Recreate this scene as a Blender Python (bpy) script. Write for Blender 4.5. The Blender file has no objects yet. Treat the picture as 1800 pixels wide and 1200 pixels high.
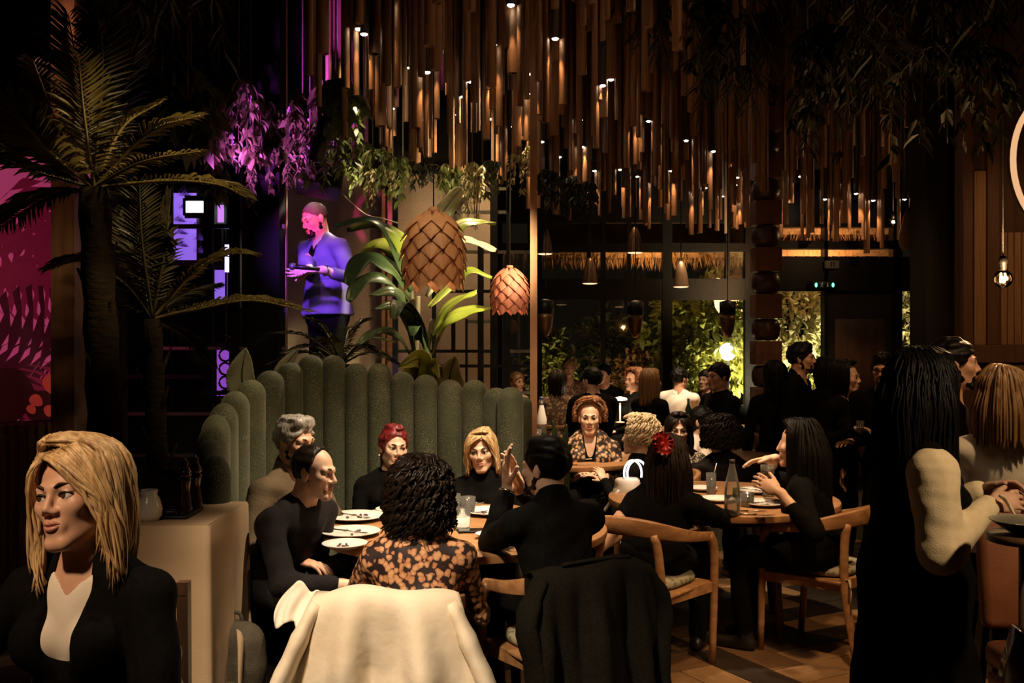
import bpy, bmesh, math, random
import numpy as np
from mathutils import Vector, Matrix

# ---------------------------------------------------------------- camera, world, exposure, room lights
SC = bpy.context.scene
COL = SC.collection
CAMZ, FPX = 1.65, 1750.0          # eye height and focal length in pixels of the 1800 x 1200 frame (35 mm lens)
def W(px, py, d):                  # a point seen at pixel (px, py), d metres into the room
    return Vector(((px - 900) / FPX * d, d, CAMZ - (py - 600) / FPX * d))
cam_d = bpy.data.cameras.new('camera'); cam = bpy.data.objects.new('camera', cam_d); COL.objects.link(cam)
cam.location = (0, 0, CAMZ); cam.rotation_euler = (math.radians(90), 0, 0)
cam_d.lens = 35.0; cam_d.sensor_width = 36.0; cam_d.clip_end = 200
SC.camera = cam
wd = bpy.data.worlds.new('night'); SC.world = wd; wd.use_nodes = True
wd.node_tree.nodes['Background'].inputs[0].default_value = (1.0, 0.72, 0.45, 1)
wd.node_tree.nodes['Background'].inputs[1].default_value = 0.006
SC.view_settings.view_transform = 'Standard'
SC.view_settings.look = 'None'
SC.view_settings.exposure = 0.0
SC.view_settings.gamma = 1.0
SC.view_settings.use_curve_mapping = False
SC.cycles.max_bounces = 5; SC.cycles.diffuse_bounces = 3; SC.cycles.glossy_bounces = 3
SC.cycles.transmission_bounces = 5; SC.cycles.transparent_max_bounces = 12
SC.cycles.caustics_reflective = False; SC.cycles.caustics_refractive = False
SC.cycles.sample_clamp_indirect = 3.0
SC.cycles.use_denoising = True

def spot(name, loc, tgt, watt, col=(1, .74, .46), cone=50, blend=.6, r=.05):
    l = bpy.data.lights.new(name, 'SPOT'); l.energy = watt; l.color = col
    l.spot_size = math.radians(cone); l.spot_blend = blend; l.shadow_soft_size = r
    o = bpy.data.objects.new(name, l); COL.objects.link(o); o.location = loc
    v = Vector(tgt) - Vector(loc)
    o.rotation_euler = v.to_track_quat('-Z', 'Y').to_euler()
    return o
def point(name, loc, watt, col=(1, .74, .46), r=.05):
    l = bpy.data.lights.new(name, 'POINT'); l.energy = watt; l.color = col; l.shadow_soft_size = r
    o = bpy.data.objects.new(name, l); COL.objects.link(o); o.location = loc
    return o
WARM = (1, .70, .40)
# lamps of the room: narrow ceiling spots over the tables, stage lights, garden floodlights, plus two added spots without fixtures
spot('table_spot', (.25, 4.45, 3.4), (-.38, 5.0, .85), 620, (1, .77, .53), 52, .7, .06)
spot('table_spot', (-.25, 4.9, 3.4), (-.25, 4.9, .75), 300, (1, .77, .53), 34, .8, .06)
spot('table_spot', (1.15, 5.5, 3.4), (1.2, 5.85, .75), 420, (1, .74, .48), 42, .7, .06)
spot('table_spot', (.75, 6.6, 3.3), (.65, 7.4, .9), 420, (1, .74, .48), 56, .7, .06)
spot('table_spot', (1.9, 10.4, 3.2), (2.0, 11.0, .85), 420, (1, .77, .53), 46, .7, .06)
spot('table_spot', (.5, 10.6, 3.2), (.6, 11.2, .75), 150, (1, .66, .38), 50, .7, .06)
spot('front_spot', (-.9, 2.0, 3.3), (-.40, 3.45, .6), 480, (1, .77, .53), 40, .7, .08)
spot('front_spot', (-1.6, .9, 2.9), (-1.05, 2.35, 1.2), 175, (1, .68, .42), 44, .7, .10)
spot('hair_spot', (.0, 2.9, 3.3), (-.95, 2.4, 1.3), 90, (1, .77, .53), 26, .7, .06)
spot('aisle_spot', (2.5, 1.6, 3.1), (1.55, 3.2, .95), 230, (1, .72, .44), 36, .7, .08)
spot('aisle_spot', (1.3, 3.6, 3.4), (1.2, 5.0, .3), 260, (1, .60, .30), 40, .7, .08)
spot('banquette_spot', (-.6, 3.8, 3.6), (-.75, 6.0, 1.5), 95, (1, .78, .50), 60, .8, .1)
spot('stage_wash', (-1.60, 5.2, 3.0), (-1.44, 7.3, 2.1), 620, (.36, .10, 1.0), 18, .6, .08)
spot('stage_pink', (-1.75, 5.4, 2.3), (-1.46, 7.35, 2.55), 420, (1, .05, .42), 7.5, .4, .05)
spot('stage_back', (-.9, 8.5, 3.7), (-1.46, 7.35, 2.6), 800, (1, .82, .70), 16, .5, .04)
spot('purple_leaves', (-1.9, 6.1, 2.4), (-1.55, 6.9, 3.2), 420, (.60, .08, 1.0), 50, .6, .05)
spot('purple_leaves', (-1.75, 7.2, 3.9), (-1.62, 6.95, 3.1), 160, (.75, .25, 1.0), 50, .6, .03)
spot('plant_spot', (.15, 7.5, 3.9), (-.55, 6.7, 2.25), 700, (1, .78, .46), 44, .6, .06)
spot('lamp_spot', (-.1, 4.6, 3.7), (-.4, 5.8, 2.1), 90, (1, .66, .36), 30, .6, .06)
spot('wall_spot', (-.4, 7.9, 3.7), (-.5, 8.8, 2.0), 130, (1, .72, .42), 76, .7, .1)
spot('palm_spot', (-.3, 3.4, 3.4), (-1.75, 4.3, 2.25), 300, (1, .70, .36), 30, .7, .1)
spot('palm_spot', (-.5, 3.6, 3.0), (-1.25, 4.65, 1.85), 130, (1, .70, .36), 24, .7, .1)
spot('dado_spot', (-2.2, 4.9, 3.6), (-2.9, 5.8, .9), 60, (1, .45, .25), 50, .8, .1)
spot('right_wall_spot', (3.0, 5.2, 3.2), (3.5, 6.6, 2.0), 22, (1, .58, .28), 60, .8, .1)
spot('group_spot', (2.4, 6.4, 3.4), (2.4, 7.6, 1.4), 70, (1, .58, .30), 60, .8, .1)
spot('garden_flood', (3.6, 14.6, .4), (3.2, 15.9, 1.8), 1300, (1, .86, .50), 90, .6, .2)
spot('garden_flood', (1.0, 14.4, .4), (1.0, 15.6, 1.4), 160, (1, .82, .46), 90, .6, .2)
spot('garden_flood', (3.6, 12.2, .4), (3.8, 13.2, 1.9), 1000, (1, .88, .58), 90, .6, .2)
spot('garden_flood', (5.0, 12.2, .4), (5.15, 13.0, 1.9), 400, (1, .88, .58), 90, .6, .2)
spot('thatch_strip', (2.0, 13.85, 2.2), (2.0, 14.3, 2.9), 130, (1, .55, .24), 150, .5, .3)
spot('thatch_strip', (3.5, 11.3, 2.3), (3.5, 11.6, 2.7), 90, (1, .55, .24), 150, .5, .3)
spot('added_leaf_spot', (.75, 5.3, 3.02), (-.32, 6.5, 2.1), 800, (1, .84, .50), 32, .6, .05)  # added in free air, no fixture, to brighten the banana leaves
spot('vine_spot', (-.35, 6.9, 2.2), (-.65, 7.6, 2.85), 70, (1, .76, .42), 46, .6, .05)
spot('vine_spot', (-1.0, 6.7, 3.9), (-1.22, 7.2, 2.85), 150, (1, .80, .48), 50, .6, .05)
spot('aisle_spot', (2.6, 3.1, 3.2), (2.05, 4.15, 1.4), 120, (1, .64, .33), 34, .7, .06)
spot('added_post_spot', (.50, 5.2, 3.0), (.14, 6.55, 1.7), 55, (1, .74, .46), 34, .7, .05)  # added without a fixture to brighten the copper post


# ---------------------------------------------------------------- materials
MATS = {}
def mat(name, col=(.5, .5, .5), rough=.6, metal=0.0, col2=None, scale=8.0, stretch=(1, 1, 1), bump=0.0, bscale=None,
        emit=None, es=0.0, trans=0.0, sss=0.0, sheen=0.0, spec=.5, kind='noise', detail=4.0, lo=.35, hi=.65, coat=0.0, thin=None):
    if name in MATS: return MATS[name]
    m = bpy.data.materials.new(name); m.use_nodes = True; MATS[name] = m
    nt = m.node_tree; N = nt.nodes; Lk = nt.links; b = N['Principled BSDF']
    b.inputs['Base Color'].default_value = (*col, 1); b.inputs['Roughness'].default_value = rough
    b.inputs['Metallic'].default_value = metal; b.inputs['Specular IOR Level'].default_value = spec
    if trans: b.inputs['Transmission Weight'].default_value = trans
    if sss:
        b.inputs['Subsurface Weight'].default_value = sss; b.inputs['Subsurface Radius'].default_value = (.012, .005, .003)
        b.inputs['Subsurface Scale'].default_value = .6
    if sheen: b.inputs['Sheen Weight'].default_value = sheen; b.inputs['Sheen Roughness'].default_value = .4
    if coat: b.inputs['Coat Weight'].default_value = coat
    if emit: b.inputs['Emission Color'].default_value = (*emit, 1); b.inputs['Emission Strength'].default_value = es
    if col2 or bump:
        tc = N.new('ShaderNodeTexCoord'); mp = N.new('ShaderNodeMapping'); mp.inputs['Scale'].default_value = stretch
        Lk.new(tc.outputs['Object'], mp.inputs[0])
    if col2:
        if kind == 'noise':
            t = N.new('ShaderNodeTexNoise'); t.inputs['Scale'].default_value = scale; t.inputs['Detail'].default_value = detail; fac = t.outputs['Fac']
        elif kind == 'voronoi':
            t = N.new('ShaderNodeTexVoronoi'); t.inputs['Scale'].default_value = scale; fac = t.outputs['Distance']
        elif kind == 'wave':
            t = N.new('ShaderNodeTexWave'); t.inputs['Scale'].default_value = scale; t.inputs['Distortion'].default_value = 3.0
            t.inputs['Detail'].default_value = detail; fac = t.outputs['Fac']
        Lk.new(mp.outputs[0], t.inputs['Vector'])
        r = N.new('ShaderNodeValToRGB'); r.color_ramp.elements[0].position = lo; r.color_ramp.elements[1].position = hi
        r.color_ramp.elements[0].color = (*col, 1); r.color_ramp.elements[1].color = (*col2, 1)
        Lk.new(fac, r.inputs[0]); Lk.new(r.outputs[0], b.inputs['Base Color'])
    if bump:
        t2 = N.new('ShaderNodeTexNoise'); t2.inputs['Scale'].default_value = bscale or scale; t2.inputs['Detail'].default_value = 5
        Lk.new(mp.outputs[0], t2.inputs['Vector'])
        bp = N.new('ShaderNodeBump'); bp.inputs['Strength'].default_value = bump; bp.inputs['Distance'].default_value = .02
        Lk.new(t2.outputs['Fac'], bp.inputs['Height']); Lk.new(bp.outputs[0], b.inputs['Normal'])
    return m
def glass_mat(name, tint=(1, 1, 1), gloss=.12, rough=.02, milk=0.0):   # thin pane: mostly clear, some mirror
    if name in MATS: return MATS[name]
    m = bpy.data.materials.new(name); m.use_nodes = True; MATS[name] = m
    nt = m.node_tree; N = nt.nodes; Lk = nt.links; N.remove(N['Principled BSDF'])
    a = N.new('ShaderNodeBsdfTransparent'); a.inputs[0].default_value = (*tint, 1)
    g = N.new('ShaderNodeBsdfGlossy'); g.inputs['Roughness'].default_value = rough
    fr = N.new('ShaderNodeFresnel'); fr.inputs[0].default_value = 1.45
    ad = N.new('ShaderNodeMath'); ad.operation = 'ADD'; ad.inputs[1].default_value = gloss - .04; ad.use_clamp = True
    mx = N.new('ShaderNodeMixShader'); Lk.new(fr.outputs[0], ad.inputs[0]); Lk.new(ad.outputs[0], mx.inputs[0])
    Lk.new(a.outputs[0], mx.inputs[1]); Lk.new(g.outputs[0], mx.inputs[2]); out = mx
    if milk:                                                     # pale diffuse share stands in for highlights of spotlit glass
        df = N.new('ShaderNodeBsdfDiffuse'); df.inputs[0].default_value = (.9, .88, .82, 1); tl = N.new('ShaderNodeBsdfTranslucent'); tl.inputs[0].default_value = (.9, .88, .82, 1)
        m1 = N.new('ShaderNodeMixShader'); m1.inputs[0].default_value = .5; Lk.new(df.outputs[0], m1.inputs[1]); Lk.new(tl.outputs[0], m1.inputs[2])
        m2 = N.new('ShaderNodeMixShader'); m2.inputs[0].default_value = milk; Lk.new(mx.outputs[0], m2.inputs[1]); Lk.new(m1.outputs[0], m2.inputs[2]); out = m2
    Lk.new(out.outputs[0], N['Material Output'].inputs[0])
    return m
def leaf_mat(name, col, col2, scale=6, rough=.45, tl=.35):     # leaves let some light through
    if name in MATS: return MATS[name]
    m = mat(name, col, rough, col2=col2, scale=scale)
    nt = m.node_tree; N = nt.nodes; Lk = nt.links; b = N['Principled BSDF']
    tr = N.new('ShaderNodeBsdfTranslucent'); mx = N.new('ShaderNodeMixShader'); mx.inputs[0].default_value = tl
    src = [l.from_socket for l in nt.links if l.to_socket == b.inputs['Base Color']][0]
    Lk.new(src, tr.inputs[0]); Lk.new(b.outputs[0], mx.inputs[1]); Lk.new(tr.outputs[0], mx.inputs[2])
    Lk.new(mx.outputs[0], N['Material Output'].inputs[0])
    return m
def spotted(name, base, spot1, spot2, scale=45, thr=.32, rough=.7):   # printed cloth: blotches on a ground
    if name in MATS: return MATS[name]
    m = mat(name, base, rough); nt = m.node_tree; N = nt.nodes; Lk = nt.links; b = N['Principled BSDF']
    tc = N.new('ShaderNodeTexCoord'); nz = N.new('ShaderNodeTexNoise'); nz.inputs['Scale'].default_value = scale * .8
    mxv = N.new('ShaderNodeMix'); mxv.data_type = 'VECTOR'; mxv.inputs[0].default_value = .026
    Lk.new(tc.outputs['Object'], nz.inputs['Vector']); Lk.new(tc.outputs['Object'], mxv.inputs[4]); Lk.new(nz.outputs['Color'], mxv.inputs[5])
    v = N.new('ShaderNodeTexVoronoi'); v.inputs['Scale'].default_value = scale; Lk.new(mxv.outputs[1], v.inputs['Vector'])
    r = N.new('ShaderNodeValToRGB'); e = r.color_ramp.elements
    e[0].position = thr * .45; e[0].color = (*spot2, 1); e[1].position = thr + .06; e[1].color = (*base, 1)
    q = r.color_ramp.elements.new(thr); q.color = (*spot1, 1)
    Lk.new(v.outputs['Distance'], r.inputs[0]); Lk.new(r.outputs[0], b.inputs['Base Color'])
    return m

# ---------------------------------------------------------------- objects
ORG = {}
def tag(o, label=None, cat=None, group=None, kind=None):
    if label: o['label'] = label
    if cat: o['category'] = cat
    if group: o['group'] = group
    if kind: o['kind'] = kind
    return o
def thing(name, loc, label, cat, group=None, kind=None):
    o = bpy.data.objects.new(name, None); COL.objects.link(o); o.location = loc; o.empty_display_size = .1
    ORG[o.name] = Vector(loc)
    return tag(o, label, cat, group, kind)
def link_mesh(name, me, mats, parent=None, org=None, smooth=True):
    """me holds world coordinates; the object gets its origin at org (or its parent's, or its own base)"""
    if not isinstance(mats, (list, tuple)): mats = [mats]
    for m in mats: me.materials.append(m)
    if parent is not None: org = ORG[parent.name]
    n = len(me.vertices); co = np.empty(n * 3, np.float32); me.vertices.foreach_get('co', co); co = co.reshape(-1, 3)
    if org is None and n: org = Vector(((co[:, 0].min() + co[:, 0].max()) / 2, (co[:, 1].min() + co[:, 1].max()) / 2, co[:, 2].min()))
    co = co - np.array(org, np.float32)
    me.vertices.foreach_set('co', co.ravel().astype(np.float32))
    if smooth is not None:
        me.polygons.foreach_set('use_smooth', np.full(len(me.polygons), bool(smooth)))
    me.update()
    o = bpy.data.objects.new(name, me); COL.objects.link(o)
    ORG[o.name] = Vector(org)
    if parent is not None: o.parent = parent
    else: o.location = org
    return o
def copy_tree(o, parent=None, loc=None, rz=None):
    c = o.copy(); COL.objects.link(c); c.parent = parent
    if loc is not None: c.location = loc
    if rz is not None: c.rotation_euler = (c.rotation_euler[0], c.rotation_euler[1], rz)
    for ch in list(o.children): copy_tree(ch, c)
    return c
def V3(*a): return np.array(a, float)
def nrm(v):
    v = np.array(v, float); return v / (np.linalg.norm(v) + 1e-12)

class MB:
    """collects simple shapes; build() makes them ONE mesh object"""
    def __init__(s): s.v = []; s.f = []; s.m = []; s.n = 0
    def add(s, verts, faces, m=0):
        verts = np.asarray(verts, float).reshape(-1, 3)
        s.v.append(verts); s.f += [tuple(i + s.n for i in f) for f in faces]; s.m += [m] * len(faces); s.n += len(verts)
        return s
    def box(s, c, size, rz=0, R=None, m=0, bev=0):
        c = np.array(c, float); h = np.array(size, float) / 2
        if bev:
            bm = bmesh.new(); bmesh.ops.create_cube(bm, size=1)
            for v in bm.verts: v.co = Vector((v.co.x * size[0], v.co.y * size[1], v.co.z * size[2]))
            bmesh.ops.bevel(bm, geom=bm.edges[:], offset=bev, segments=2, affect='EDGES', profile=.5)
            bm.verts.ensure_lookup_table(); p = np.array([v.co[:] for v in bm.verts]); fs = [tuple(v.index for v in f.verts) for f in bm.faces]; bm.free()
        else:
            p = np.array([(x, y, z) for x in (-1, 1) for y in (-1, 1) for z in (-1, 1)], float) * h
            fs = [(0, 1, 3, 2), (4, 6, 7, 5), (0, 4, 5, 1), (2, 3, 7, 6), (0, 2, 6, 4), (1, 5, 7, 3)]
        if R is None: R = rotz(rz)
        return s.add(p @ np.asarray(R).T + c, fs, m)
    def bar(s, a, b, w, t=None, m=0, up=(0, 0, 1)):      # rectangular bar from a to b
        a = np.array(a, float); b = np.array(b, float); d = nrm(b - a); u = np.array(up, float)
        if abs(d @ u) > .98: u = np.array((0., 1, 0))
        x = nrm(np.cross(d, u)); y = np.cross(x, d); t = t or w
        p = [q + sx * x * w / 2 + sy * y * t / 2 for q in (a, b) for sx, sy in ((-1, -1), (1, -1), (1, 1), (-1, 1))]
        return s.add(p, [(3, 2, 1, 0), (4, 5, 6, 7), (0, 1, 5, 4), (1, 2, 6, 5), (2, 3, 7, 6), (3, 0, 4, 7)], m)
    def tube(s, pts, r, sides=8, m=0, cap=True, flat=None, up=(.31, .17, .93)):
        """swept round (or flattened: flat=(w,t) factors) section along pts"""
        P = np.asarray(pts, float); n = len(P); r = np.broadcast_to(np.asarray(r, float), (n,))
        T = np.gradient(P, axis=0); T /= np.linalg.norm(T, axis=1)[:, None] + 1e-12
        u = np.array(up, float)
        A = np.cross(T, u); A /= np.linalg.norm(A, axis=1)[:, None] + 1e-9; B = np.cross(A, T)
        an = np.arange(sides) / sides * 2 * np.pi + np.pi / sides
        fw, ft = flat or (1, 1)
        V = P[:, None] + r[:, None, None] * (np.cos(an)[None, :, None] * A[:, None] * fw + np.sin(an)[None, :, None] * B[:, None] * ft)
        fs = [(i * sides + j, i * sides + (j + 1) % sides, (i + 1) * sides + (j + 1) % sides, (i + 1) * sides + j) for i in range(n - 1) for j in range(sides)]
        if cap: fs += [tuple(range(sides))[::-1], tuple((n - 1) * sides + j for j in range(sides))]
        return s.add(V.reshape(-1, 3), fs, m)
    def lathe(s, prof, c=(0, 0, 0), sides=20, m=0, R=None, capb=True, capt=True):
        """prof: (r, z) list turned about z through c"""
        an = np.arange(sides) / sides * 2 * np.pi; n = len(prof)
        V = np.array([(r * np.cos(a), r * np.sin(a), z) for r, z in prof for a in an])
        if R is not None: V = V @ np.asarray(R).T
        V = V + np.array(c, float)
        fs = [(i * sides + j, i * sides + (j + 1) % sides, (i + 1) * sides + (j + 1) % sides, (i + 1) * sides + j) for i in range(n - 1) for j in range(sides)]
        if capb and prof[0][0] > 1e-5: fs.append(tuple(range(sides))[::-1])
        if capt and prof[-1][0] > 1e-5: fs.append(tuple((n - 1) * sides + j for j in range(sides)))
        return s.add(V, fs, m)
    def ball(s, c, r, su=12, sv=8, m=0, R=None):
        r = np.broadcast_to(np.asarray(r, float), (3,)); V = [(0, 0, 1)]
        for i in range(1, sv):
            th = np.pi * i / sv
            V += [(np.sin(th) * np.cos(2 * np.pi * j / su), np.sin(th) * np.sin(2 * np.pi * j / su), np.cos(th)) for j in range(su)]
        V.append((0, 0, -1)); V = np.array(V) * r
        if R is not None: V = V @ np.asarray(R).T
        fs = [(0, 1 + j, 1 + (j + 1) % su) for j in range(su)]
        for i in range(sv - 2):
            a = 1 + i * su; fs += [(a + j, a + su + j, a + su + (j + 1) % su, a + (j + 1) % su) for j in range(su)]
        a = 1 + (sv - 2) * su; fs += [(a + j, a + su, a + (j + 1) % su) for j in range(su)]
        return s.add(V + np.array(c, float), fs, m)
    def grid(s, P, m=0, thick=0, n0=None):               # P: (a, b, 3) patch; thick gives it a back
        P = np.asarray(P, float); a, b = P.shape[:2]
        fs = [(i * b + j, (i + 1) * b + j, (i + 1) * b + j + 1, i * b + j + 1) for i in range(a - 1) for j in range(b - 1)]
        if not thick: return s.add(P.reshape(-1, 3), fs, m)
        du = np.gradient(P, axis=0); dv = np.gradient(P, axis=1); nn = np.cross(du, dv); nn /= np.linalg.norm(nn, axis=2)[..., None] + 1e-12
        Q = P - nn * thick; N0 = a * b
        V = np.concatenate([P.reshape(-1, 3), Q.reshape(-1, 3)])
        fs += [tuple(N0 + i for i in f[::-1]) for f in list(fs)]
        rim = [(i, 0) for i in range(a)] + [(a - 1, j) for j in range(1, b)] + [(i, b - 1) for i in range(a - 2, -1, -1)] + [(0, j) for j in range(b - 2, 0, -1)]
        ids = [i * b + j for i, j in rim]
        fs += [(ids[k], N0 + ids[k], N0 + ids[(k + 1) % len(ids)], ids[(k + 1) % len(ids)]) for k in range(len(ids))]
        return s.add(V, fs, m)
    def mesh(s, name='m'):
        me = bpy.data.meshes.new(name); me.from_pydata(np.concatenate(s.v).tolist() if s.v else [], [], s.f)
        me.polygons.foreach_set('material_index', np.array(s.m, np.int32)); return me
    def build(s, name, mats, parent=None, org=None, smooth=True, angle=None):
        me = s.mesh(name); o = link_mesh(name, me, mats, parent, org, smooth)
        if smooth and angle is not None:
            with_sharp(me, angle)
        return o
def with_sharp(me, deg):
    try: me.set_sharp_from_angle(angle=math.radians(deg))
    except Exception: pass
def rotz(a):
    c, s_ = math.cos(a), math.sin(a); return np.array([[c, -s_, 0], [s_, c, 0], [0, 0, 1]])
def euler(x, y, z): return np.array(Matrix.Rotation(z, 3, 'Z') @ Matrix.Rotation(y, 3, 'Y') @ Matrix.Rotation(x, 3, 'X'))
def smooth_path(pts, n=24):
    """Catmull-Rom through pts"""
    P = [np.array(p, float) for p in pts]; P = [2 * P[0] - P[1]] + P + [2 * P[-1] - P[-2]]
    out = []; k = len(P) - 3
    for q in np.linspace(0, k - 1e-6, n):
        i = int(q); t = q - i; a, b, c, d = P[i:i + 4]
        out.append(.5 * ((2 * b) + (c - a) * t + (2 * a - 5 * b + 4 * c - d) * t * t + (3 * b - a - 3 * c + d) * t ** 3))
    return np.array(out)

# ---------------------------------------------------------------- soft bodies: smooth-union distance field -> surface net
class SDF:
    def __init__(s): s.p = []
    def ell(s, c, r, R=None, k=.02, op='u'): s.p.append((op, 'e', np.array(c, float), np.array(r, float), np.eye(3) if R is None else np.array(R, float), k)); return s
    def cap(s, a, b, r0, r1=None, k=.02, op='u'): s.p.append((op, 'c', np.array(a, float), np.array(b, float), (r0, r0 if r1 is None else r1), k)); return s
    def cut(s, pt, n, c=None, rad=None): s.p.append(('cut', np.array(pt, float), nrm(n), c, rad)); return s
    def lid(s, c, r, R, u0, up, k): s.p.append(('u', 'l', np.array(c, float), r, np.array(R, float), u0, up, k)); return s
    def box_of(s, q):
        if q[1] == 'e':
            ext = np.sqrt(((q[4] * q[3]) ** 2).sum(1)); return q[2] - ext, q[2] + ext
        if q[1] == 'l': return q[2] - q[3], q[2] + q[3]
        r = max(q[4]); return np.minimum(q[2], q[3]) - r, np.maximum(q[2], q[3]) + r
    def mesh(s, h, disp=None, name='b'):
        bs = [s.box_of(q) for q in s.p if q[0] == 'u']
        lo = np.min([b[0] for b in bs], 0) - 3 * h - .012; hi = np.max([b[1] for b in bs], 0) + 3 * h + .012
        n = np.ceil((hi - lo) / h).astype(int) + 1
        D = np.full(n, 1.0, np.float32); ax = [lo[i] + h * np.arange(n[i]) for i in range(3)]
        for q in s.p:
            if q[0] == 'cut':
                _, pt, nn, c, rad = q
                if c is not None:
                    i0 = np.maximum(((np.array(c) - rad - lo) / h).astype(int), 0); i1 = np.minimum(((np.array(c) + rad - lo) / h).astype(int) + 1, n)
                else: i0, i1 = np.zeros(3, int), n
                if (i1 <= i0).any(): continue
                X, Y, Z = np.meshgrid(*[ax[i][i0[i]:i1[i]] for i in range(3)], indexing='ij', sparse=True)
                pl = (X - pt[0]) * nn[0] + (Y - pt[1]) * nn[1] + (Z - pt[2]) * nn[2]
                sl = tuple(slice(i0[i], i1[i]) for i in range(3)); D[sl] = np.maximum(D[sl], pl); continue
            k = q[-1]; a, b = s.box_of(q); m = k + 3 * h + .01
            i0 = np.maximum(((a - m - lo) / h).astype(int), 0); i1 = np.minimum(((b + m - lo) / h).astype(int) + 2, n)
            if (i1 <= i0).any(): continue
            X, Y, Z = np.meshgrid(*[ax[i][i0[i]:i1[i]].astype(np.float32) for i in range(3)], indexing='ij')
            sl = tuple(slice(i0[i], i1[i]) for i in range(3))
            if q[1] == 'e':
                c, r, R = q[2], q[3], q[4]; x = X - c[0]; y = Y - c[1]; z = Z - c[2]
                L = [(x * R[0, j] + y * R[1, j] + z * R[2, j]) / r[j] for j in range(3)]
                k0 = np.sqrt(L[0] ** 2 + L[1] ** 2 + L[2] ** 2) + 1e-9
                k1 = np.sqrt((L[0] / r[0]) ** 2 + (L[1] / r[1]) ** 2 + (L[2] / r[2]) ** 2) + 1e-9
                d = k0 * (k0 - 1) / k1
            elif q[1] == 'l':
                c, r, R, u0, up = q[2], q[3], q[4], q[5], q[6]; x = X - c[0]; y = Y - c[1]; z = Z - c[2]
                u = x * R[0, 2] + y * R[1, 2] + z * R[2, 2]
                d = np.maximum(np.sqrt(x * x + y * y + z * z) - r, (u0 - u) * up)
            else:
                A, B, (r0, r1) = q[2], q[3], q[4]; ba = B - A; x = X - A[0]; y = Y - A[1]; z = Z - A[2]
                t = np.clip((x * ba[0] + y * ba[1] + z * ba[2]) / (ba @ ba + 1e-12), 0, 1)
                d = np.sqrt((x - t * ba[0]) ** 2 + (y - t * ba[1]) ** 2 + (z - t * ba[2]) ** 2) - (r0 + (r1 - r0) * t)
            o = D[sl]
            if q[0] == 'u':
                hh = np.clip(.5 + .5 * (d - o) / k, 0, 1); D[sl] = d * (1 - hh) + o * hh - k * hh * (1 - hh)
            else:
                hh = np.clip(.5 - .5 * (d + o) / k, 0, 1); D[sl] = o * (1 - hh) - d * hh + k * hh * (1 - hh)
        if disp is not None:
            near = np.argwhere(np.abs(D) < 4 * h + .01)
            Pn = lo + near * h
            D[near[:, 0], near[:, 1], near[:, 2]] += disp(Pn).astype(np.float32)
        return surface_net(D, lo, h, name)
def surface_net(D, lo, h, name):
    S_ = D < 0
    c = np.zeros(tuple(np.array(D.shape) - 1), np.int8)
    offs = [(i, j, k) for i in (0, 1) for j in (0, 1) for k in (0, 1)]
    nx, ny, nz = c.shape
    for i, j, k in offs: c += S_[i:i + nx, j:j + ny, k:k + nz]
    act = (c > 0) & (c < 8); cells = np.argwhere(act); N0 = len(cells)
    idx = np.full(c.shape, -1, np.int64); idx[act] = np.arange(N0)
    vals = {o: D[cells[:, 0] + o[0], cells[:, 1] + o[1], cells[:, 2] + o[2]] for o in offs}
    pos = np.zeros((N0, 3)); cnt = np.zeros(N0)
    for a in offs:
        for x in range(3):
            if a[x] == 0:
                b = tuple(1 if q == x else a[q] for q in range(3)); va, vb = vals[a], vals[b]
                cr = (va < 0) != (vb < 0); t = np.where(cr, va / (va - vb + 1e-20), 0)
                p = np.tile(np.array(a, float), (N0, 1)); p[:, x] += t
                pos += p * cr[:, None]; cnt += cr
    pos = lo + (cells + pos / cnt[:, None]) * h
    Q = []
    for x in range(3):
        y, z = (x + 1) % 3, (x + 2) % 3
        sl0 = [slice(None)] * 3; sl1 = [slice(None)] * 3; sl0[x] = slice(0, -1); sl1[x] = slice(1, None)
        e = np.argwhere(S_[tuple(sl0)] != S_[tuple(sl1)])
        e = e[(e[:, y] > 0) & (e[:, z] > 0) & (e[:, y] < D.shape[y] - 1) & (e[:, z] < D.shape[z] - 1)]
        ins = S_[e[:, 0], e[:, 1], e[:, 2]]
        def cell(dy, dz):
            q = e.copy(); q[:, y] += dy; q[:, z] += dz; return idx[q[:, 0], q[:, 1], q[:, 2]]
        f = np.stack([cell(-1, -1), cell(0, -1), cell(0, 0), cell(-1, 0)], 1)
        f[~ins] = f[~ins][:, ::-1]; Q.append(f)
    Q = np.concatenate(Q); Q = Q[(Q >= 0).all(1)]
    me = bpy.data.meshes.new(name); me.vertices.add(N0); me.vertices.foreach_set('co', pos.astype(np.float32).ravel())
    nf = len(Q); me.loops.add(nf * 4); me.loops.foreach_set('vertex_index', Q.astype(np.int32).ravel())
    me.polygons.add(nf); me.polygons.foreach_set('loop_start', np.arange(0, nf * 4, 4, dtype=np.int32))
    me.update(calc_edges=True); me.validate()
    return me
# ---------------------------------------------------------------- the room
def T(px, py, z):                                  # the point at height z that is seen at pixel (px, py)
    d = (CAMZ - z) * FPX / (py - 600); return W(px, py, d)
def struct(name, mb, m, smooth=False, parent=None): 
    o = mb.build(name, m, parent, smooth=smooth)
    if parent is None: o['kind'] = 'structure'
    return o
M_DARKWALL = mat('dark_painted_wall', (.012, .010, .008), .9, spec=.15, col2=(.016, .013, .010), scale=3, bump=.1)
M_BLACKMETAL = mat('black_steel', (.012, .011, .010), .38, metal=.6, col2=(.018, .016, .014), scale=20)
M_MATTBLACK = mat('matt_black', (.005, .0045, .004), .9, spec=.1)
M_GREYMETAL = mat('bare_steel', (.30, .27, .22), .35, metal=.85, col2=(.22, .20, .17), scale=20)
M_PLASTER = mat('beige_plaster', (.46, .34, .22), .85, col2=(.33, .235, .15), scale=1.6, detail=8, bump=.25, bscale=30, lo=.4, hi=.62)
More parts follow.
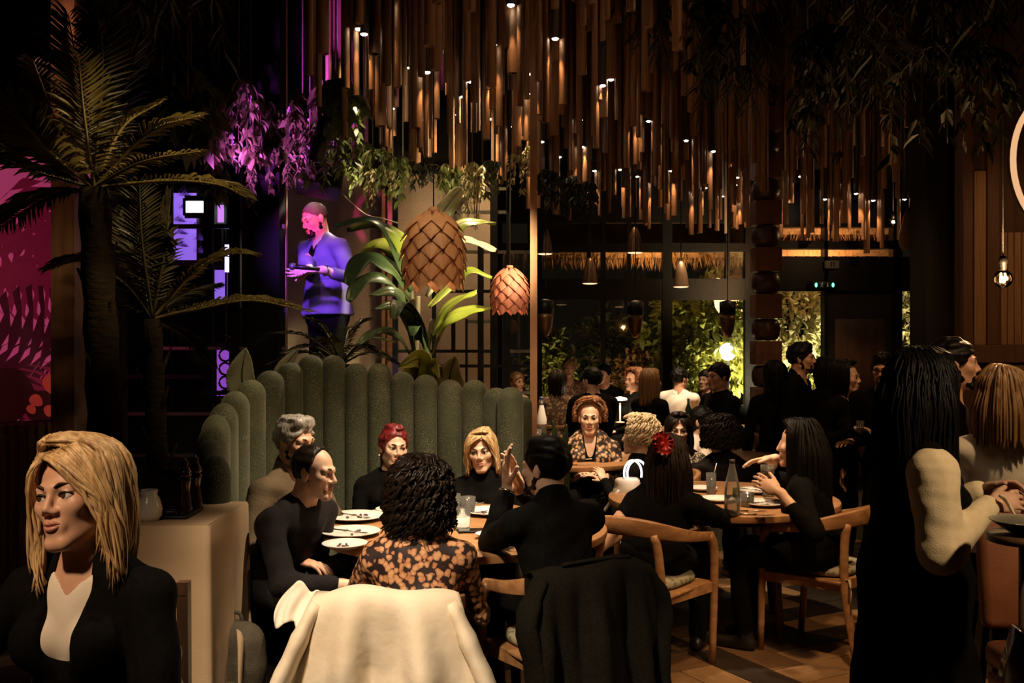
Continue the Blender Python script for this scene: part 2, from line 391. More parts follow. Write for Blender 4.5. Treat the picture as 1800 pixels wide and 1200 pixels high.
M_WOOD = mat('oak_warm', (.40, .205, .085), .42, col2=(.27, .125, .048), scale=2.2, stretch=(2, 14, 14), bump=.06, bscale=9)
M_WOODD = mat('walnut_dark', (.10, .048, .022), .5, col2=(.06, .028, .013), scale=3, stretch=(10, 10, 1.2), bump=.08)
M_FLOORBASE = mat('dark_floor', (.035, .022, .013), .5, col2=(.022, .014, .009), scale=4)
PLANKM = [mat('plank_oak_light', (.30, .17, .075), .42, col2=(.21, .115, .05), scale=2.5, stretch=(3, 22, 3), bump=.06),
          mat('plank_oak_mid', (.17, .09, .04), .42, col2=(.11, .058, .026), scale=2.5, stretch=(3, 22, 3), bump=.06),
          mat('plank_smoked', (.035, .022, .014), .45, col2=(.022, .014, .009), scale=2.5, stretch=(3, 22, 3), bump=.06)]
fl = struct('floor', MB().box((.6, 6.5, -.06), (12, 20, .1)), M_FLOORBASE)
# parquet of wide boards in a zigzag, light and smoked boards mixed
random.seed(4)
pw, pl_ = .21, .63
def plank_mesh(mt):
    me = MB().box((0, 0, 0), (pl_ - .006, pw - .006, .012), bev=.002).mesh('plank')
    for q in me.polygons: q.use_smooth = False
    me.materials.append(mt); return me
PM = [plank_mesh(m) for m in PLANKM]
ca = math.radians(28); nplank = 0
for i in range(-24, 26):
    for j in range(-24, 26):
        for ori in (0, 1):
            # herringbone cell: one board along, one across
            n_ = i; k_ = j
            x0 = n_ * pw + k_ * pl_ * 1.0; y0 = n_ * pw - k_ * pl_ * 1.0 + 0
            if ori == 0: cx, cy, a = x0 + pl_ / 2, y0 + pw / 2, 0
            else: cx, cy, a = x0 + pw / 2, y0 + pw + pl_ / 2 , math.pi / 2
            X = .9 + cx * math.cos(ca) - cy * math.sin(ca); Y = 6.2 + cx * math.sin(ca) + cy * math.cos(ca)
            if not (4.45 < Y < 8.2 and -.45 < X < 2.9) : continue
            if X > .45 * Y + .1 or nplank >= 290: continue
            o = bpy.data.objects.new('plank', PM[random.choice((0, 0, 1, 2, 2))]); COL.objects.link(o); o.parent = fl
            o.location = Vector((X, Y, -.003)) - fl.location; o.rotation_euler = (0, 0, ca + a); nplank += 1
struct('ceiling', MB().box((.6, 6.5, 5.45), (12, 20, .1)), M_DARKWALL)
struct('wall_back', MB().box((-3.4, 9.35, 2.7), (4.0, .1, 5.5)), M_DARKWALL)
struct('wall_camera_side', MB().box((.6, -3.1, 2.7), (12, .1, 5.5)), M_DARKWALL)
struct('wall_left', MB().box((-5.35, 6.5, 2.7), (.1, 20, 5.5)), M_DARKWALL)
struct('wall_right', MB().box((6.55, 6.5, 2.7), (.1, 20, 5.5)), M_DARKWALL)
# plaster wall behind the platform and the plants
dW = 8.9
a, b = W(502, 300, dW), W(868, 300, dW)
struct('wall_plaster', MB().box(((a.x + b.x) / 2, dW + .06, 1.6), (b.x - a.x, .1, 3.1)), M_PLASTER)
struct('wall_back_upper', MB().box(((a.x + b.x) / 2, dW + .06, 4.3), (b.x - a.x, .1, 2.3)), M_DARKWALL)
m = MB(); pc = W(655, 520, 8.8)
struct('trim_1', MB().box((W(689, 0, 8.8).x, 8.80, 2.2), (.07, .08, 3.6)).box((W(655, 0, 8.8).x + .1, 8.80, 2.2), (.03, .06, 3.0)), M_WOOD)
# black steel grid screen with thin frames (in front of plaster)
gr = thing('grid_screen', (W(800, 0, 8.3).x, 8.3, 0), 'black steel grid screen standing behind the banana plant', 'screen')
def gb(x0, y0, x1, y1, w=.028, m=M_BLACKMETAL, d=8.3, name='bar', par=None):
    p, q = W(x0, y0, d), W(x1, y1, d); MB().bar(p, q, w, w).build(name, m, par or gr, smooth=False)
for x, y0, y1, w in ((695, 240, 776, .045), (763, 512, 776, .035), (797, 560, 617, .035), (845, 430, 776, .05), (868, 300, 776, .06), (893, 290, 690, .03), (820, 560, 776, .02)):
    gb(x, y0, x, y1, w)
for y, x0, x1, mm in ((443, 818, 932, 1), (512, 763, 868, 0), (617, 695, 868, 0), (643, 695, 932, 0), (373, 790, 895, 1), (332, 775, 895, 1), (690, 868, 932, 1), (617, 893, 932, 1), (565, 822, 865, 1), (530, 868, 932, 1)):
    gb(x0, y, x1, y, .026, M_GREYMETAL if mm else M_BLACKMETAL)  # light on these bars is put into their colour as paler steel
gb(800, 332, 800, 470, .026, M_GREYMETAL); gb(895, 290, 895, 373, .03, M_GREYMETAL)
# copper square post between dining room and stage
M_COPPER = mat('copper_tube', (.52, .27, .14), .42, metal=.25, col2=(.44, .22, .11), scale=5)
a = W(938, 283, 6.55); b = W(938, 600, 6.55)
MB().box((a.x, 6.55, 2.0), (.046, .046, 4.0)).build('post', M_COPPER, smooth=False)
tag(bpy.data.objects['post'], 'tall square copper post rising beside the green banquette', 'post')
o = MB().box((W(500, 0, 7.1).x, 7.1, 2.7), (.035, .05, 5.4)).build('post', M_COPPER, smooth=False)
tag(o, 'thin copper post at the edge of the stage left of the man', 'post')
# stage platform
xa, xb = W(380, 0, 7.6).x, W(700, 0, 7.6).x
struct('floor_stage', MB().box(((xa + xb) / 2, 7.95, .45), (xb - xa, 1.7, .9)), M_DARKWALL)
# ---- left side: lit mural, slats, columns
ma, mb_ = W(-60, 0, 5.8), W(186, 0, 6.1)
mdir = nrm(V3(mb_.x - ma.x, mb_.y - ma.y, 0)); mn = V3(mdir[1], -mdir[0], 0); mlen = math.hypot(mb_.x - ma.x, mb_.y - ma.y)
def mur(u, z, o=0): return V3(ma.x, ma.y, z) + mdir * u + mn * o       # u metres along the mural wall
zb, zt = 1.18, 2.75
mural = thing('mural_panel', mur(mlen / 2, zb), 'pink lit mural of monstera leaves above the slatted dado', 'mural')
M_PINK = mat('emissive_pink', (.30, .02, .10), .6, col2=(.55, .09, .25), scale=3.0, emit=(.75, .08, .24), es=.34)  # pink lamplight put into the panel and its leaf prints as emission
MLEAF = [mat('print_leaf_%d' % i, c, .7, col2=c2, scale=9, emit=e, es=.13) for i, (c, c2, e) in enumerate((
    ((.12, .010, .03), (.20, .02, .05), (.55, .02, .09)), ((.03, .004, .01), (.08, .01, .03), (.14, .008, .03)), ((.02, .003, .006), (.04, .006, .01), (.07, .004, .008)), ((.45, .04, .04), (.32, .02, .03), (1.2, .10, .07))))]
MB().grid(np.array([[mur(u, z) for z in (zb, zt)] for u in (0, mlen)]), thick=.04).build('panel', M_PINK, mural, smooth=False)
def monstera(n=9, cut=.62):
    """outline of a split leaf, stem at the origin, tip along +y: list of lobes as fans"""
    out = []
    ys = np.linspace(.02, .98, n + 1)
    for sd in (-1, 1):
        for i in range(n):
            y0, y1 = ys[i], ys[i + 1]; g = .42 * (y1 - y0)
            w = lambda y: .52 * math.sin(math.pi * min(1, (y * .86 + .10))) ** .75
            x0 = .055; wa, wb = w(y0), w(y1)
            out.append([(0, y0 - .02), (sd * x0, y0), (sd * wa * .55, y0 + .03 + g * .4), (sd * wa, y0 + .07 + g), (sd * wb * .98, y1 + .055), (sd * wb * .5, y1 - g * .6), (sd * x0, y1 - g * .2), (0, y1)])
    return out
def print_leaf(u, z, size, ang, mi, o, whole=False):
    m_ = MB(); c, s_ = math.cos(ang), math.sin(ang)
    def P(x, y): return mur(u + size * (x * c - y * s_), z + size * (x * s_ + y * c), o)
    if whole:
        pts = [P(.40 * math.sin(t) * (1 - .25 * math.cos(t)), .5 - .5 * math.cos(t)) for t in np.linspace(0, 2 * math.pi, 28, endpoint=False)]
        m_.add(pts, [tuple(range(28))])
    else:
        for lb in monstera():
            pts = [P(*q) for q in lb]; m_.add(pts, [tuple(range(len(pts)))])
    V = np.concatenate(m_.v); ok = (V[:, 2] > zb - .6)
    uu = (V - mur(0, 0)) @ mdir; V2 = V.copy()
    V2[:, 2] = np.clip(V[:, 2], zb, zt); V2 += np.outer(np.clip(uu, .005, mlen - .005) - uu, mdir); m_.v = [V2]
    return m_.build('printed_leaf', MLEAF[mi], mural, smooth=False)
rs = np.random.RandomState(8); k = 0
for u, z, sz, an, mi, wh in ((.12, 2.32, .50, -2.0, 0, 0), (.68, 2.12, .55, 1.75, 0, 0), (.05, 1.98, .62, -1.35, 0, 0), (.66, 1.62, .58, 1.35, 1, 0), (.10, 1.58, .50, -2.2, 1, 0), (.52, 1.52, .40, 2.6, 0, 0), (.02, 1.30, .34, -1.3, 2, 1), (.20, 1.16, .30, -.2, 2, 1), (.42, 1.14, .22, .2, 2, 1), (.30, 2.62, .5, 3.5, 0, 0), (.62, 2.5, .4, 2.6, 0, 0),
                             (.48, 1.33, .13, .3, 3, 1), (.40, 1.27, .08, .8, 3, 1), (.53, 1.44, .10, -.4, 3, 1), (.44, 1.20, .07, 0, 3, 1), (.56, 1.24, .09, .5, 3, 1), (.36, 1.22, .06, .5, 3, 1), (.80, 1.75, .42, .4, 0, 0), (.70, 1.36, .34, .2, 0, 1)):
    k += 1; print_leaf(u, z, sz, an, mi, .004 + .0012 * k, bool(wh))
dado = thing('slatted_dado', mur(mlen * .5, 0), 'brown vertical wooden slats under the pink mural', 'wall panel')
MB().grid(np.array([[mur(u, z, -.03) for z in (0, zb - .01)] for u in (0, mlen)]), thick=.03).build('backing', M_WOODD, dado, smooth=False)
for i in range(int(mlen / .052)):
    a_ = mur(.03 + i * .052, 0, .0); b_ = mur(.03 + i * .052, zb - .02, .0)
    MB().bar(a_, b_, .028, .03, up=mn).build('slat', M_WOODD, dado, smooth=False)
struct('column_left', MB().box((W(122, 0, 5.2).x, 5.2, 2.7), (.12, .16, 5.4)), M_WOODD)
struct('column_dark', MB().box((W(198, 0, 5.9).x, 5.9, 2.7), (.10, .2, 5.4)), M_DARKWALL)
# black frames, shelves and lattice in the purple-lit corner
cs = thing('shelf_screen', (W(330, 0, 7.0).x, 7.0, 0), 'black steel shelving screen in front of the purple lit corner', 'screen')
for x, w in ((300, .03), (367, .06), (414, .07), (470, .22)): gb(x, -120, x, 800, w, d=7.0, name='upright', par=cs, m=M_MATTBLACK)
for y, x0, x1, mm in ((612, 280, 500, 1), (662, 215, 360, 0), (690, 355, 500, 0), (727, 215, 500, 1), (545, 395, 500, 0), (398, 300, 500, 0), (800, 215, 500, 1), (270, 300, 420, 0), (130, 300, 420, 0)):
    gb(x0, y, x1, y, .03 if not mm else .022, d=6.98, par=cs, name='rail', m=M_BLACKMETAL if not mm else M_GREYMETAL)
for x0, y0, x1, y1 in ((300, 82, 355, 120), (300, 160, 430, 235), (415, 230, 490, 265)): gb(x0, y0, x1, y1, .03, d=7.0, par=cs, name='brace')
for i in range(6):                                     # ring lattice
    c = W(396, 600 + 24 * i, 6.9); m = MB()
    m.tube([c + Vector((.042 * math.cos(t), 0, .042 * math.sin(t))) for t in np.linspace(0, 2 * math.pi, 13)], .008, 5); m.build('ring', M_BLACKMETAL, cs)
M_PURP = mat('backlit_violet', (.12, .04, .35), .5, col2=(.35, .18, .75), scale=5, emit=(.34, .16, .95), es=.75)
M_WHITE_LED = mat('white_screen', (.8, .8, .8), .5, emit=(.85, 1, .98), es=4.0)
def lit_panel(x0, y0, x1, y1, d, m, label, frame=True):
    a, b = W(x0, y1, d), W(x1, y0, d); c = (a + b) / 2
    t = thing('lit_panel', (c.x, d, a.z), label, 'light panel')
    MB().box((c.x, d, c.z), (b.x - a.x, .03, b.z - a.z)).build('panel', m, t, smooth=False)
    if frame:
        for p, q in (((a.x, d - .01, a.z), (b.x, d - .01, a.z)), ((a.x, d - .01, b.z), (b.x, d - .01, b.z)), ((a.x, d - .01, a.z), (a.x, d - .01, b.z)), ((b.x, d - .01, a.z), (b.x, d - .01, b.z))):
            MB().bar(p, q, .02, .04).build('frame', M_BLACKMETAL, t, smooth=False)
    MB().bar((c.x, d + .02, b.z), (c.x, d + .02, 5.4), .012).build('hanger', M_BLACKMETAL, t, smooth=False)
    return t
lp = lit_panel(296, 335, 350, 462, 7.5, M_PURP, 'violet lit panel with leaf silhouettes behind the tall palm')
for i in range(10):                                    # fronds printed on it
    p = W(306 + 34 * (i % 2) + rs.uniform(-8, 8), 345 + 11 * i, 7.47); m = MB()
    for sgn in (-1, 1):
        for q in range(5):
            a0 = V3(p.x + .012 * q, 7.47, p.z); dr = V3(sgn * .03 + .04, 0, .05 - .012 * q * sgn)
            m.add([a0, a0 + dr * .6 + V3(0, 0, .006), a0 + dr, a0 + dr * .6 - V3(0, 0, .006)], [(0, 1, 2, 3)])
    m.build('printed_frond', mat('print_violet_dark', (.03, .008, .09), .6, emit=(.16, .05, .5), es=.25), lp, smooth=False)
sg = lit_panel(326, 349, 374, 379, 7.35, M_WHITE_LED, 'glaring white rectangular sign hanging beside the violet panel')
lit_panel(381, 356, 398, 396, 7.6, mat('backlit_magenta', (.4, .1, .5), .5, emit=(.62, .20, .85), es=.8), 'small magenta lit panel beside the white sign')
lit_panel(396, 430, 408, 478, 7.3, mat('violet_tube', (.5, .4, .9), .5, emit=(.55, .50, 1.0), es=2.2), 'short upright violet tube light on the black screen', False)
lit_panel(376, 470, 404, 530, 7.6, M_PURP, 'violet lit panel low in the black screen')
lit_panel(380, 605, 412, 700, 7.5, mat('backlit_purple', (.3, .05, .5), .5, emit=(.42, .10, .80), es=.55), 'purple lit panel behind the ring lattice')
# ---- far facade with steel windows, garden behind
dF = 13.5
fx0, fx1 = W(870, 0, dF).x, W(1325, 0, dF).x
def zf(y, d=dF): return CAMZ - (y - 600) / FPX * d
facade = MB()
for y0, y1 in ((428, 443), (490, 527), (712, 790), (300, 392)):
    facade.box(((fx0 + fx1) / 2, dF, (zf(y0) + zf(y1)) / 2), (fx1 - fx0, .12, zf(y0) - zf(y1)))
for x, w in ((870, .2), (946, .10), (1060, .06), (1172, .13), (1320, .18)):
    facade.box((W(x, 0, dF).x, dF, 1.9), (w, .13, 3.8))
for x in (1035, 1105, 1278): facade.box((W(x, 0, dF).x, dF, (zf(392) + zf(500)) / 2), (.05, .1, zf(392) - zf(500)))
fo = struct('wall_facade', facade, M_BLACKMETAL)
M_PANE = glass_mat('window_pane', (.93, .95, .9), .10)
n = 0
for x0, x1 in ((870, 946), (946, 1060), (1060, 1172), (1172, 1320)):
    for y0, y1 in ((527, 712), (443, 490)):
        n += 1; a, b = W(x0, y1, dF), W(x1, y0, dF)
        o = MB().box(((a.x + b.x) / 2, dF + .02, (a.z + b.z) / 2), (b.x - a.x, .012, b.z - a.z)).build('window_%d' % n, M_PANE, smooth=False); o['kind'] = 'structure'
struct('wall_facade_upper', MB().box(((fx0 + 5.5) / 2, dF + .15, 4.4), (5.5 - fx0, .1, 2.2)), M_DARKWALL)
# door bay, nearer
dD = 11.0
def zd(y): return CAMZ - (y - 600) / FPX * dD
dx0, dx1 = W(1366, 0, dD).x, W(1625, 0, dD).x
bay = MB()
for y0, y1 in ((452, 512), (424, 438), (300, 400)): bay.box(((dx0 + dx1) / 2, dD, (zd(y0) + zd(y1)) / 2), (dx1 - dx0, .14, zd(y0) - zd(y1)))
for x, w in ((1449, .04), (1574, .10), (1617, .10)): bay.box((W(x, 0, dD).x, dD, 1.5), (w, .14, 3.0))
bay.box(((W(1366, 0, dD).x + W(1449, 0, dD).x) / 2, dD, .35), (.55, .12, .7))
struct('wall_door_bay', bay, M_BLACKMETAL)
a, b = W(1450, 0, dD), W(1572, 0, dD)
dr = struct('door_1', MB().box(((a.x + b.x) / 2, dD + .03, (zd(512)) / 2), (b.x - a.x, .05, zd(512))), mat('door_brown_black', (.030, .022, .015), .5, col2=(.022, .016, .011), scale=3))
for i in range(2): MB().box(((a.x + b.x) / 2, dD - .005, .55 + i * .95), ((b.x - a.x) * .74, .03, .80), bev=.01).build('door_panel', M_WOODD, dr)
MB().tube([(a.x + .1, dD - .06, .95), (a.x + .1, dD - .06, 1.25)], .012).build('door_handle', M_GREYMETAL, dr)
for k, (x0, x1) in enumerate(((1366, 1449), (1576, 1613))):
    a, b = W(x0, 720, dD), W(x1, 512, dD)
    o = MB().box(((a.x + b.x) / 2, dD + .02, (a.z + b.z) / 2), (b.x - a.x, .012, b.z - a.z)).build('window_%d' % (20 + k), M_PANE, smooth=False); o['kind'] = 'structure'
c = W(1462, 465, dD - .12); t = thing('sign_box', c, 'small pale square pictogram sign above the dark door', 'sign')
MB().box(c, (.15, .05, .085), bev=.006).build('box', mat('sign_pale', (.30, .28, .22), .6, col2=(.25, .23, .18), scale=20), t)
for x in (-.018, .018): MB().box(c + Vector((x, -.03, 0)), (.012, .006, .05)).build('mark', M_BLACKMETAL, t, smooth=False)
MB().box(c + Vector((0, -.03, .024)), (.04, .006, .008)).build('mark', M_BLACKMETAL, t, smooth=False)
c = W(1448, 501, dD - .13); t = thing('exit_light', c, 'emergency exit light with two green lamps and pictogram over the door', 'exit sign')
MB().box(c, (.30, .05, .09), bev=.006).build('housing', M_BLACKMETAL, t)
M_GREEN = mat('green_led', (.1, .8, .3), .4, emit=(.10, 1, .35), es=5)
for x in (-.092, .092): MB().ball(c + Vector((x, -.03, 0)), (.014, .01, .024), 10, 6).build('lamp', M_GREEN, t)
M_GLYPH = mat('glyph_grey', (.35, .36, .32), .6, emit=(.4, .45, .38), es=.15)
g = MB(); cc = c + Vector((-.03, -.028, 0))                # running figure
g.ball(cc + Vector((.006, 0, .026)), .007, 8, 5); g.bar(cc + Vector((.004, 0, .018)), cc + Vector((-.002, 0, -.004)), .012, .004); g.bar(cc + Vector((-.002, 0, -.004)), cc + Vector((.014, 0, -.022)), .007, .004); g.bar(cc + Vector((-.002, 0, -.004)), cc + Vector((-.016, 0, -.022)), .007, .004)
g.bar(cc + Vector((.004, 0, .014)), cc + Vector((.020, 0, .006)), .005, .004); g.bar(cc + Vector((.004, 0, .014)), cc + Vector((-.012, 0, .004)), .005, .004); g.build('pictogram', M_GLYPH, t)
g = MB(); cc = c + Vector((.034, -.028, 0)); g.bar(cc + Vector((0, 0, .024)), cc + Vector((0, 0, -.008)), .007, .004)
g.add([cc + Vector((-.014, 0, -.006)), cc + Vector((.014, 0, -.006)), cc + Vector((0, 0, -.024))], [(0, 2, 1)]); g.build('arrow', M_GLYPH, t, smooth=False)
# column of stacked wooden cubes and barrels
dC = 9.0; cx = W(1346, 0, dC).x
colm = thing('stacked_column', (cx, dC, 0), 'tall column of stacked brown cubes and turned barrels beside the windows', 'column')
M_BLOCK = mat('terracotta_wood', (.20, .085, .045), .5, col2=(.15, .06, .03), scale=5, stretch=(6, 6, 1)); M_BARREL = mat('dark_barrel', (.085, .038, .022), .35, col2=(.06, .026, .015), scale=5)
z = .0; hz = .42
for i in range(11):
    zc = CAMZ - (579 - 600) / FPX * dC + (i - 4) * hz    # barrel centres
    if zc - .21 > 0:
        MB().lathe([(.07, -.098), (.105, -.085), (.124, -.04), (.127, 0), (.124, .04), (.105, .085), (.07, .098)], (cx, dC, zc), 20).build('barrel', M_BARREL, colm)
    zq = zc + .21
    if 0 < zq - .1: MB().box((cx, dC, zq), (.235, .235, .215), bev=.006).build('block', M_BLOCK, colm, smooth=False)
    elif zq > 0: MB().box((cx, dC, (zq + .107) / 2), (.235, .235, zq + .107), bev=.006).build('block', M_BLOCK, colm, smooth=False)
# ---- right side: dark pier, boarded wall
struct('column_right', MB().box((W(1655, 0, 7.2).x, 7.2, 2.7), (.34, .3, 5.4)), M_DARKWALL)
dR = 6.6
rw = MB().box((4.4, dR + .1, 2.7), (2.8, .1, 5.4)); rwo = struct('wall_boarded', rw, M_WOODD)
M_BOARD = mat('pale_boards', (.36, .20, .095), .7, col2=(.25, .135, .06), scale=3, stretch=(40, 8, 1.2), bump=.3, bscale=4); M_BOARD2 = mat('brown_boards', (.14, .065, .032), .6, col2=(.10, .045, .022), scale=3, stretch=(40, 8, 1.2), bump=.2, bscale=4)
x = W(1694, 0, dR).x
for i, (pxa, pxb, y0, y1, mm) in enumerate(((1694, 1712, 100, 606, M_BOARD2), (1713, 1735, 300, 606, M_BOARD), (1736, 1759, 100, 606, M_BOARD2), (1760, 1772, 408, 606, M_BOARD), (1772, 1784, 408, 606, M_BOARD), (1784, 1797, 408, 606, M_BOARD), (1797, 1811, 408, 606, M_BOARD), (1811, 1825, 408, 606, M_BOARD), (1825, 1840, 408, 606, M_BOARD))):
    a, b = W(pxa, y1, dR), W(pxb, y0, dR); MB().box(((a.x + b.x) / 2, dR + .03, (a.z + b.z) / 2), (b.x - a.x - .006, .05, b.z - a.z), bev=.004).build('board', mm, rwo, smooth=False)
a, b = W(1690, 637, dR), W(1860, 606, dR); MB().box(((a.x + b.x) / 2, dR - .02, (a.z + b.z) / 2), (b.x - a.x, .12, b.z - a.z), bev=.006).build('rail', M_BOARD2, rwo, smooth=False)
a, b = W(1745, 900, dR), W(1860, 640, dR); MB().box(((a.x + b.x) / 2, dR + .02, (a.z + b.z) / 2), (b.x - a.x, .06, b.z - a.z)).build('stone_slab', mat('pale_stone', (.42, .32, .22), .8, col2=(.30, .22, .14), scale=6, detail=8, bump=.3), rwo, smooth=False)
# ---------------------------------------------------------------- ceiling of hanging wooden tubes with downlights
M_TUBE = [mat('tube_wood_%d' % i, c, .5, col2=c2, scale=2, stretch=(20, 20, 2)) for i, (c, c2) in enumerate((((.30, .155, .07), (.22, .11, .048)), ((.24, .12, .055), (.17, .08, .035)), ((.16, .075, .04), (.11, .05, .026))))]
M_TUBEIN = mat('tube_inside', (.03, .016, .009), .8)
def tube_mesh(r, L, mi):
    m = MB(); m.lathe([(r * .86, L), (r * .86, .0), (r, .0), (r, L)], (0, 0, 0), 14, 0, None, False, False)
    m.lathe([(0.0, .03), (r * .87, .03)], (0, 0, 0), 14, 1, None, False, False)
    me = m.mesh('tube'); me.materials.append(M_TUBE[mi]); me.materials.append(M_TUBEIN)
    me.polygons.foreach_set('use_smooth', np.ones(len(me.polygons), bool)); with_sharp(me, 40); return me
TM = {(q, L, mi): tube_mesh(q, L, mi) for q in (.018, .023, .032) for L in (1.4, 1.7, 2.0, 2.3, 2.6) for mi in range(3)}
rng = random.Random(11); tubes = []; cand = []
step = .275
iy = 0; Y = 4.35
while Y < 13.2:
    X = -2.0 + (step / 2 if iy % 2 else 0)
    while X < 5.2:
        x, y = X + rng.uniform(-.09, .09), Y + rng.uniform(-.09, .09)
        px = 900 + x / y * FPX
        okk = (545 < px < 1130 and y < 9.2) or (1000 < px < 1640 and y > 6.6 + (px - 1000) * .003) or (900 < px < 1330 and 5.2 < y < 9.5)
        if okk and not (px > 930 and y > 12.8): cand.append((x, y, px))
        X += step
    Y += step; iy += 1
rng.shuffle(cand)
cand = [c for c in cand if True]
def fit(z): return next((L for L in (1.4, 1.7, 2.0, 2.3, 2.6) if z + L > 5.40), 2.6)      # reaches the ceiling
GL = 'slim wooden tube hanging from the ceiling among many alike'
def low(x, y):                                           # the rolling underside of the field
    return 3.33 + .16 * math.sin(x * 1.7 + y * .9) + .10 * math.sin(y * 1.6 - x)
nt_ = 0; spots_n = 0; DL = []
rest = MB()
for k, (x, y, px) in enumerate(cand):
    z = low(x, y) + rng.uniform(-.22, .42)
    r = rng.choice((.018, .018, .023, .023, .023, .032)); mi = rng.choice((0, 0, 1, 1, 2)); L = fit(z)
    if nt_ < 130:
        o = bpy.data.objects.new('hanging_tube', TM[(r, L, mi)]); COL.objects.link(o); o.location = (x, y, z)
        tag(o, GL, 'tube', 'wooden tubes hanging from the ceiling'); nt_ += 1
    else:
        rest.lathe([(r * .86, L), (r * .86, .0), (r, .0), (r, L)], (x, y, z), 8, 0, None, False, False)
    tubes.append((x, y, z))
if rest.v:
    o = rest.build('hanging_tubes_far', M_TUBE[1]); tag(o, 'more slim wooden tubes filling the dark ceiling between the others', 'tube', kind='stuff')
# downlights: short tubes with a bright lens; they graze the longer tubes around them
M_LENS = mat('lamp_lens', (.9, .9, .9), .4, emit=(1, .93, .80), es=30)
dlm = MB(); dlm.lathe([(.021, 1.5), (.021, 0), (.026, 0), (.026, 1.5)], (0, 0, 0), 14, 0, None, False, False); DLM = dlm.mesh('housing'); DLM.materials.append(mat('lamp_housing', (.02, .016, .012), .5)); DLM.polygons.foreach_set('use_smooth', np.ones(len(DLM.polygons), bool))
ln = MB(); ln.ball((0, 0, 0), (.020, .020, .010), 12, 6); LNM = ln.mesh('lens'); LNM.materials.append(M_LENS)
EXTRA = [(rng.uniform(600, 1120), rng.uniform(20, 255)) for _ in range(14)]
for px, py in tuple(EXTRA) + ((677, 2), (768, 95), (721, 119), (752, 155), (826, 143), (805, 202), (815, 170), (868, 79), (898, 9), (976, 68), (936, 116), (927, 165), (916, 207), (1074, 140), (1020, 211), (1023, 258), (983, 276), (1114, 201), (1140, 213), (1154, 224), (1206, 247), (1254, 266), (1296, 312), (1298, 325), (1407, 310), (1486, 323), (1180, 300), (1240, 330), (1330, 345), (1380, 352), (1450, 350), (1090, 298), (640, 60), (600, 120), (690, 190), (870, 250), (940, 270), (1045, 300), (1590, 350), (1345, 318), (1425, 338), (1300, 352), (1505, 340), (1535, 352), (1270, 345), (1220, 338), (1150, 322), (1120, 310), (1360, 300), (1470, 352)):
    z = 3.42 + rng.uniform(-.05, .30) if py < 240 else 3.28 + rng.uniform(0, .22)
    d = (z - CAMZ) * FPX / (600 - py); d = min(d, 12.6 if px < 1330 else 10.4); p = W(px, py, d)
    t = thing('downlight', p, 'tiny bright downlight in a short dark tube between the hanging tubes', 'downlight', 'downlights among the ceiling tubes')
    for nm, me in (('housing', DLM), ('lens', LNM)):
        o = bpy.data.objects.new(nm, me); COL.objects.link(o); o.parent = t
    s = spot('downlight_beam', p + Vector((0, 0, -.02)), p + Vector((0, 0, -1)), 9 if d < 6 else (16 if d < 9 else 24), (1, .60, .30), 46, .35, .010)
    s.parent = t; s.location = (0, 0, -.02); DL.append((p.x, p.y, p.z))
    # every lamp has longer neighbours to graze
    for q in range(2 if d < 8.5 else 3):
        a_ = rng.uniform(0, 6.28); rr = rng.uniform(.055, .10); zz = p.z - rng.uniform(.26, .55); rd = rng.choice((.018, .023, .023, .032))
        x, y = p.x + rr * math.cos(a_), p.y + abs(rr * math.sin(a_)) * rng.choice((1, 1, -.6))
        rest2 = bpy.data.objects.new('hanging_tube', TM[(rd, fit(zz), rng.choice((0, 0, 1)))]); COL.objects.link(rest2); rest2.location = (x, y, zz)
        tag(rest2, GL, 'tube', 'wooden tubes hanging from the ceiling')
# ---------------------------------------------------------------- people
def frame(yaw, pitch=0, roll=0):
    """yaw 0 looks at the camera side (-Y), +90 looks to +X; returns left, forward, up"""
    y, p, r = (math.radians(a) for a in (yaw, pitch, roll))
    f = V3(math.sin(y), -math.cos(y), 0); l = V3(math.cos(y), math.sin(y), 0); u = V3(0, 0, 1)
    f, u = f * math.cos(p) - u * math.sin(p), u * math.cos(p) + f * math.sin(p)
    l, u = l * math.cos(r) - u * math.sin(r), u * math.cos(r) + l * math.sin(r)
    return l, f, u
SKIN = mat('skin_warm', (.66, .39, .26), .48, col2=(.60, .33, .21), scale=30, sss=.12)
SKIN_P = mat('skin_pale', (.76, .50, .36), .48, col2=(.70, .43, .29), scale=30, sss=.12)
SKIN_D = mat('skin_tan', (.50, .28, .17), .5, col2=(.45, .24, .14), scale=30, sss=.1)
M_EYE = mat('eye_white', (.75, .70, .66), .25); M_IRIS = mat('iris_brown', (.06, .03, .015), .15)
M_BROW = mat('eyebrow_dark', (.05, .028, .016), .8)
M_LASH = mat('lash_line', (.015, .01, .008), .7)
def hair_mat(name, a, b, st=(55, 55, 5), rough=.42, spec=.5): return mat(name, a, rough, col2=b, scale=1.0, stretch=st, bump=.25, spec=spec, lo=.3, hi=.7)
H_BLACK = hair_mat('hair_black', (.0022, .0018, .0015), (.006, .0045, .0035), rough=.5, spec=.15)
H_BROWN = hair_mat('hair_dark_brown', (.005, .003, .002), (.017, .009, .005), spec=.22)
H_BLOND = hair_mat('hair_blonde', (.26, .14, .05), (.78, .54, .27))
H_DBLOND = hair_mat('hair_dark_blonde', (.16, .085, .035), (.40, .23, .10))
H_GREY = hair_mat('hair_grey', (.16, .14, .12), (.42, .38, .33), st=(90, 90, 30))
H_AUBURN = hair_mat('hair_auburn', (.14, .05, .018), (.36, .15, .055))
H_PLAT = hair_mat('hair_platinum', (.55, .40, .22), (.85, .70, .46))
H_RED = hair_mat('hair_red', (.05, .006, .008), (.24, .015, .02))

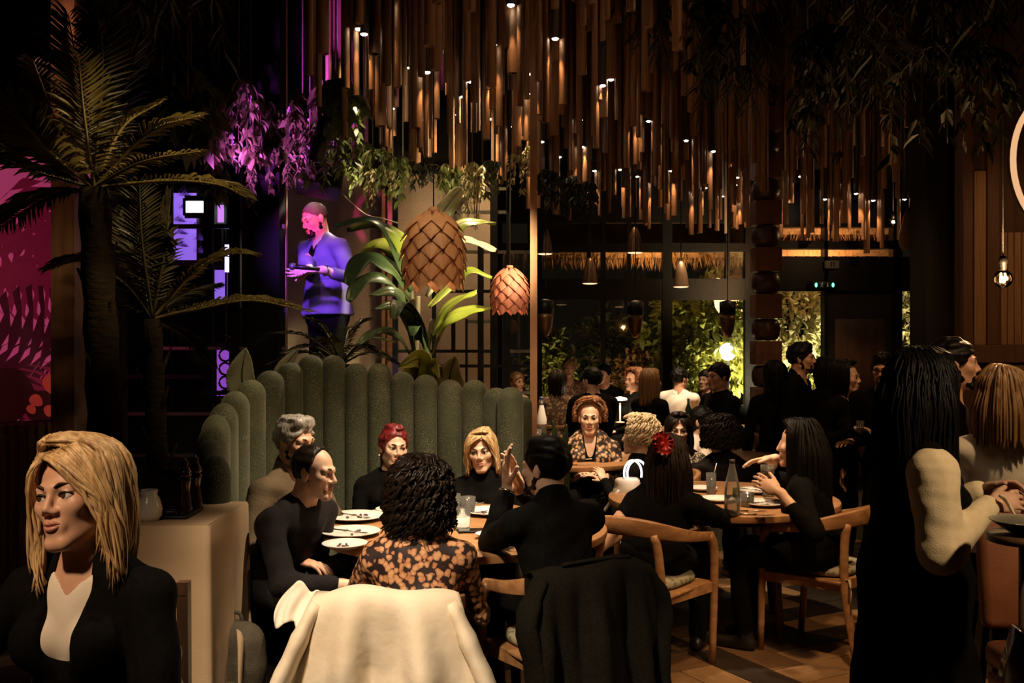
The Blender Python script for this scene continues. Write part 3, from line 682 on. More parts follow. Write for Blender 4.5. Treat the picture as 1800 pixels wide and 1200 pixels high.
def add_head(g, H, R, s, male, nb=None, fine=True):
    l, f, u = R.T
    def q(a, b, c): return H + (l * a + f * b + u * c) * s
    k = .02 * s
    g.ell(q(0, -.014, .030), V3(.073, .094, .084) * s, R, k)
    g.ell(q(0, .030, -.030), V3(.059 if male else .056, .058, .078) * s, R, k)
    jw = .050 if male else .044
    for sd in (-1, 1):
        g.cap(q(sd * jw, .0, -.058), q(sd * .016, .066, -.096), .019 * s, .015 * s, k)
        g.ell(q(sd * .040, .058, -.018), V3(.022, .022, .022) * s, R, .02 * s)
        g.ell(q(sd * .075, -.006, -.006), V3(.008, .019, .031) * s, R, .008 * s)
        g.ell(q(sd * .080, -.012, .004), V3(.006, .013, .022) * s, R, .006 * s)
    g.cap(q(-.012, .074, -.099), q(.012, .074, -.099), (.017 if male else .014) * s, k=.02 * s)
    if fine:
        for sd in (-1, 1):
            g.cap(q(sd * .008, .084, .022), q(sd * .042, .070, .021), (.012 if male else .008) * s, k=.014 * s)
            g.ell(q(sd * .031, .094, .002), V3(.018, .018, .012) * s, R, .012 * s, op='s')
            e = q(sd * .031, .070, .003)
            g.lid(e, .0168 * s, R, .0052 * s, 1, .004 * s)
            g.lid(e, .0160 * s, R, -.0062 * s, -1, .004 * s)
            g.ell(q(sd * .012, .092, -.031), V3(.009, .010, .0075) * s, R, .007 * s)
        g.cap(q(0, .084, .014), q(0, .106 if male else .103, -.024), .0065 * s, (.0105 if male else .0092) * s, .010 * s)
        g.ell(q(0, .080, -.062), V3(.026, .014, .022) * s, R, .012 * s)
    else:
        g.cap(q(0, .084, .012), q(0, .100, -.026), .007 * s, .010 * s, .012 * s)
        g.ell(q(0, .080, -.062), V3(.026, .014, .022) * s, R, .012 * s)
    if nb is not None:
        a = q(0, -.022, -.055); r = (.058 if male else .047) * s
        g.cap(a, nb, r, r * 1.08, .03 * s)
def add_face(root, H, R, s, brow=M_BROW, lip=None, gaze=(0, 0), browr=.0034, makeup=False):
    l, f, u = R.T
    def q(a, b, c): return H + (l * a + f * b + u * c) * s
    gz = nrm(f + l * gaze[0] + u * gaze[1])
    for sd in (-1, 1):
        m = MB(); c = q(sd * .031, .0705, .003); r = .0150 * s
        x = nrm(np.cross(gz, u)); y = np.cross(x, gz); B = np.stack([x, y, gz], 1)
        prof = [(math.sin(t) * r, -math.cos(t) * r) for t in np.linspace(math.pi * .45, math.pi, 9)]
        for i in range(8):
            m.lathe([prof[i], prof[i + 1]], c, 14, 1 if i >= 5 else 0, B, False, False)
        m.build('eye', [M_EYE, M_IRIS], root)
        m = MB(); pts = smooth_path([q(sd * .013, .0905, .021), q(sd * .028, .0885, .0285), q(sd * .047, .069, .023)], 8)
        m.tube(pts, np.array([.8, 1, 1, 1, .9, .8, .6, .3]) * browr * s, 6, flat=(1, 1.2)); m.build('eyebrow', brow, root)
        m = MB(); pts = smooth_path([q(sd * .0165, .0815, .004), q(sd * .024, .0855, .0085), q(sd * .033, .0855, .0095), q(sd * .0465, .0745, .005)], 9)
        m.tube(pts, (.0016 if not makeup else .0026) * s, 5); m.build('lashes', M_LASH, root)
    if lip is not None:
        m = MB()
        m.tube(smooth_path([q(-.023, .0845, -.0585), q(-.008, .0945, -.054), q(0, .0945, -.0555), q(.008, .0945, -.054), q(.023, .0845, -.0585)], 13), np.array([.3, .6, .8, 1, 1, .95, .9, .95, 1, 1, .8, .6, .3]) * .0045 * s, 6)
        m.tube(smooth_path([q(-.021, .0845, -.060), q(-.008, .0935, -.066), q(.008, .0935, -.066), q(.021, .0845, -.060)], 11), np.array([.3, .6, .9, 1, 1.1, 1.1, 1.1, 1, .9, .6, .3]) * .0052 * s, 6)
        m.build('lips', lip, root)
def add_hand(g, w, d, n, side, s=1.0, curl=25, spread=6, thumb=35, fing=None):
    """w wrist, d pointing direction, n palm normal, side +1 left / -1 right hand"""
    w = np.array(w, float); d = nrm(d); n = nrm(np.array(n, float) - d * (np.array(n, float) @ d)); t = np.cross(n, d) * side
    R = np.stack([t, d, n], 1)
    g.ell(w + d * .046 * s, V3(.039, .052, .0155) * s, R, .008 * s)
    g.cap(w - d * .02 * s, w + d * .03 * s, .024 * s, .022 * s, .012 * s)
    for i, (o, L, dz) in enumerate(((.029, .072, 0), (.010, .080, .004), (-.010, .075, .002), (-.028, .058, -.006))):
        c = curl if fing is None else fing[i]
        p = w + (d * (.086 + dz) + t * o) * s; dd = nrm(d + t * math.tan(math.radians(spread)) * (o / .02) )
        r = .0088 * s if i < 3 else .0075 * s
        for j, fr in enumerate((.44, .31, .25)):
            a = math.radians(c * (.7, 1.1, .9)[j]); dd = dd * math.cos(a) + n * math.sin(a); nn = nrm(n - dd * (n @ dd))
            p2 = p + dd * L * fr * s; g.cap(p, p2, r, r * .92, .0035 * s); p = p2; r *= .92
    p = w + (d * .022 + t * .026) * s; a = math.radians(thumb)
    dd = nrm(d * math.cos(a) + t * math.sin(a) + n * .35)
    p2 = p + dd * .042 * s; g.cap(p, p2, .0135 * s, .011 * s, .008 * s)
    dd = nrm(dd + d * .35); g.cap(p2, p2 + dd * .034 * s, .0105 * s, .009 * s, .004 * s)
def ik(S0, T, a, b, hint):
    S0 = np.array(S0, float); T = np.array(T, float); v = T - S0; D = np.linalg.norm(v); dn = v / D
    if D > (a + b) * .995: T = S0 + dn * (a + b) * .995; D = (a + b) * .995
    x = (a * a - b * b + D * D) / (2 * D); hgt = math.sqrt(max(a * a - x * x, 0))
    hh = np.array(hint, float); hh = nrm(hh - dn * (hh @ dn))
    return S0 + dn * x + hh * hgt, T

def wrinkle(seed, amp, fq=26):
    rs = np.random.RandomState(seed); Ks = [nrm(rs.randn(3)) * fq * (1 + .8 * i) for i in range(4)]; ph = rs.rand(4) * 6
    def d(P):
        w = P + .03 * np.sin(P[:, [1, 2, 0]] * 11 + ph[0])
        return amp * sum(np.sin(w @ K + p) / (1 + .6 * i) for i, (K, p) in enumerate(zip(Ks, ph)))
    return d

# ---- hair
def hair_cap(H, R, s, front=(.088, .066), ear=(.012, -.018), nape=-.078, t=.013, extra=(), h=.005, seed=1, amp=.0025, fq=120, sub=()):
    l, f, u = R.T
    def q(a, b, c): return H + (l * a + f * b + u * c) * s
    g = SDF(); g.ell(q(0, -.016, .032), (V3(.073, .094, .084) + t) * s, R, .02)
    for c, r in extra: g.ell(q(*c), np.array(r) * s, R, .025 * s)
    df, du = front[0] - ear[0], front[1] - ear[1]
    nn = f * du - u * df; nn = nrm(nn if nn @ f > 0 else -nn)
    g.cut(q(0, *front), nn); g.cut(q(0, 0, nape), -u + f * .25)
    for c, r in sub: g.ell(q(*c), np.array(r) * s, R, .012 * s, op='s')
    rs = np.random.RandomState(seed); A = rs.randn(3) * .3
    def d(P):
        L = (P - H) @ R / s; ph = np.arctan2(L[:, 0], L[:, 1] + .01)
        return -amp * (np.sin(P @ (R[:, 0] * fq) + 4 * np.sin(L[:, 2] * 40 + A[0])) + np.sin(P @ (R[:, 1] * fq * .8) + 3 * np.sin(L[:, 0] * 50)) + .6 * np.sin(L[:, 2] * 160 + A[2]))
    return g.mesh(h, d, 'hair')
def hair_strands(H, R, s, n=260, length=.30, vol=.012, flare=.0, phi0=74, part=.02, wave=.0, wf=30, curl=.0, end=.03, seed=3, r=.0065, back_in=0.0, top=.122, spread=.012, lenvar=.15, gap=None, bang=0, clump=0, tuck=None):
    """combed strands from the parting over the skull, then hanging straight down"""
    l, f, u = R.T; rs = np.random.RandomState(seed); m = MB(); Z = V3(0, 0, 1)
    for i in range(n):
        ph0 = rs.uniform(-180, 180)
        if bang and abs(ph0) < phi0 and rs.rand() < .5: mode = 'bang'
        else: mode = ''
        sg = 1 if ph0 > part * 100 else -1
        ph1 = ph0 if (abs(ph0) > phi0 or mode) else sg * (phi0 + rs.uniform(-4, 14))
        if gap and gap[0] < ph1 < gap[1]: continue
        Ln = length * (1 + rs.uniform(-lenvar, lenvar * .4)); K = 16; pts = []; rad = []
        lay = rs.uniform(0, spread); w0 = rs.rand() * 6.3
        tot = .20 + Ln if not mode else bang + .1
        start = rs.uniform(0, .05) if abs(ph0) > phi0 else 0
        fo = rs.uniform(0, .078) if abs(ph0) < phi0 and not mode else (rs.uniform(-.05, .02) if abs(ph0) > 110 else 0)   # roots spread along the parting
        for j in range(K):
            tt = start + (tot - start) * j / (K - 1)
            th = min(tt / .105, 1.62)                       # angle down the skull
            a = math.radians(ph0 + (ph1 - ph0) * min(1, max(0, (tt - .02) / .08)) ** .7)
            rl, rf = (.073 + vol + lay), (.094 + vol + lay); ru = .086 + vol * .8 + lay
            if tt < .17:
                cu = math.cos(th) * ru; cr = math.sin(th)
                p = H + (l * (math.sin(a) * cr * rl + part * (1 - min(1, tt / .08))) + f * (math.cos(a) * cr * rf - .015) + u * (cu + .033)) * s
                if fo: kf = 1 - min(1, tt / .10); p = p + (f * fo * kf - u * (ru * (1 - math.sqrt(max(0, 1 - (max(fo - .015, 0) / .112) ** 2)))) * kf) * s
                last = p; dirn = l * math.sin(a) * rl + f * math.cos(a) * rf; dirn = nrm(dirn - Z * (dirn @ Z)); t0 = tt
            else:
                dd = tt - t0; fl = flare * dd - end * max(0, (dd / max(Ln, .01)) ** 3) * 1.2
                if back_in and math.cos(a) < 0: fl += back_in * math.sin(min(1, dd / .12) * math.pi / 2) * .05
                p = last - Z * dd * s + dirn * fl * s
            if wave: p = p + (np.cross(Z, dirn if tt >= .17 else l) * math.sin(tt * wf + w0) + l * .5 * math.cos(tt * wf * .8 + w0)) * wave * min(1, tt / .12) * s
            if curl: p = p + (l * math.cos(tt * 95 + w0) + f * math.sin(tt * 95 + w0) + Z * math.cos(tt * 60 + w0 * 2) * .6) * curl * min(1, tt / .06) * s
            pts.append(p); rad.append(r * s * (1 - .75 * (j / (K - 1)) ** 3) * (1 if j else .4))
        m.tube(pts, rad, 5, up=tuple(nrm(f + .2 * l + .1 * u)))
    return m
def fringe(p, m, n=60, paths=None, seed=5, r=.0045, jit=.006):
    """swept front locks laid along given paths in head space"""
    H, R, s = p['H'], p['R'], p['s']; rs = np.random.RandomState(seed); b = MB()
    for path in paths:
        A = np.array(path[0], float); B = np.array(path[1], float)          # first and last lock of a fan
        for i in range(n):
            t = (i + rs.rand()) / n; P = smooth_path((A * (1 - t) + B * t) + rs.randn(len(A), 3) * jit * np.linspace(.3, 1.3, len(A))[:, None], 14)
            b.tube([H + R @ (q * s) for q in P], np.concatenate([np.linspace(.5, 1, 4), np.ones(6), np.linspace(.9, .2, 4)]) * r * s, 5)
    return b.build('fringe', m, p['root'])
def beard_mesh(H, R, s, t=.008, h=.005, seed=2):
    l, f, u = R.T
    def q(a, b, c): return H + (l * a + f * b + u * c) * s
    g = SDF()
    for sd in (-1, 1):
        g.cap(q(sd * .060, .006, -.036), q(sd * .047, .012, -.064), (.010 + t) * s, (.014 + t) * s, .02)
        g.cap(q(sd * .047, .012, -.064), q(sd * .018, .068, -.094), (.014 + t) * s, (.014 + t) * s, .02)
        g.cap(q(sd * .004, .090, -.046), q(sd * .026, .078, -.060), .008 * s, .007 * s, .008)
        g.cap(q(sd * .026, .078, -.060), q(sd * .02, .074, -.085), .007 * s, .01 * s, .008)
    g.cap(q(-.012, .077, -.098), q(.012, .077, -.098), (.016 + t) * s, k=.02)
    return g.mesh(h, wrinkle(seed, .0015, 200), 'beard')

PEOPLE = {}
def person(key, label, head, yaw, hyaw=None, hp=0, hr=0, lean=6, side=0, sit=.46, male=False, s=1.0, skin=SKIN, build=1.0,
           top=None, topname='shirt', sleeve=1.0, neck='crew', bottom=None, shoes=None, arms=None, hands=None, face=True, lip=None,
           brow=M_BROW, gaze=(0, 0), h=.0055, hc=.010, legs=True, wr=.0035, vdeep=.12, vw=1.0, inner=None, makeup=False, group=None, bare=False, knees=None, armr=1.0, spine=None):
    H = np.array(head, float); hyaw = yaw if hyaw is None else hyaw
    hl, hf, hu = frame(hyaw, hp, hr); HR = np.stack([hl, hf, hu], 1)
    l, f, Z = frame(yaw); le = math.radians(lean); sp = nrm(Z * math.cos(le) + f * math.sin(le) + l * side)
    NB = H - hu * .085 * s - sp * .085 * s - hf * .02 * s       # base of the neck
    if sit is not None:
        L = (NB[2] - (sit + .10)) / max(sp[2], .3); P = NB - sp * L
        if not .40 < L / s < .62: print('TORSO', key, round(L / s, 2))
    else:
        P = NB - sp * .52 * s; P[2] = NB[2] - .52 * s
    L = np.linalg.norm(NB - P)
    base = V3(P[0], P[1], 0)
    root = thing('person', base, label, 'person', group)
    R = np.stack([l, nrm(np.cross(sp, l)) * (1 if np.cross(sp, l) @ f > 0 else -1), sp], 1); fl = R[:, 1]
    shw = (.186 if male else .154) * s * (.5 + .5 * build); bw = build * s
    SH = {sd: NB - sp * .055 * s + l * sd * shw for sd in (-1, 1)}
    ua, fa = .285 * s, .245 * s
    A = {}
    for sd, nm in ((1, 'L'), (-1, 'R')):
        spec = (arms or {}).get(nm)
        if spec is None:
            if sit is not None: T = P + f * .34 * s + l * sd * .10 * s + Z * .10 * s; hint = l * sd * .6 - Z - f * .5
            else: T = SH[sd] - Z * .50 * s + l * sd * .09 * s + f * .06 * s; hint = -f + l * sd * .3
        else: T, hint = spec
        E, T = ik(SH[sd], T, ua, fa, hint); A[sd] = (E, T)
    def torso(g, o, k=.04):
        g.ell(P + sp * .04 * s, V3(.165 if not male else .16, .118, .12) * bw + o, R, k)
        g.ell(P + sp * L * .40, V3(.128 if not male else .145, .094 if not male else .105, .17) * bw + o, R, k)
        g.ell(P + sp * L * .70, V3(.142 if not male else .165, .100 if not male else .115, .17) * bw + o, R, k)
        if not male:
            for sd in (-1, 1): g.ell(P + sp * L * .64 + l * sd * .070 * bw + fl * .078 * bw, V3(.062, .055, .062) * bw + o, R, .03)
        g.cap(SH[-1] + l * .02 * s, SH[1] - l * .02 * s, .052 * s + o, k=k)
        for sd in (-1, 1): g.cap(NB + sp * .02 * s - fl * .012 * s, SH[sd] + sp * .012 * s, .046 * s + o, .040 * s + o, k)
    # skin: one continuous surface of head, neck, trunk, arms and hands
    g = SDF(); add_head(g, H, HR, s, male, NB - sp * .02 * s, face)
    torso(g, -.014 * s)
    for sd, nm in ((1, 'L'), (-1, 'R')):
        E, T = A[sd]; ar = armr * s * (1.12 if male else 1)
        g.cap(SH[sd], E, .043 * ar, .036 * ar, .02); g.cap(E, T, .036 * ar, .024 * ar, .015)
        hd = (hands or {}).get(nm, {}); d = nrm(hd.get('d', T - E)); n = hd.get('n', -Z if abs(d[2]) < .8 else -l * sd)
        add_hand(g, T + d * .012 * s, d, n, sd, s * (1.05 if male else .97), hd.get('curl', 22), hd.get('spread', 5), hd.get('thumb', 35), hd.get('fing'))
    body = link_mesh('body', g.mesh(h, None, 'body'), skin, root)
    if face: add_face(root, H, HR, s, brow, lip, gaze, .0036 if male else .0024, makeup)
    # top
    if top is not None:
        g = SDF(); torso(g, .004)
        for sd in (-1, 1):
            E, T = A[sd]; ar = armr * s * (1.12 if male else 1)
            if sleeve > .05:
                if sleeve <= .5: E2 = SH[sd] + (E - SH[sd]) * sleeve * 2; g.cap(SH[sd], E2, .056 * ar, .050 * ar, .025)
                else:
                    g.cap(SH[sd], E, .056 * ar, .047 * ar, .025); g.cap(E, E + (T - E) * (sleeve - .5) * 2, .048 * ar, .036 * ar, .02)
        if neck == 'v':
            a = NB + fl * .10 * s + sp * .06 * s; b = P + sp * (L - vdeep) + fl * .14 * s
            g.cap(a, b, .060 * s * vw, .012 * s * vw, .01, op='s')
        if neck in ('crew', 'v'): g.cap(NB - sp * .01 * s, NB + sp * .12 * s + hu * .02, .055 * s if not male else .064 * s, k=.012, op='s')
        if neck == 'turtle': g.cap(NB, NB + (H - hu * .09 * s - hf * .02 * s - NB) * .92, .060 * s, .056 * s, .015)
        if neck == 'collar':
            g.cap(NB - sp * .01 * s, NB + sp * .045 * s - fl * .012 * s, .074 * s, .072 * s, .012)
            g.cap(NB + sp * .0 * s + fl * .03 * s, NB + sp * .14 * s + fl * .03 * s, .062 * s, .07 * s, k=.01, op='s')
        if legs is False or sit is None or True: pass
        link_mesh(topname, g.mesh(hc, wrinkle(hash(key) % 999 if False else len(key) * 7 + sum(map(ord, key)) % 97, wr), topname), top, root)
    if inner is not None:
        g = SDF(); torso(g, -.006); g.cap(NB + fl * .10 * s + sp * .05 * s, P + sp * (L - .17) + fl * .14 * s, .056 * s, .008 * s, .01, op='s')
        g.cap(NB - sp * .01 * s, NB + sp * .12 * s, .066 * s, k=.012, op='s')
        link_mesh('inner_top', g.mesh(hc * .8, None, 'inner'), inner, root)
    # legs
    if legs:
        g = SDF(); g.ell(P + sp * .01 * s, V3(.163, .122, .10) * bw, R, .04); F = {}
        for sd in (-1, 1):
            hip = P + l * sd * .085 * s - Z * .02
            if sit is not None:
                kn = hip + f * .40 * s + l * sd * .03; kn[2] = max(sit + .05, .12); an = kn + f * (-.04) ; an[2] = .085
                if knees is not None: kn = np.array(knees[0 if sd == 1 else 1], float); an = V3(kn[0] - f[0] * .03, kn[1] - f[1] * .03, .085)
            else:
                kn = V3(hip[0], hip[1], P[2] * .52) + f * .03 + l * sd * .01; an = V3(hip[0], hip[1], .085) + l * sd * .02
            g.cap(hip, kn, .082 * bw, .060 * bw, .03); g.cap(kn, an, .058 * bw, .046 * bw, .02); F[sd] = an
        link_mesh('trousers', g.mesh(.013, wrinkle(5, .003), 'trousers'), bottom or M_BLACKC, root)
        for sd in (-1, 1):
            g = SDF(); a = F[sd].copy(); g.cap(a, a - Z * .03, .045, .042, .02); g.cap(V3(a[0], a[1], .038) - f * .03, V3(a[0], a[1], .034) + f * .15, .036, .030, .02)
            g.cut((0, 0, .002), (0, 0, -1)); link_mesh('shoe', g.mesh(.012, None, 'shoe'), shoes or M_SHOE, root)
    info = dict(root=root, H=H, R=HR, s=s, NB=NB, P=P, f=f, l=l, sp=sp, fl=fl, A=A, SH=SH, L=L)
    PEOPLE[key] = info
    return info
def hair(p, kind, m, **kw):
    H, R, s, root = p['H'], p['R'], p['s'], p['root']
    if kind == 'short': return link_mesh('hair', hair_cap(H, R, s, **kw), m, root)
    ck = dict(t=.007, h=.007, amp=.001, front=(.045, .108), ear=(-.002, -.01)); ck.update(kw.pop('cap', {}))
    cm = hair_cap(H, R, s, **ck)
    b = hair_strands(H, R, s, **kw)
    n = len(cm.vertices); co = np.empty(n * 3, np.float32); cm.vertices.foreach_get('co', co)
    b.add(co.reshape(-1, 3), [tuple(q.vertices) for q in cm.polygons]); bpy.data.meshes.remove(cm)
    return b.build('hair', m, root)
M_BLACKC = mat('black_cloth', (.0022, .002, .0019), .85, col2=(.0045, .004, .0035), scale=60, bump=.15, bscale=300, spec=.08)
M_SHOE = mat('shoe_leather', (.012, .009, .007), .4)
# ---------------------------------------------------------------- banquette of padded channels
M_VELVET = mat('green_velvet', (.045, .050, .027), .8, col2=(.062, .066, .037), scale=5, sheen=.12, spec=.2, bump=.2, bscale=120)
def speckle(m, col=(.22, .205, .13), scale=150, thr=.23):     # the cloth's pale flecks
    nt = m.node_tree; N = nt.nodes; Lk = nt.links; b = N['Principled BSDF']
    src = [l.from_socket for l in nt.links if l.to_socket == b.inputs['Base Color']][0]
    tc = N.new('ShaderNodeTexCoord'); v = N.new('ShaderNodeTexVoronoi'); v.inputs['Scale'].default_value = scale; Lk.new(tc.outputs['Object'], v.inputs['Vector'])
    nz = N.new('ShaderNodeTexNoise'); nz.inputs['Scale'].default_value = 9; Lk.new(tc.outputs['Object'], nz.inputs['Vector'])
    mu = N.new('ShaderNodeMath'); mu.operation = 'MULTIPLY'; mu.inputs[1].default_value = thr * 2; Lk.new(nz.outputs['Fac'], mu.inputs[0])
    lt = N.new('ShaderNodeMath'); lt.operation = 'LESS_THAN'; Lk.new(v.outputs['Distance'], lt.inputs[0]); Lk.new(mu.outputs[0], lt.inputs[1])
    mx = N.new('ShaderNodeMix'); mx.data_type = 'RGBA'; Lk.new(lt.outputs[0], mx.inputs[0]); Lk.new(src, mx.inputs[6]); mx.inputs[7].default_value = (*col, 1); Lk.new(mx.outputs[2], b.inputs['Base Color'])
speckle(M_VELVET)
bq = thing('banquette', (-.75, 5.6, 0), 'curved green velvet banquette with tall rounded back channels around the table', 'banquette')
# each channel: pixel centre, top pixel row, distance, width
CH = [(377, 800, 4.34, .115), (370, 772, 4.52, .115), (373, 748, 4.72, .115), (379, 728, 4.93, .12), (393, 708, 5.14, .12), (413, 687, 5.34, .125), (441, 667, 5.52, .13), (475, 651, 5.68, .133), (510, 637, 5.80, .135), (546, 623, 5.88, .137), (586, 624, 5.93, .137), (626, 638, 5.95, .137), (667, 638, 5.96, .138), (707, 653, 5.97, .138), (748, 658, 5.98, .14), (791, 667, 5.98, .14), (834, 667, 5.97, .14), (872, 681, 5.92, .132), (897, 680, 5.80, .125)]
def channel(c, ztop, w, dep, ang, zb=.12):
    n = 9; r = w / 2; pts = []; prof = []
    hz = np.concatenate([np.linspace(zb, ztop - r, 6), ztop - r + r * np.sin(np.linspace(.22, 1.52, 7))])
    sc = np.concatenate([np.ones(6), np.cos(np.linspace(.22, 1.52, 7))]); sc[0] = .9
    an = np.arange(16) / 16 * 2 * np.pi; V = []
    for z, q in zip(hz, sc):
        for a in an:
            x = np.sign(np.cos(a)) * abs(np.cos(a)) ** .8 * r * 1.04 * max(q, .05); y = np.sign(np.sin(a)) * abs(np.sin(a)) ** .8 * dep / 2 * max(q, .05)
            V.append((x, y, z))
    V = np.array(V) @ rotz(ang).T + V3(c[0], c[1], 0); k = len(hz); m = MB()
    m.add(V, [(i * 16 + j, i * 16 + (j + 1) % 16, (i + 1) * 16 + (j + 1) % 16, (i + 1) * 16 + j) for i in range(k - 1) for j in range(16)] + [tuple(range(16))[::-1], tuple((k - 1) * 16 + j for j in range(16))])
    return m
pos = [W(x, y, d) for x, y, d, w in CH]
for i, (x, y, d, w) in enumerate(CH):
    a = pos[max(i - 1, 0)]; b = pos[min(i + 1, len(CH) - 1)]; ang = math.atan2(b.y - a.y, b.x - a.x)
    gap = (Vector((pos[min(i + 1, len(CH) - 1)].x, pos[min(i + 1, len(CH) - 1)].y)) - Vector((pos[max(i - 1, 0)].x, pos[max(i - 1, 0)].y))).length / (2 if 0 < i < len(CH) - 1 else 1)
    channel(pos[i], pos[i].z, max(w, gap * .97), .14, ang).build('back_channel', M_VELVET, bq)
# seat follows the back
sp = smooth_path([V3(p.x, p.y, 0) for p in pos], 40); cen = V3(-.55, 4.75, 0)
inn = []
for i, p in enumerate(sp):
    dirn = nrm(cen - p); inn.append((p + dirn * .06, p + dirn * .52))
sec = [(0, .30), (0, .44), (.06, .462), (.9, .462), (.985, .44), (1, .40), (1, .12), (0, .12)]
P = np.array([[a + (b - a) * u + V3(0, 0, z) for u, z in sec + sec[:1]] for a, b in inn])
MB().grid(P).build('seat', M_VELVET, bq)
PB = MB(); PB.grid(np.array([[a + (b - a) * u * .92 + V3(0, 0, z) for u, z in ((0, 0), (0, .125), (1, .125), (1, 0))] for a, b in inn])); PB.build('plinth', M_DARKWALL, bq, smooth=False)
c = W(921, 697, 6.35); q = thing('pouf_seat', (c.x, 6.35, 0), 'single rounded pale green padded seat back beside the copper post', 'seat')
channel((c.x, 6.35), c.z, .10, .13, 0, .1).build('back_channel', M_VELVET, q); MB().lathe([(.12, 0), (.13, .03), (.13, .10), (.05, .11)], (c.x, 6.35, 0), 20).build('base', M_DARKWALL, q)

# ---------------------------------------------------------------- tables
def table(name, c, R, label, top=.75, th=.042, M=M_WOOD, legs=4):
    t = thing(name, (c[0], c[1], 0), label, 'table')
    MB().lathe([(R - .03, top - th), (R - .004, top - th + .006), (R, top - th / 2), (R - .003, top - .004), (R - .012, top)], (c[0], c[1], 0), 64).build('table_top', M, t, angle=50)
    MB().lathe([(R * .62, top - th - .06), (R * .62, top - th)], (c[0], c[1], 0), 40).build('apron', M_WOODD, t)
    for i in range(legs):
        a = i / legs * 6.283 + .6
        MB().tube([(c[0] + R * .55 * math.cos(a), c[1] + R * .55 * math.sin(a), top - th), (c[0] + R * .66 * math.cos(a), c[1] + R * .66 * math.sin(a), 0)], [.034, .020], 10).build('leg', M_WOODD, t)
    return t
T1 = (-.235, 4.87); T2 = (1.22, 5.78); T3 = (.42, 7.75)
table('dining_table', T1, .70, 'round oak dining table in front of the green banquette')
table('dining_table', T2, .66, 'round oak dining table holding the clear water bottle')
table('dining_table', T3, .62, 'round oak dining table in front of the woman in leopard print')
table('dining_table', (1.95, 10.6), .6, 'far table in front of the man in the white shirt')
table('dining_table', (.55, 11.2), .55, 'far table behind the copper post beside the windows')
table('dining_table', (1.75, 8.0), .45, 'small table hidden behind the dark curly haired diner', M=M_WOODD)

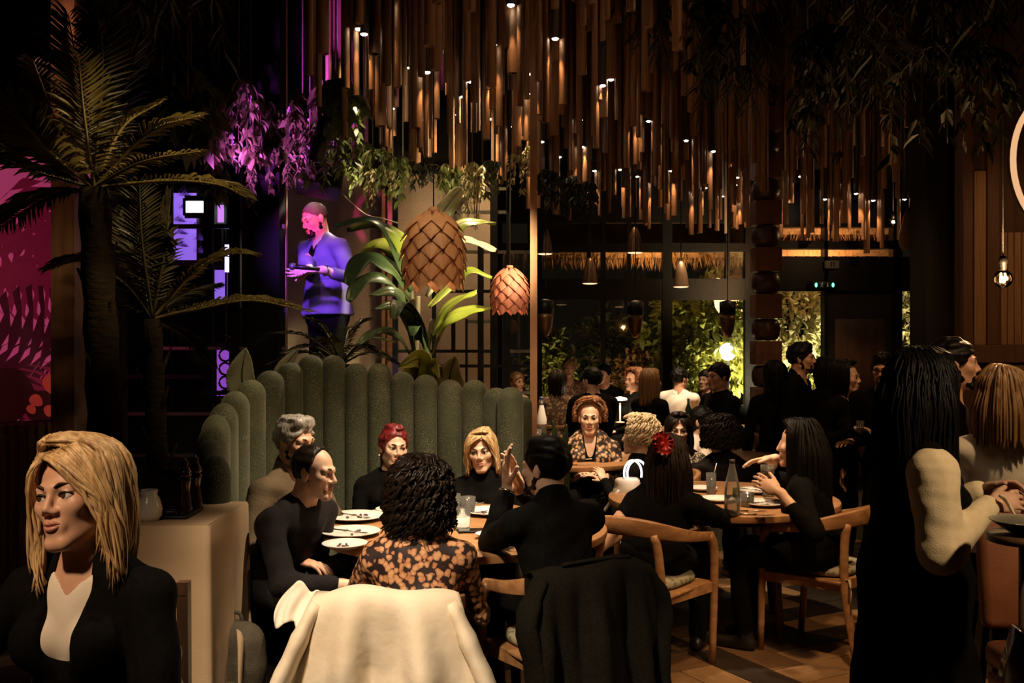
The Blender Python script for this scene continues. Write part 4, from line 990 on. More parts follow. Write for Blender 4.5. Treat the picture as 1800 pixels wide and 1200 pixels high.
# ---------------------------------------------------------------- chairs
M_CUSH = spotted('cushion_print', (.30, .26, .17), (.10, .11, .06), (.16, .15, .08), 34, .34, .85)
M_TIE = mat('cream_tie', (.55, .42, .27), .8)
def chair(loc, yaw, label, cushion=True, M=M_WOOD):
    """bent rail that turns into the front legs; local +y is where the sitter faces"""
    f = V3(math.sin(math.radians(yaw)), -math.cos(math.radians(yaw)), 0); rz = math.atan2(f[1], f[0]) - math.pi / 2
    R = rotz(rz); c = V3(loc[0], loc[1], 0)
    def Q(p): return c + R @ V3(p[0] * .88, p[1], p[2])
    t = thing('dining_chair', c, label, 'chair')
    # rail: wide band at the back, narrowing to the arm ends
    arc = [(-.275, .17, .665), (-.285, .03, .685), (-.26, -.10, .71), (-.16, -.215, .74), (0, -.255, .75), (.16, -.215, .74), (.26, -.10, .71), (.285, .03, .685), (.275, .17, .665)]
    pth = smooth_path(arc, 33); hh = .5 * (1 + np.cos(np.linspace(-math.pi, math.pi, 33))); P = []
    for i, p in enumerate(pth):
        tg = nrm(pth[min(i + 1, 32)] - pth[max(i - 1, 0)]); out = nrm(np.cross(tg, V3(0, 0, 1))); H = .022 + .022 * hh[i]; w = .017
        if i in (0, 32): pass
        P.append([Q(p + out * a * w + V3(0, 0, b * H)) for a, b in ((-1, -.8), (-.8, -1), (.8, -1), (1, -.8), (1, .8), (.8, 1), (-.8, 1), (-1, .8), (-1, -.8))])
    m = MB(); m.grid(np.array(P)); n = len(P); base = [tuple(range(8))[::-1], tuple((n - 1) * 9 + j for j in range(8))]; m.f += base; m.m += [0, 0]
    m.build('back_rail', M, t)
    for sx in (-1, 1):
        m = MB(); m.tube([Q(p) for p in smooth_path([(sx * .275, .175, .672), (sx * .288, .205, .60), (sx * .285, .215, .40), (sx * .262, .235, 0)], 10)], np.linspace(.024, .017, 10), 10, flat=(1, 1.15)); m.build('leg', M, t)
        m = MB(); m.tube([Q(p) for p in smooth_path([(sx * .165, -.210, .716), (sx * .192, -.205, .60), (sx * .225, -.225, .36), (sx * .25, -.30, 0)], 10)], np.linspace(.021, .017, 10), 10, flat=(1, 1.2)); m.build('leg', M, t)
        MB().bar(Q((sx * .222, -.21, .405)), Q((sx * .275, .21, .405)), .024, .05).build('seat_rail', M, t, smooth=False)
    MB().bar(Q((-.27, .205, .405)), Q((.27, .205, .405)), .024, .05).build('seat_rail', M, t, smooth=False)
    MB().bar(Q((-.222, -.205, .405)), Q((.222, -.205, .405)), .024, .05).build('seat_rail', M, t, smooth=False)
    g = SDF(); RR = R
    MB().box(Q((0, 0, .425)), (.47, .42, .018), R=R, bev=.006).build('seat', M, t)
    if cushion:
        th = np.linspace(0, 2 * math.pi, 28, endpoint=False); V = []
        for z, q in ((.436, .90), (.445, .99), (.462, 1.0), (.478, .95), (.486, .7), (.488, 0.05)):
            for a in th:
                x = np.sign(np.cos(a)) * abs(np.cos(a)) ** .55 * .225 * q; y = np.sign(np.sin(a)) * abs(np.sin(a)) ** .55 * .205 * q
                V.append(Q((x, y, z)))
        m = MB(); m.add(V, [(i * 28 + j, i * 28 + (j + 1) % 28, (i + 1) * 28 + (j + 1) % 28, (i + 1) * 28 + j) for i in range(5) for j in range(28)] + [tuple(range(28))[::-1], tuple(140 + j for j in range(28))])
        cu = m.build('cushion', M_CUSH, t)
        for sx in (-1, 1):
            m = MB(); a0 = V3(sx * .22, -.225, .445)
            m.tube([Q(a0 + V3(*d)) for d in ((0, .03, 0), (sx * .01, -.02, .0), (sx * .02, -.03, -.03), (sx * .015, -.03, -.08), (sx * .03, -.035, -.14))], .006, 5, flat=(1, .5))
            m.tube([Q(a0 + V3(*d)) for d in ((sx * .01, -.02, 0), (sx * .045, -.035, .01), (sx * .06, -.04, -.03), (sx * .03, -.035, -.03), (sx * .01, -.025, 0))], .006, 5, flat=(1, .5))
            m.tube([Q(a0 + V3(*d)) for d in ((sx * .01, -.02, 0), (sx * .03, -.04, -.06), (sx * .05, -.045, -.11))], .006, 5, flat=(1, .5))
            m.build('cushion_tie', M_TIE, cu)
    return t
CHA = chair((-.44, 3.66), 180, 'oak chair under the cream jacket at the nearest table')
CHB = chair((.20, 4.02), -150, 'oak chair under the black coat of the man in black')
CHC = chair((.70, 5.06), 142, 'oak armchair with printed cushion between the black coat and the bottle table')
CHD = chair((1.66, 5.34), -133, 'oak armchair with tied cushion under the seated woman with long black hair')
CHE = chair((.98, 6.62), -80, 'oak chair with a pale handbag hanging behind the curly blonde woman')
M_DARKCH = mat('dark_leather', (.025, .015, .010), .45, col2=(.018, .011, .008), scale=20)
for (x, y, yw, lb) in ((1.42, 7.0, 180, 'dark chair under the diner with bushy dark curls'), (1.12, 7.75, -35, 'dark chair under the woman with half hidden face'), (.60, 8.55, 0, 'dark chair under the woman in leopard print')):
    chair((x, y), yw, lb, False, M_DARKCH)
# upholstered armchair, far right
M_RUST = mat('rust_leather', (.27, .095, .035), .45, col2=(.19, .062, .022), scale=5, bump=.08, bscale=60)
c = V3(2.02, 3.75, 0); ac = thing('armchair', c, 'rust leather armchair behind the woman in cream sleeves', 'chair')
MB().box(c + V3(.01, .03, .80), (.52, .075, .46), R=euler(-.12, 0, 0), bev=.028).build('backrest', M_RUST, ac)
MB().box(c + V3(.01, -.25, .485), (.52, .50, .10), bev=.032).build('seat', M_RUST, ac)
MB().box(c + V3(.01, -.27, .40), (.52, .46, .05), bev=.01).build('seat_frame', M_RUST, ac)
for sx in (-1, 1):
    for sy in (0, 1): MB().tube([c + V3(.01 + sx * .22, -.08 - sy * .36, .40), c + V3(.01 + sx * .25, -.04 - sy * .44, 0)], [.02, .014]).build('leg', M_WOODD, ac)
# bent-wood tub chair at the edge of the picture
c = V3(1.42, 2.40, 0); tb = thing('tub_chair', c, 'glossy brown bentwood chair back cut off by the picture edge', 'chair')
M_GLOSSW = mat('varnished_brown', (.15, .065, .025), .22, col2=(.10, .042, .016), scale=2, stretch=(3, 3, 10), coat=.4)
P = np.array([[c + V3(.30 * math.cos(a) * (1 - .25 * v ** 3), .26 * math.sin(a), .30 + .78 * v - .10 * (1 - math.sin(a)) * v) for v in np.linspace(0, 1, 9)] for a in np.linspace(math.pi * 1.02, 2 * math.pi * .99, 26)])
MB().grid(P, thick=.03).build('shell', M_GLOSSW, tb)
MB().lathe([(.27, .40), (.285, .42), (.285, .46), (.26, .48)], c + V3(0, .02, 0), 28).build('seat', M_RUST, tb)
for a in (.8, 2.3, 3.9, 5.4): MB().tube([c + V3(.22 * math.cos(a), .22 * math.sin(a), .42), c + V3(.27 * math.cos(a), .27 * math.sin(a), 0)], [.02, .014]).build('leg', M_GLOSSW, tb)
# ---------------------------------------------------------------- garments hung on chairs
def draped(loc, yaw, label, name, M, zt=.80, w=.46, zb=.2, wb=.66, seed=0, front=.16, sleeves=True, off=.03):
    """coat hung over a chair back: back panel outside the rail, a short flap inside, two sleeves"""
    f = V3(math.sin(math.radians(yaw)), -math.cos(math.radians(yaw)), 0); R = rotz(math.atan2(f[1], f[0]) - math.pi / 2); c = V3(loc[0], loc[1], 0)
    t = thing(name, c + V3(0, 0, 0), label, 'jacket'); rs = np.random.RandomState(seed); ph = rs.rand(6) * 6
    def Q(p): return c + R @ V3(*p)
    def yb(x): return -.255 - off + .9 * x * x                     # follows the bent rail
    U = np.linspace(-1, 1, 49); P = []
    for u in U:
        col = []
        for v in np.linspace(-.30, 1, 40):
            if v < 0:                                        # inside flap
                k = -v / .30; x = u * w / 2; col.append(Q((x, yb(x) + .075 + .01 * math.sin(9 * u + ph[0]), zt - .012 - front * k - .012 * u * u)))
            else:
                k = v; half = w / 2 + (wb - w) / 2 * min(1, k * 1.15) ** .8; x = u * half
                top = math.exp(-(k / .03) ** 2) * .035
                fold = 1.35 * (.028 * math.sin(7.5 * u + ph[1] + 1.2 * k) + .015 * math.sin(16 * u + ph[2] - 2 * k) + .02 * math.sin(3.1 * u + ph[5])) * min(1, k * 2.6)
                xx = min(abs(x), w / 2 + .02); y = yb(xx) - .012 + .035 * math.exp(-(k / .035)) - fold - .05 * k
                z = zt - .04 * abs(u) ** 3 - (zt - zb) * k - (.0 if k else 0) + .01 * math.sin(5 * u + ph[3])
                col.append(Q((x, y, z)))
        P.append(col)
    P = np.array(P); MB().grid(P, thick=.012).build('back_panel', M, t)
    if sleeves:
        for sx in (-1, 1):
            pts = smooth_path([(sx * (w / 2 - .02), yb(w / 2) + .0, zt - .05), (sx * (w / 2 + .05), yb(w / 2) - .02, zt - .20), (sx * (wb / 2 - .02), yb(w / 2) - .045, zt - .42), (sx * (wb / 2 + .01), yb(w / 2) - .05, zb + .04)], 16)
            m = MB(); m.tube([Q(p) for p in pts], [.045 + .02 * min(1, i / 4) + .004 * math.sin(i * 2.1 + ph[4]) for i in range(16)], 14, flat=(1, .5), up=tuple(R @ V3(1, 0, 0.01))); m.build('sleeve', M, t)
    if seed != 3:
      m = MB(); m.tube([Q((x, yb(x) + .02, zt + .012 - .03 * (x / w * 2) ** 2)) for x in np.linspace(-w * .30, w * .30, 14)], .012, 8, flat=(1.0, .6)); m.build('collar', M, t)
    return t
M_CREAM = mat('cream_cotton', (.86, .76, .60), .75, col2=(.78, .66, .49), scale=3, bump=.25, bscale=14)
M_COAT = mat('black_wool', (.008, .007, .005), .95, col2=(.013, .011, .008), spec=.06, scale=90, bump=.4, bscale=240)
draped((-.44, 3.66), 180, 'cream cotton jacket hung over the chair of the woman in the floral blouse', 'jacket', M_CREAM, zt=.80, w=.50, wb=.82, zb=.10, seed=3)
draped((.20, 4.02), -150, 'black wool coat hung over the chair of the man in black', 'coat', M_COAT, zt=.81, w=.52, wb=.60, zb=.08, seed=6)
# ---------------------------------------------------------------- side table with cloth, things on it
M_LINEN = mat('beige_linen', (.50, .36, .22), .85, col2=(.44, .31, .18), scale=4, bump=.15, bscale=200)
a, b = W(150, 925, 3.77), W(366, 925, 3.77)
zt_ = .95; stn = thing('service_table', (-1.40, 3.95, 0), 'service table under a beige cloth beside the end of the banquette', 'table')
rim = []; nn = 60
x0, x1, y0, y1 = -1.62, b.x, 3.76, 4.32
per = [(x0 + (x1 - x0) * t, y0) for t in np.linspace(0, 1, 20, endpoint=False)] + [(x1, y0 + (y1 - y0) * t) for t in np.linspace(0, 1, 14, endpoint=False)] + [(x1 - (x1 - x0) * t, y1) for t in np.linspace(0, 1, 20, endpoint=False)] + [(x0, y1 - (y1 - y0) * t) for t in np.linspace(0, 1, 14)]
P = []
for i, (x, y) in enumerate(per):
    n2 = nrm(V3(x - (x0 + x1) / 2, (y - (y0 + y1) / 2), 0)); fo = .010 * math.sin(i * .75) + .006 * math.sin(i * 1.9)
    P.append([V3(x, y, zt_ + .004)] + [V3(x, y, 0) + n2 * (.008 + (fo + .02) * (1 - z / zt_)) + V3(0, 0, z) for z in (zt_ - .005, .85, .6, .35, .12, .02)])
m = MB(); m.grid(np.array(P)); m.build('cloth', M_LINEN, stn)
MB().box(((x0 + x1) / 2, (y0 + y1) / 2, zt_), (x1 - x0, y1 - y0, .012)).build('cloth_top', M_LINEN, stn, smooth=False)
MB().box(((x0 + x1) / 2, (y0 + y1) / 2, zt_ - .03), (x1 - x0 - .03, y1 - y0 - .03, .03)).build('table_top', M_WOODD, stn, smooth=False)
M_MILL = mat('dark_red_lacquer', (.045, .010, .006), .18, col2=(.03, .007, .004), scale=8, coat=.6)
for px, py, k, lb in ((325, 925, 1.0, 'tall dark red pepper mill standing nearer on the service table'), (343, 917, 1.06, 'tall dark red pepper mill standing behind its twin')):
    p = W(px, py, 4.0 if k < 1.03 else 4.12); p.z = zt_ + .006; t = thing('pepper_mill', p, lb, 'pepper mill')
    MB().lathe([(.029 * k, 0), (.030 * k, .02), (.026 * k, .05), (.020 * k, .09), (.022 * k, .12), (.026 * k, .135), (.024 * k, .145)], p, 18).build('body', M_MILL, t)
    hd0 = MB().lathe([(.018 * k, .147), (.026 * k, .155), (.027 * k, .165), (.018 * k, .185), (.012 * k, .192), (.016 * k, .20), (.012 * k, .212), (.004, .218)], p, 18).build('head', M_MILL, t)
    MB().ball(p + Vector((0, 0, .222)), .006, 8, 6).build('knob', M_GREYMETAL, hd0)
M_PORC = mat('white_porcelain', (.80, .76, .70), .22, col2=(.76, .72, .66), scale=4)
p = W(262, 935, 3.86); p.z = zt_ + .006; t = thing('porcelain_jug', p, 'white porcelain jug on the service table behind the blonde woman', 'jug')
MB().lathe([(.035, 0), (.048, .02), (.050, .05), (.040, .085), (.030, .10), (.034, .12), (.031, .12), (.026, .10)], p, 20, capt=False).build('body', M_PORC, t)
MB().tube(smooth_path([p + Vector((-.03, 0, .105)), p + Vector((-.07, 0, .09)), p + Vector((-.07, 0, .05)), p + Vector((-.045, 0, .03))], 10), .006, 6).build('handle', M_PORC, t)
p = W(300, 932, 3.95); p.z = zt_ + .006; t = thing('serving_tray', p, 'dark tray with folded glasses case beside the pepper mills', 'tray')
MB().box(p + Vector((0, 0.04, .008)), (.17, .22, .012), bev=.004).build('tray', M_BLACKMETAL, t); MB().box(p + Vector((0, -.04, .025)), (.07, .04, .02), bev=.008).build('case', M_BLACKMETAL, t)
p = W(290, 895, 4.2); p.z = zt_ + .006; t = thing('menu_stack', p, 'stack of dark menus propped on the service table', 'menu')
for i in range(3): MB().box(p + Vector((.02 * i, .03 * i, .055 + .004 * i)), (.2, .012, .15), R=euler(-.5, .2, .1), bev=.002).build('menu', mat('menu_board', (.05, .035, .025), .6), t, smooth=False)
# ---------------------------------------------------------------- bags
M_PACK = mat('olive_nylon', (.055, .045, .028), .8, col2=(.075, .062, .040), scale=30, bump=.2, bscale=150); M_PACKL = mat('tan_trim', (.36, .26, .15), .8)
c = W(402, 1090, 4.0); c = V3(c.x, 4.05, 0); bp = thing('backpack', c, 'olive backpack with tan straps standing on the floor by the banquette', 'backpack')
g = SDF(); g.ell(c + V3(0, 0, .14), (.15, .09, .15), None, .06); g.ell(c + V3(0, 0, .34), (.14, .085, .18), None, .06); g.cap(c + V3(-.06, 0, .44), c + V3(.06, 0, .44), .06, k=.05); link_mesh('body', g.mesh(.011, wrinkle(4, .003)), M_PACK, bp)
g = SDF(); g.ell(c + V3(0, -.085, .17), (.11, .045, .13), None, .03); link_mesh('pocket', g.mesh(.011), M_PACK, bp)
for sx in (-.10, -.015, .06): MB().tube(smooth_path([c + V3(sx * .5, -.01, .505), c + V3(sx, -.092, .44), c + V3(sx * 1.15, -.142, .25), c + V3(sx * 1.2, -.125, .05)], 12), .017, 6, flat=(1, .35)).build('strap', M_PACKL, bp)
MB().tube(smooth_path([c + V3(-.04, 0, .50), c + V3(-.03, 0, .545), c + V3(.03, 0, .545), c + V3(.04, 0, .50)], 10), .008, 6).build('handle', M_PACK, bp)
c = V3(-1.06, 2.62, 0); pf = thing('puffer_coat', c, 'dark quilted coat hung behind the blonde woman', 'jacket')
g = SDF()
g.ell(c + V3(0, 0, .78), (.19, .085, .30), None, .05); g.ell(c + V3(.02, -.02, .52), (.21, .09, .28), None, .06)
link_mesh('quilted_body', g.mesh(.011, lambda P: .007 * np.cos(P[:, 2] * 62 + P[:, 0] * 5) + .004 * np.sin(P[:, 0] * 22 + P[:, 2] * 9)), mat('dark_nylon', (.022, .018, .013), .5, col2=(.03, .024, .017), scale=30, bump=.2), pf)
g = SDF()
g.cap(c + V3(.12, -.06, .92), c + V3(.19, -.10, .70), .055, .05, .02); g.cap(c + V3(.19, -.10, .70), c + V3(.16, -.10, .45), .05, .045, .02); link_mesh('sleeve', g.mesh(.012, wrinkle(3, .003)), MATS['dark_nylon'], pf)
MB().bar(c + V3(-.17, .1, .0), c + V3(-.17, .08, 1.0), .03).bar(c + V3(.17, .1, .0), c + V3(.17, .08, 1.0), .03).bar(c + V3(-.18, .08, .98), c + V3(.18, .08, .98), .03).build('rack', M_WOODD, pf, smooth=False)
# ---------------------------------------------------------------- leaves
def put_leaves(mb, pos, dirs, ups, L, wr, kind='lance', m=0):
    """adds many small leaves; pos/dirs/ups (N,3), L (N,)"""
    pos = np.asarray(pos, float); D = np.asarray(dirs, float); D = D / (np.linalg.norm(D, axis=1)[:, None] + 1e-9)
    U = np.asarray(ups, float); S_ = np.cross(D, U); S_ /= np.linalg.norm(S_, axis=1)[:, None] + 1e-9; U = np.cross(S_, D)
    if kind == 'lance': tpl = [(0, 0, 0), (.35, .5, .10), (.35, 0, 0), (.35, -.5, .10), (.75, .34, .02), (.75, 0, -.06), (.75, -.34, .02), (1, 0, -.16)]; fs = [(0, 2, 1), (0, 3, 2), (1, 2, 5, 4), (2, 3, 6, 5), (4, 5, 7), (5, 6, 7)]
    elif kind == 'needle': tpl = [(0, .3, 0), (0, -.3, 0), (.5, .5, .03), (.5, -.5, .03), (1, 0, -.06)]; fs = [(0, 1, 3, 2), (2, 3, 4)]
    elif kind == 'ivy': tpl = [(0, 0, 0), (.1, .45, .05), (.4, .35, .04), (.45, .62, .02), (.7, .28, .02), (1, 0, -.06), (.7, -.28, .02), (.45, -.62, .02), (.4, -.35, .04), (.1, -.45, .05)]; fs = [(0, 1, 2), (0, 2, 4, 5), (2, 3, 4), (0, 5, 6, 8), (6, 7, 8), (0, 8, 9)]
    tpl = np.array(tpl); L = np.broadcast_to(np.asarray(L, float), (len(pos),)); wr = np.broadcast_to(np.asarray(wr, float), (len(pos),))
    V = pos[:, None] + L[:, None, None] * (tpl[None, :, 0, None] * D[:, None] + tpl[None, :, 1, None] * wr[:, None, None] * S_[:, None] + tpl[None, :, 2, None] * U[:, None])
    n = len(tpl); F = [tuple(i * n + q for q in f) for i in range(len(pos)) for f in fs]
    mb.add(V.reshape(-1, 3), F, m)
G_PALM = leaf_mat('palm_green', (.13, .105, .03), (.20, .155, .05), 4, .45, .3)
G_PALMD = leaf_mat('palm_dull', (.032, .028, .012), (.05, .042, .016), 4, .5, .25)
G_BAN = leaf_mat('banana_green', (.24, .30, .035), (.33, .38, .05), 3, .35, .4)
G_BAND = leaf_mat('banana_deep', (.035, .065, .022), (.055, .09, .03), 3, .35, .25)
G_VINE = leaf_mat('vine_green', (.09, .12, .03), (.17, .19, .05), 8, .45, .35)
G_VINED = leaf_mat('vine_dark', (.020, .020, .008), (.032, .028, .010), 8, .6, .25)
G_PALE = leaf_mat('pale_leaf', (.50, .46, .30), (.36, .36, .20), 5, .5, .35)
G_YEL = leaf_mat('yellow_leaf', (.36, .36, .04), (.26, .30, .04), 5, .45, .4)
G_BLOSS = leaf_mat('pale_blossom', (.62, .50, .28), (.50, .44, .20), 8, .5, .4)
G_STEM = mat('plant_stem', (.055, .040, .018), .7, col2=(.08, .06, .025), scale=8)
G_TRUNK = mat('palm_trunk', (.015, .010, .0055), .95, spec=.05, col2=(.008, .0055, .003), scale=6, stretch=(4, 4, 12), bump=.6, bscale=5)
rs = np.random.RandomState(5)
def frond(path, root, M, n=34, L=.22, w=.085, droop=.25, side=(0, 0, 1), name='frond', m_stem=None, lift=.35, seed=0):
    r_ = np.random.RandomState(seed + 3); P = smooth_path(path, n + 6); Tn = np.gradient(P, axis=0); Tn /= np.linalg.norm(Tn, axis=1)[:, None]
    m = MB(); m.tube(P, np.linspace(.009, .0025, len(P)), 6, m=0)
    sd = nrm(np.array(side)); pos, D, U, Ls = [], [], [], []
    for i in range(5, len(P)):
        t = (i - 5) / (len(P) - 6); lf = L * (math.sin(math.pi * (.12 + .80 * t)) ** .7) * r_.uniform(.85, 1.1)
        x = nrm(np.cross(Tn[i], sd)); up = np.cross(x, Tn[i])
        for s in (-1, 1):
            pos.append(P[i]); D.append(Tn[i] * (.55 + .5 * t) + x * s * (1 - .3 * t) + up * lift + V3(0, 0, -droop) + r_.randn(3) * .07); U.append(up + r_.randn(3) * .1); Ls.append(lf)
    put_leaves(m, pos, D, U, Ls, w, 'lance', 0)
    return m.build(name, M, root)
def palm(base, top, label, fronds, rt=.055, M=G_PALM):
    base = V3(*base); top = V3(*top); t = thing('palm_tree', V3(base[0], base[1], 0), label, 'palm')
    pts = smooth_path([base, base * .5 + top * .5 + V3(.03, 0, 0), top], 20); rr = [rt * (1.15 - .3 * i / 19) * (1 + .07 * (-1) ** i) for i in range(20)]
    MB().tube(pts, rr, 12).build('trunk', G_TRUNK, t)
    for i in range(9):                                      # old frond stubs
        a = i * 2.4; k = 19 - i; p = pts[max(k, 4)]; MB().tube([p, p + V3(math.cos(a) * .05, math.sin(a) * .05, .05), p + V3(math.cos(a) * .09, math.sin(a) * .09, .14)], [.016, .012, .005], 6).build('frond_stub', G_TRUNK, t)
    for i, q in enumerate(fronds):
        path, kw = q; frond([V3(*top)] + [V3(*p) for p in path], t, kw.pop('M', M), seed=i, **kw)
    return t
def px(*a): return V3(*W(*a))
# tall palm at the left, crown high
pA = px(165, 330, 4.3); fr = []
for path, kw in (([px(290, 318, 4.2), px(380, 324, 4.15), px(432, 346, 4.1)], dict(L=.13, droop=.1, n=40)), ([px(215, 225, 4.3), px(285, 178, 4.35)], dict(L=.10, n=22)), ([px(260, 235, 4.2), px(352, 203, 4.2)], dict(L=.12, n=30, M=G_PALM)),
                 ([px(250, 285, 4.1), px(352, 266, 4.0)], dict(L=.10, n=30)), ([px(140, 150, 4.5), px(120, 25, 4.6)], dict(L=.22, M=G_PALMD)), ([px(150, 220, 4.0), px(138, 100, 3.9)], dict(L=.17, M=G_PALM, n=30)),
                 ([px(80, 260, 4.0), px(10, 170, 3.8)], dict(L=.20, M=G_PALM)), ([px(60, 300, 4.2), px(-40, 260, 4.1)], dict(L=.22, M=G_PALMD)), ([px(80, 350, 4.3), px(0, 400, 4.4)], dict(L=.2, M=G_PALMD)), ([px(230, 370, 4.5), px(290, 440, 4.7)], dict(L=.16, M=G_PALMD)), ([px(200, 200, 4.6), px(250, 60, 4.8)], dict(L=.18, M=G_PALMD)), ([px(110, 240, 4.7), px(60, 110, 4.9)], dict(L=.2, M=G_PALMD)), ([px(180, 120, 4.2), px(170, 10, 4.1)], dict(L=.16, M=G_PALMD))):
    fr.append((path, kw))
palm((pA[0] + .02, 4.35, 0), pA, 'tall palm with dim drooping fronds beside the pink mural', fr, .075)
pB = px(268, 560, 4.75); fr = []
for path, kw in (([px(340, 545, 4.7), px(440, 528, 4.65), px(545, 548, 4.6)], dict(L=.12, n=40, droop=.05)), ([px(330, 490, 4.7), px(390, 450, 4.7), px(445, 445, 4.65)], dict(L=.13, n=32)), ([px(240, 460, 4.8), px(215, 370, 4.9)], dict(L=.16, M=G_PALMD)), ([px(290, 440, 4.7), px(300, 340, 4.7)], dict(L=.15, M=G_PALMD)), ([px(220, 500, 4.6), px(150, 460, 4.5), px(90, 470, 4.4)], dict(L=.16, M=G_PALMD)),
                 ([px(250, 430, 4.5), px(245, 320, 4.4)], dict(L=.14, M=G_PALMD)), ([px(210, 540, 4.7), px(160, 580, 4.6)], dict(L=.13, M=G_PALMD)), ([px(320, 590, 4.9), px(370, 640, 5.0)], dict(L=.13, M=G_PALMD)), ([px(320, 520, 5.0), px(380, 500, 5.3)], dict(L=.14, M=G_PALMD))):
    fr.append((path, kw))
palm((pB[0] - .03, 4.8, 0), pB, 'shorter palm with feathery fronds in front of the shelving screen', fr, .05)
# dark cycads behind the banquette
cy = thing('cycad', (W(600, 0, 6.7).x, 6.7, 0), 'dark spiky cycad behind the banquette below the man on stage', 'plant')
MB().lathe([(.10, 0), (.14, .02), (.17, .30), (.15, .32)], (W(600, 0, 6.7).x, 6.7, .0), 18).build('pot', M_DARKWALL, cy)
c0 = px(600, 640, 6.7); MB().tube([V3(c0[0], 6.7, .3), c0], [.06, .07], 10).build('trunk', G_TRUNK, cy)
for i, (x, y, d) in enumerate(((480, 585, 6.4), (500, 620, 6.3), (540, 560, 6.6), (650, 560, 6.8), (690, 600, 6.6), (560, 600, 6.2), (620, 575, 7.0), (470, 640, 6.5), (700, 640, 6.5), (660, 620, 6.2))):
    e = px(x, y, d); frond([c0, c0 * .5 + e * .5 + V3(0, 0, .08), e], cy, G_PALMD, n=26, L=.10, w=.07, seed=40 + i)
# ---------------------------------------------------------------- broad leaves
def blade(path, W0, root, M, fold=.25, wav=.012, side=None, prof='banana', name='leaf', ribs=0, seed=0):
    P = smooth_path(path, 26); Tn = np.gradient(P, axis=0); Tn /= np.linalg.norm(Tn, axis=1)[:, None]; r_ = np.random.RandomState(seed); ph = r_.rand(4) * 6
    sd = nrm(np.array(side if side is not None else (0, 0, 1))); G = []
    for i in range(26):
        t = i / 25
        w = W0 * ((math.sin(math.pi * (.06 + .93 * t)) ** .55) if prof == 'banana' else (math.sin(math.pi * min(1, .10 + .90 * t)) ** .6) * (1.15 - .5 * t))
        x = nrm(np.cross(Tn[i], sd)); up = np.cross(x, Tn[i]); row = []
        for v in np.linspace(-1, 1, 13):
            rp = ribs * math.sin(t * 60 + abs(v) * 6) * .004 * abs(v)
            row.append(P[i] + x * v * w + up * (abs(v) * w * fold - v * v * w * .35 + wav * math.sin(9 * t + 2.5 * v + ph[0]) * abs(v) + rp))
        G.append(row)
    o = MB().grid(np.array(G), thick=.002).build(name, M, root)
    MB().tube(P - V3(0, 0, .002), np.linspace(.008, .002, 26), 6).build('midrib', G_STEM, o)
    return o
bc = W(745, 740, 6.6)
bn = thing('banana_plant', (bc.x, 6.6, 0), 'banana plant with broad spotlit leaves around the large pinecone lamp', 'plant')
MB().lathe([(.14, 0), (.19, .03), (.22, .42), (.20, .45)], (bc.x, 6.6, 0), 24).build('pot', M_DARKWALL, bn)
c0 = px(742, 735, 6.6)
for i, (x, y, d) in enumerate(((735, 520, 6.6), (760, 560, 6.6), (722, 500, 6.65), (752, 600, 6.55), (770, 640, 6.6), (715, 560, 6.6))):
    e = px(x, y, d); MB().tube(smooth_path([V3(bc.x + .03 * (i - 2.5), 6.6, .3), c0 + V3(.02 * (i - 2.5), 0, 0), e], 10), np.linspace(.034, .016, 10), 8).build('stem', G_STEM, bn)
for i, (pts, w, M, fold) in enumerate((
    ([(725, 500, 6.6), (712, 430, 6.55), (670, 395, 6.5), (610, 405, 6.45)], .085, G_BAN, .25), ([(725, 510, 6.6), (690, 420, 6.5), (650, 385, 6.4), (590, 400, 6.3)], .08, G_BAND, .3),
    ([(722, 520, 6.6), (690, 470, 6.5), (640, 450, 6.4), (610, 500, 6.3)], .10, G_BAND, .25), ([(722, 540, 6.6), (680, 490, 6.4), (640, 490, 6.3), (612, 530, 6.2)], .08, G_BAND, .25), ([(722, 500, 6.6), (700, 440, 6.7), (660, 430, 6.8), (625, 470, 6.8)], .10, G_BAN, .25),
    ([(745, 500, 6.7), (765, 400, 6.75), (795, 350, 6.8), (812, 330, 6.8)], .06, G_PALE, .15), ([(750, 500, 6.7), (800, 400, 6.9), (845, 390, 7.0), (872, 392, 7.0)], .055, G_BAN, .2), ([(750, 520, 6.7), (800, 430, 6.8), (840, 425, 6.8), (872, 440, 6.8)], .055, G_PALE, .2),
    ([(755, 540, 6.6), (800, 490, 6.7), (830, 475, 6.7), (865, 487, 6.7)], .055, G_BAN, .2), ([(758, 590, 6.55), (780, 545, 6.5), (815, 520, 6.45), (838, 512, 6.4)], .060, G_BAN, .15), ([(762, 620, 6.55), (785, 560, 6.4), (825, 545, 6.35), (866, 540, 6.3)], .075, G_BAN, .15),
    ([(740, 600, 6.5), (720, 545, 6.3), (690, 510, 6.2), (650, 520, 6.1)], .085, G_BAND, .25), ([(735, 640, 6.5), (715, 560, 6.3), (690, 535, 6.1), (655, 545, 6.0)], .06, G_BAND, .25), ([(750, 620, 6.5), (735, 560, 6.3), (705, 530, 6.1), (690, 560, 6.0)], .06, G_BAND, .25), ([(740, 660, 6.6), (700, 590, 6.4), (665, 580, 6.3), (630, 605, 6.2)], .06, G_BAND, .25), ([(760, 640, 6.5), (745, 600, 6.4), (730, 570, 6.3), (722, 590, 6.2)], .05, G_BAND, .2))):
    blade([px(*q) for q in pts], w, bn, M, fold, seed=i, side=(0, -.5, .85) if i != 5 else (0, -1, .1))
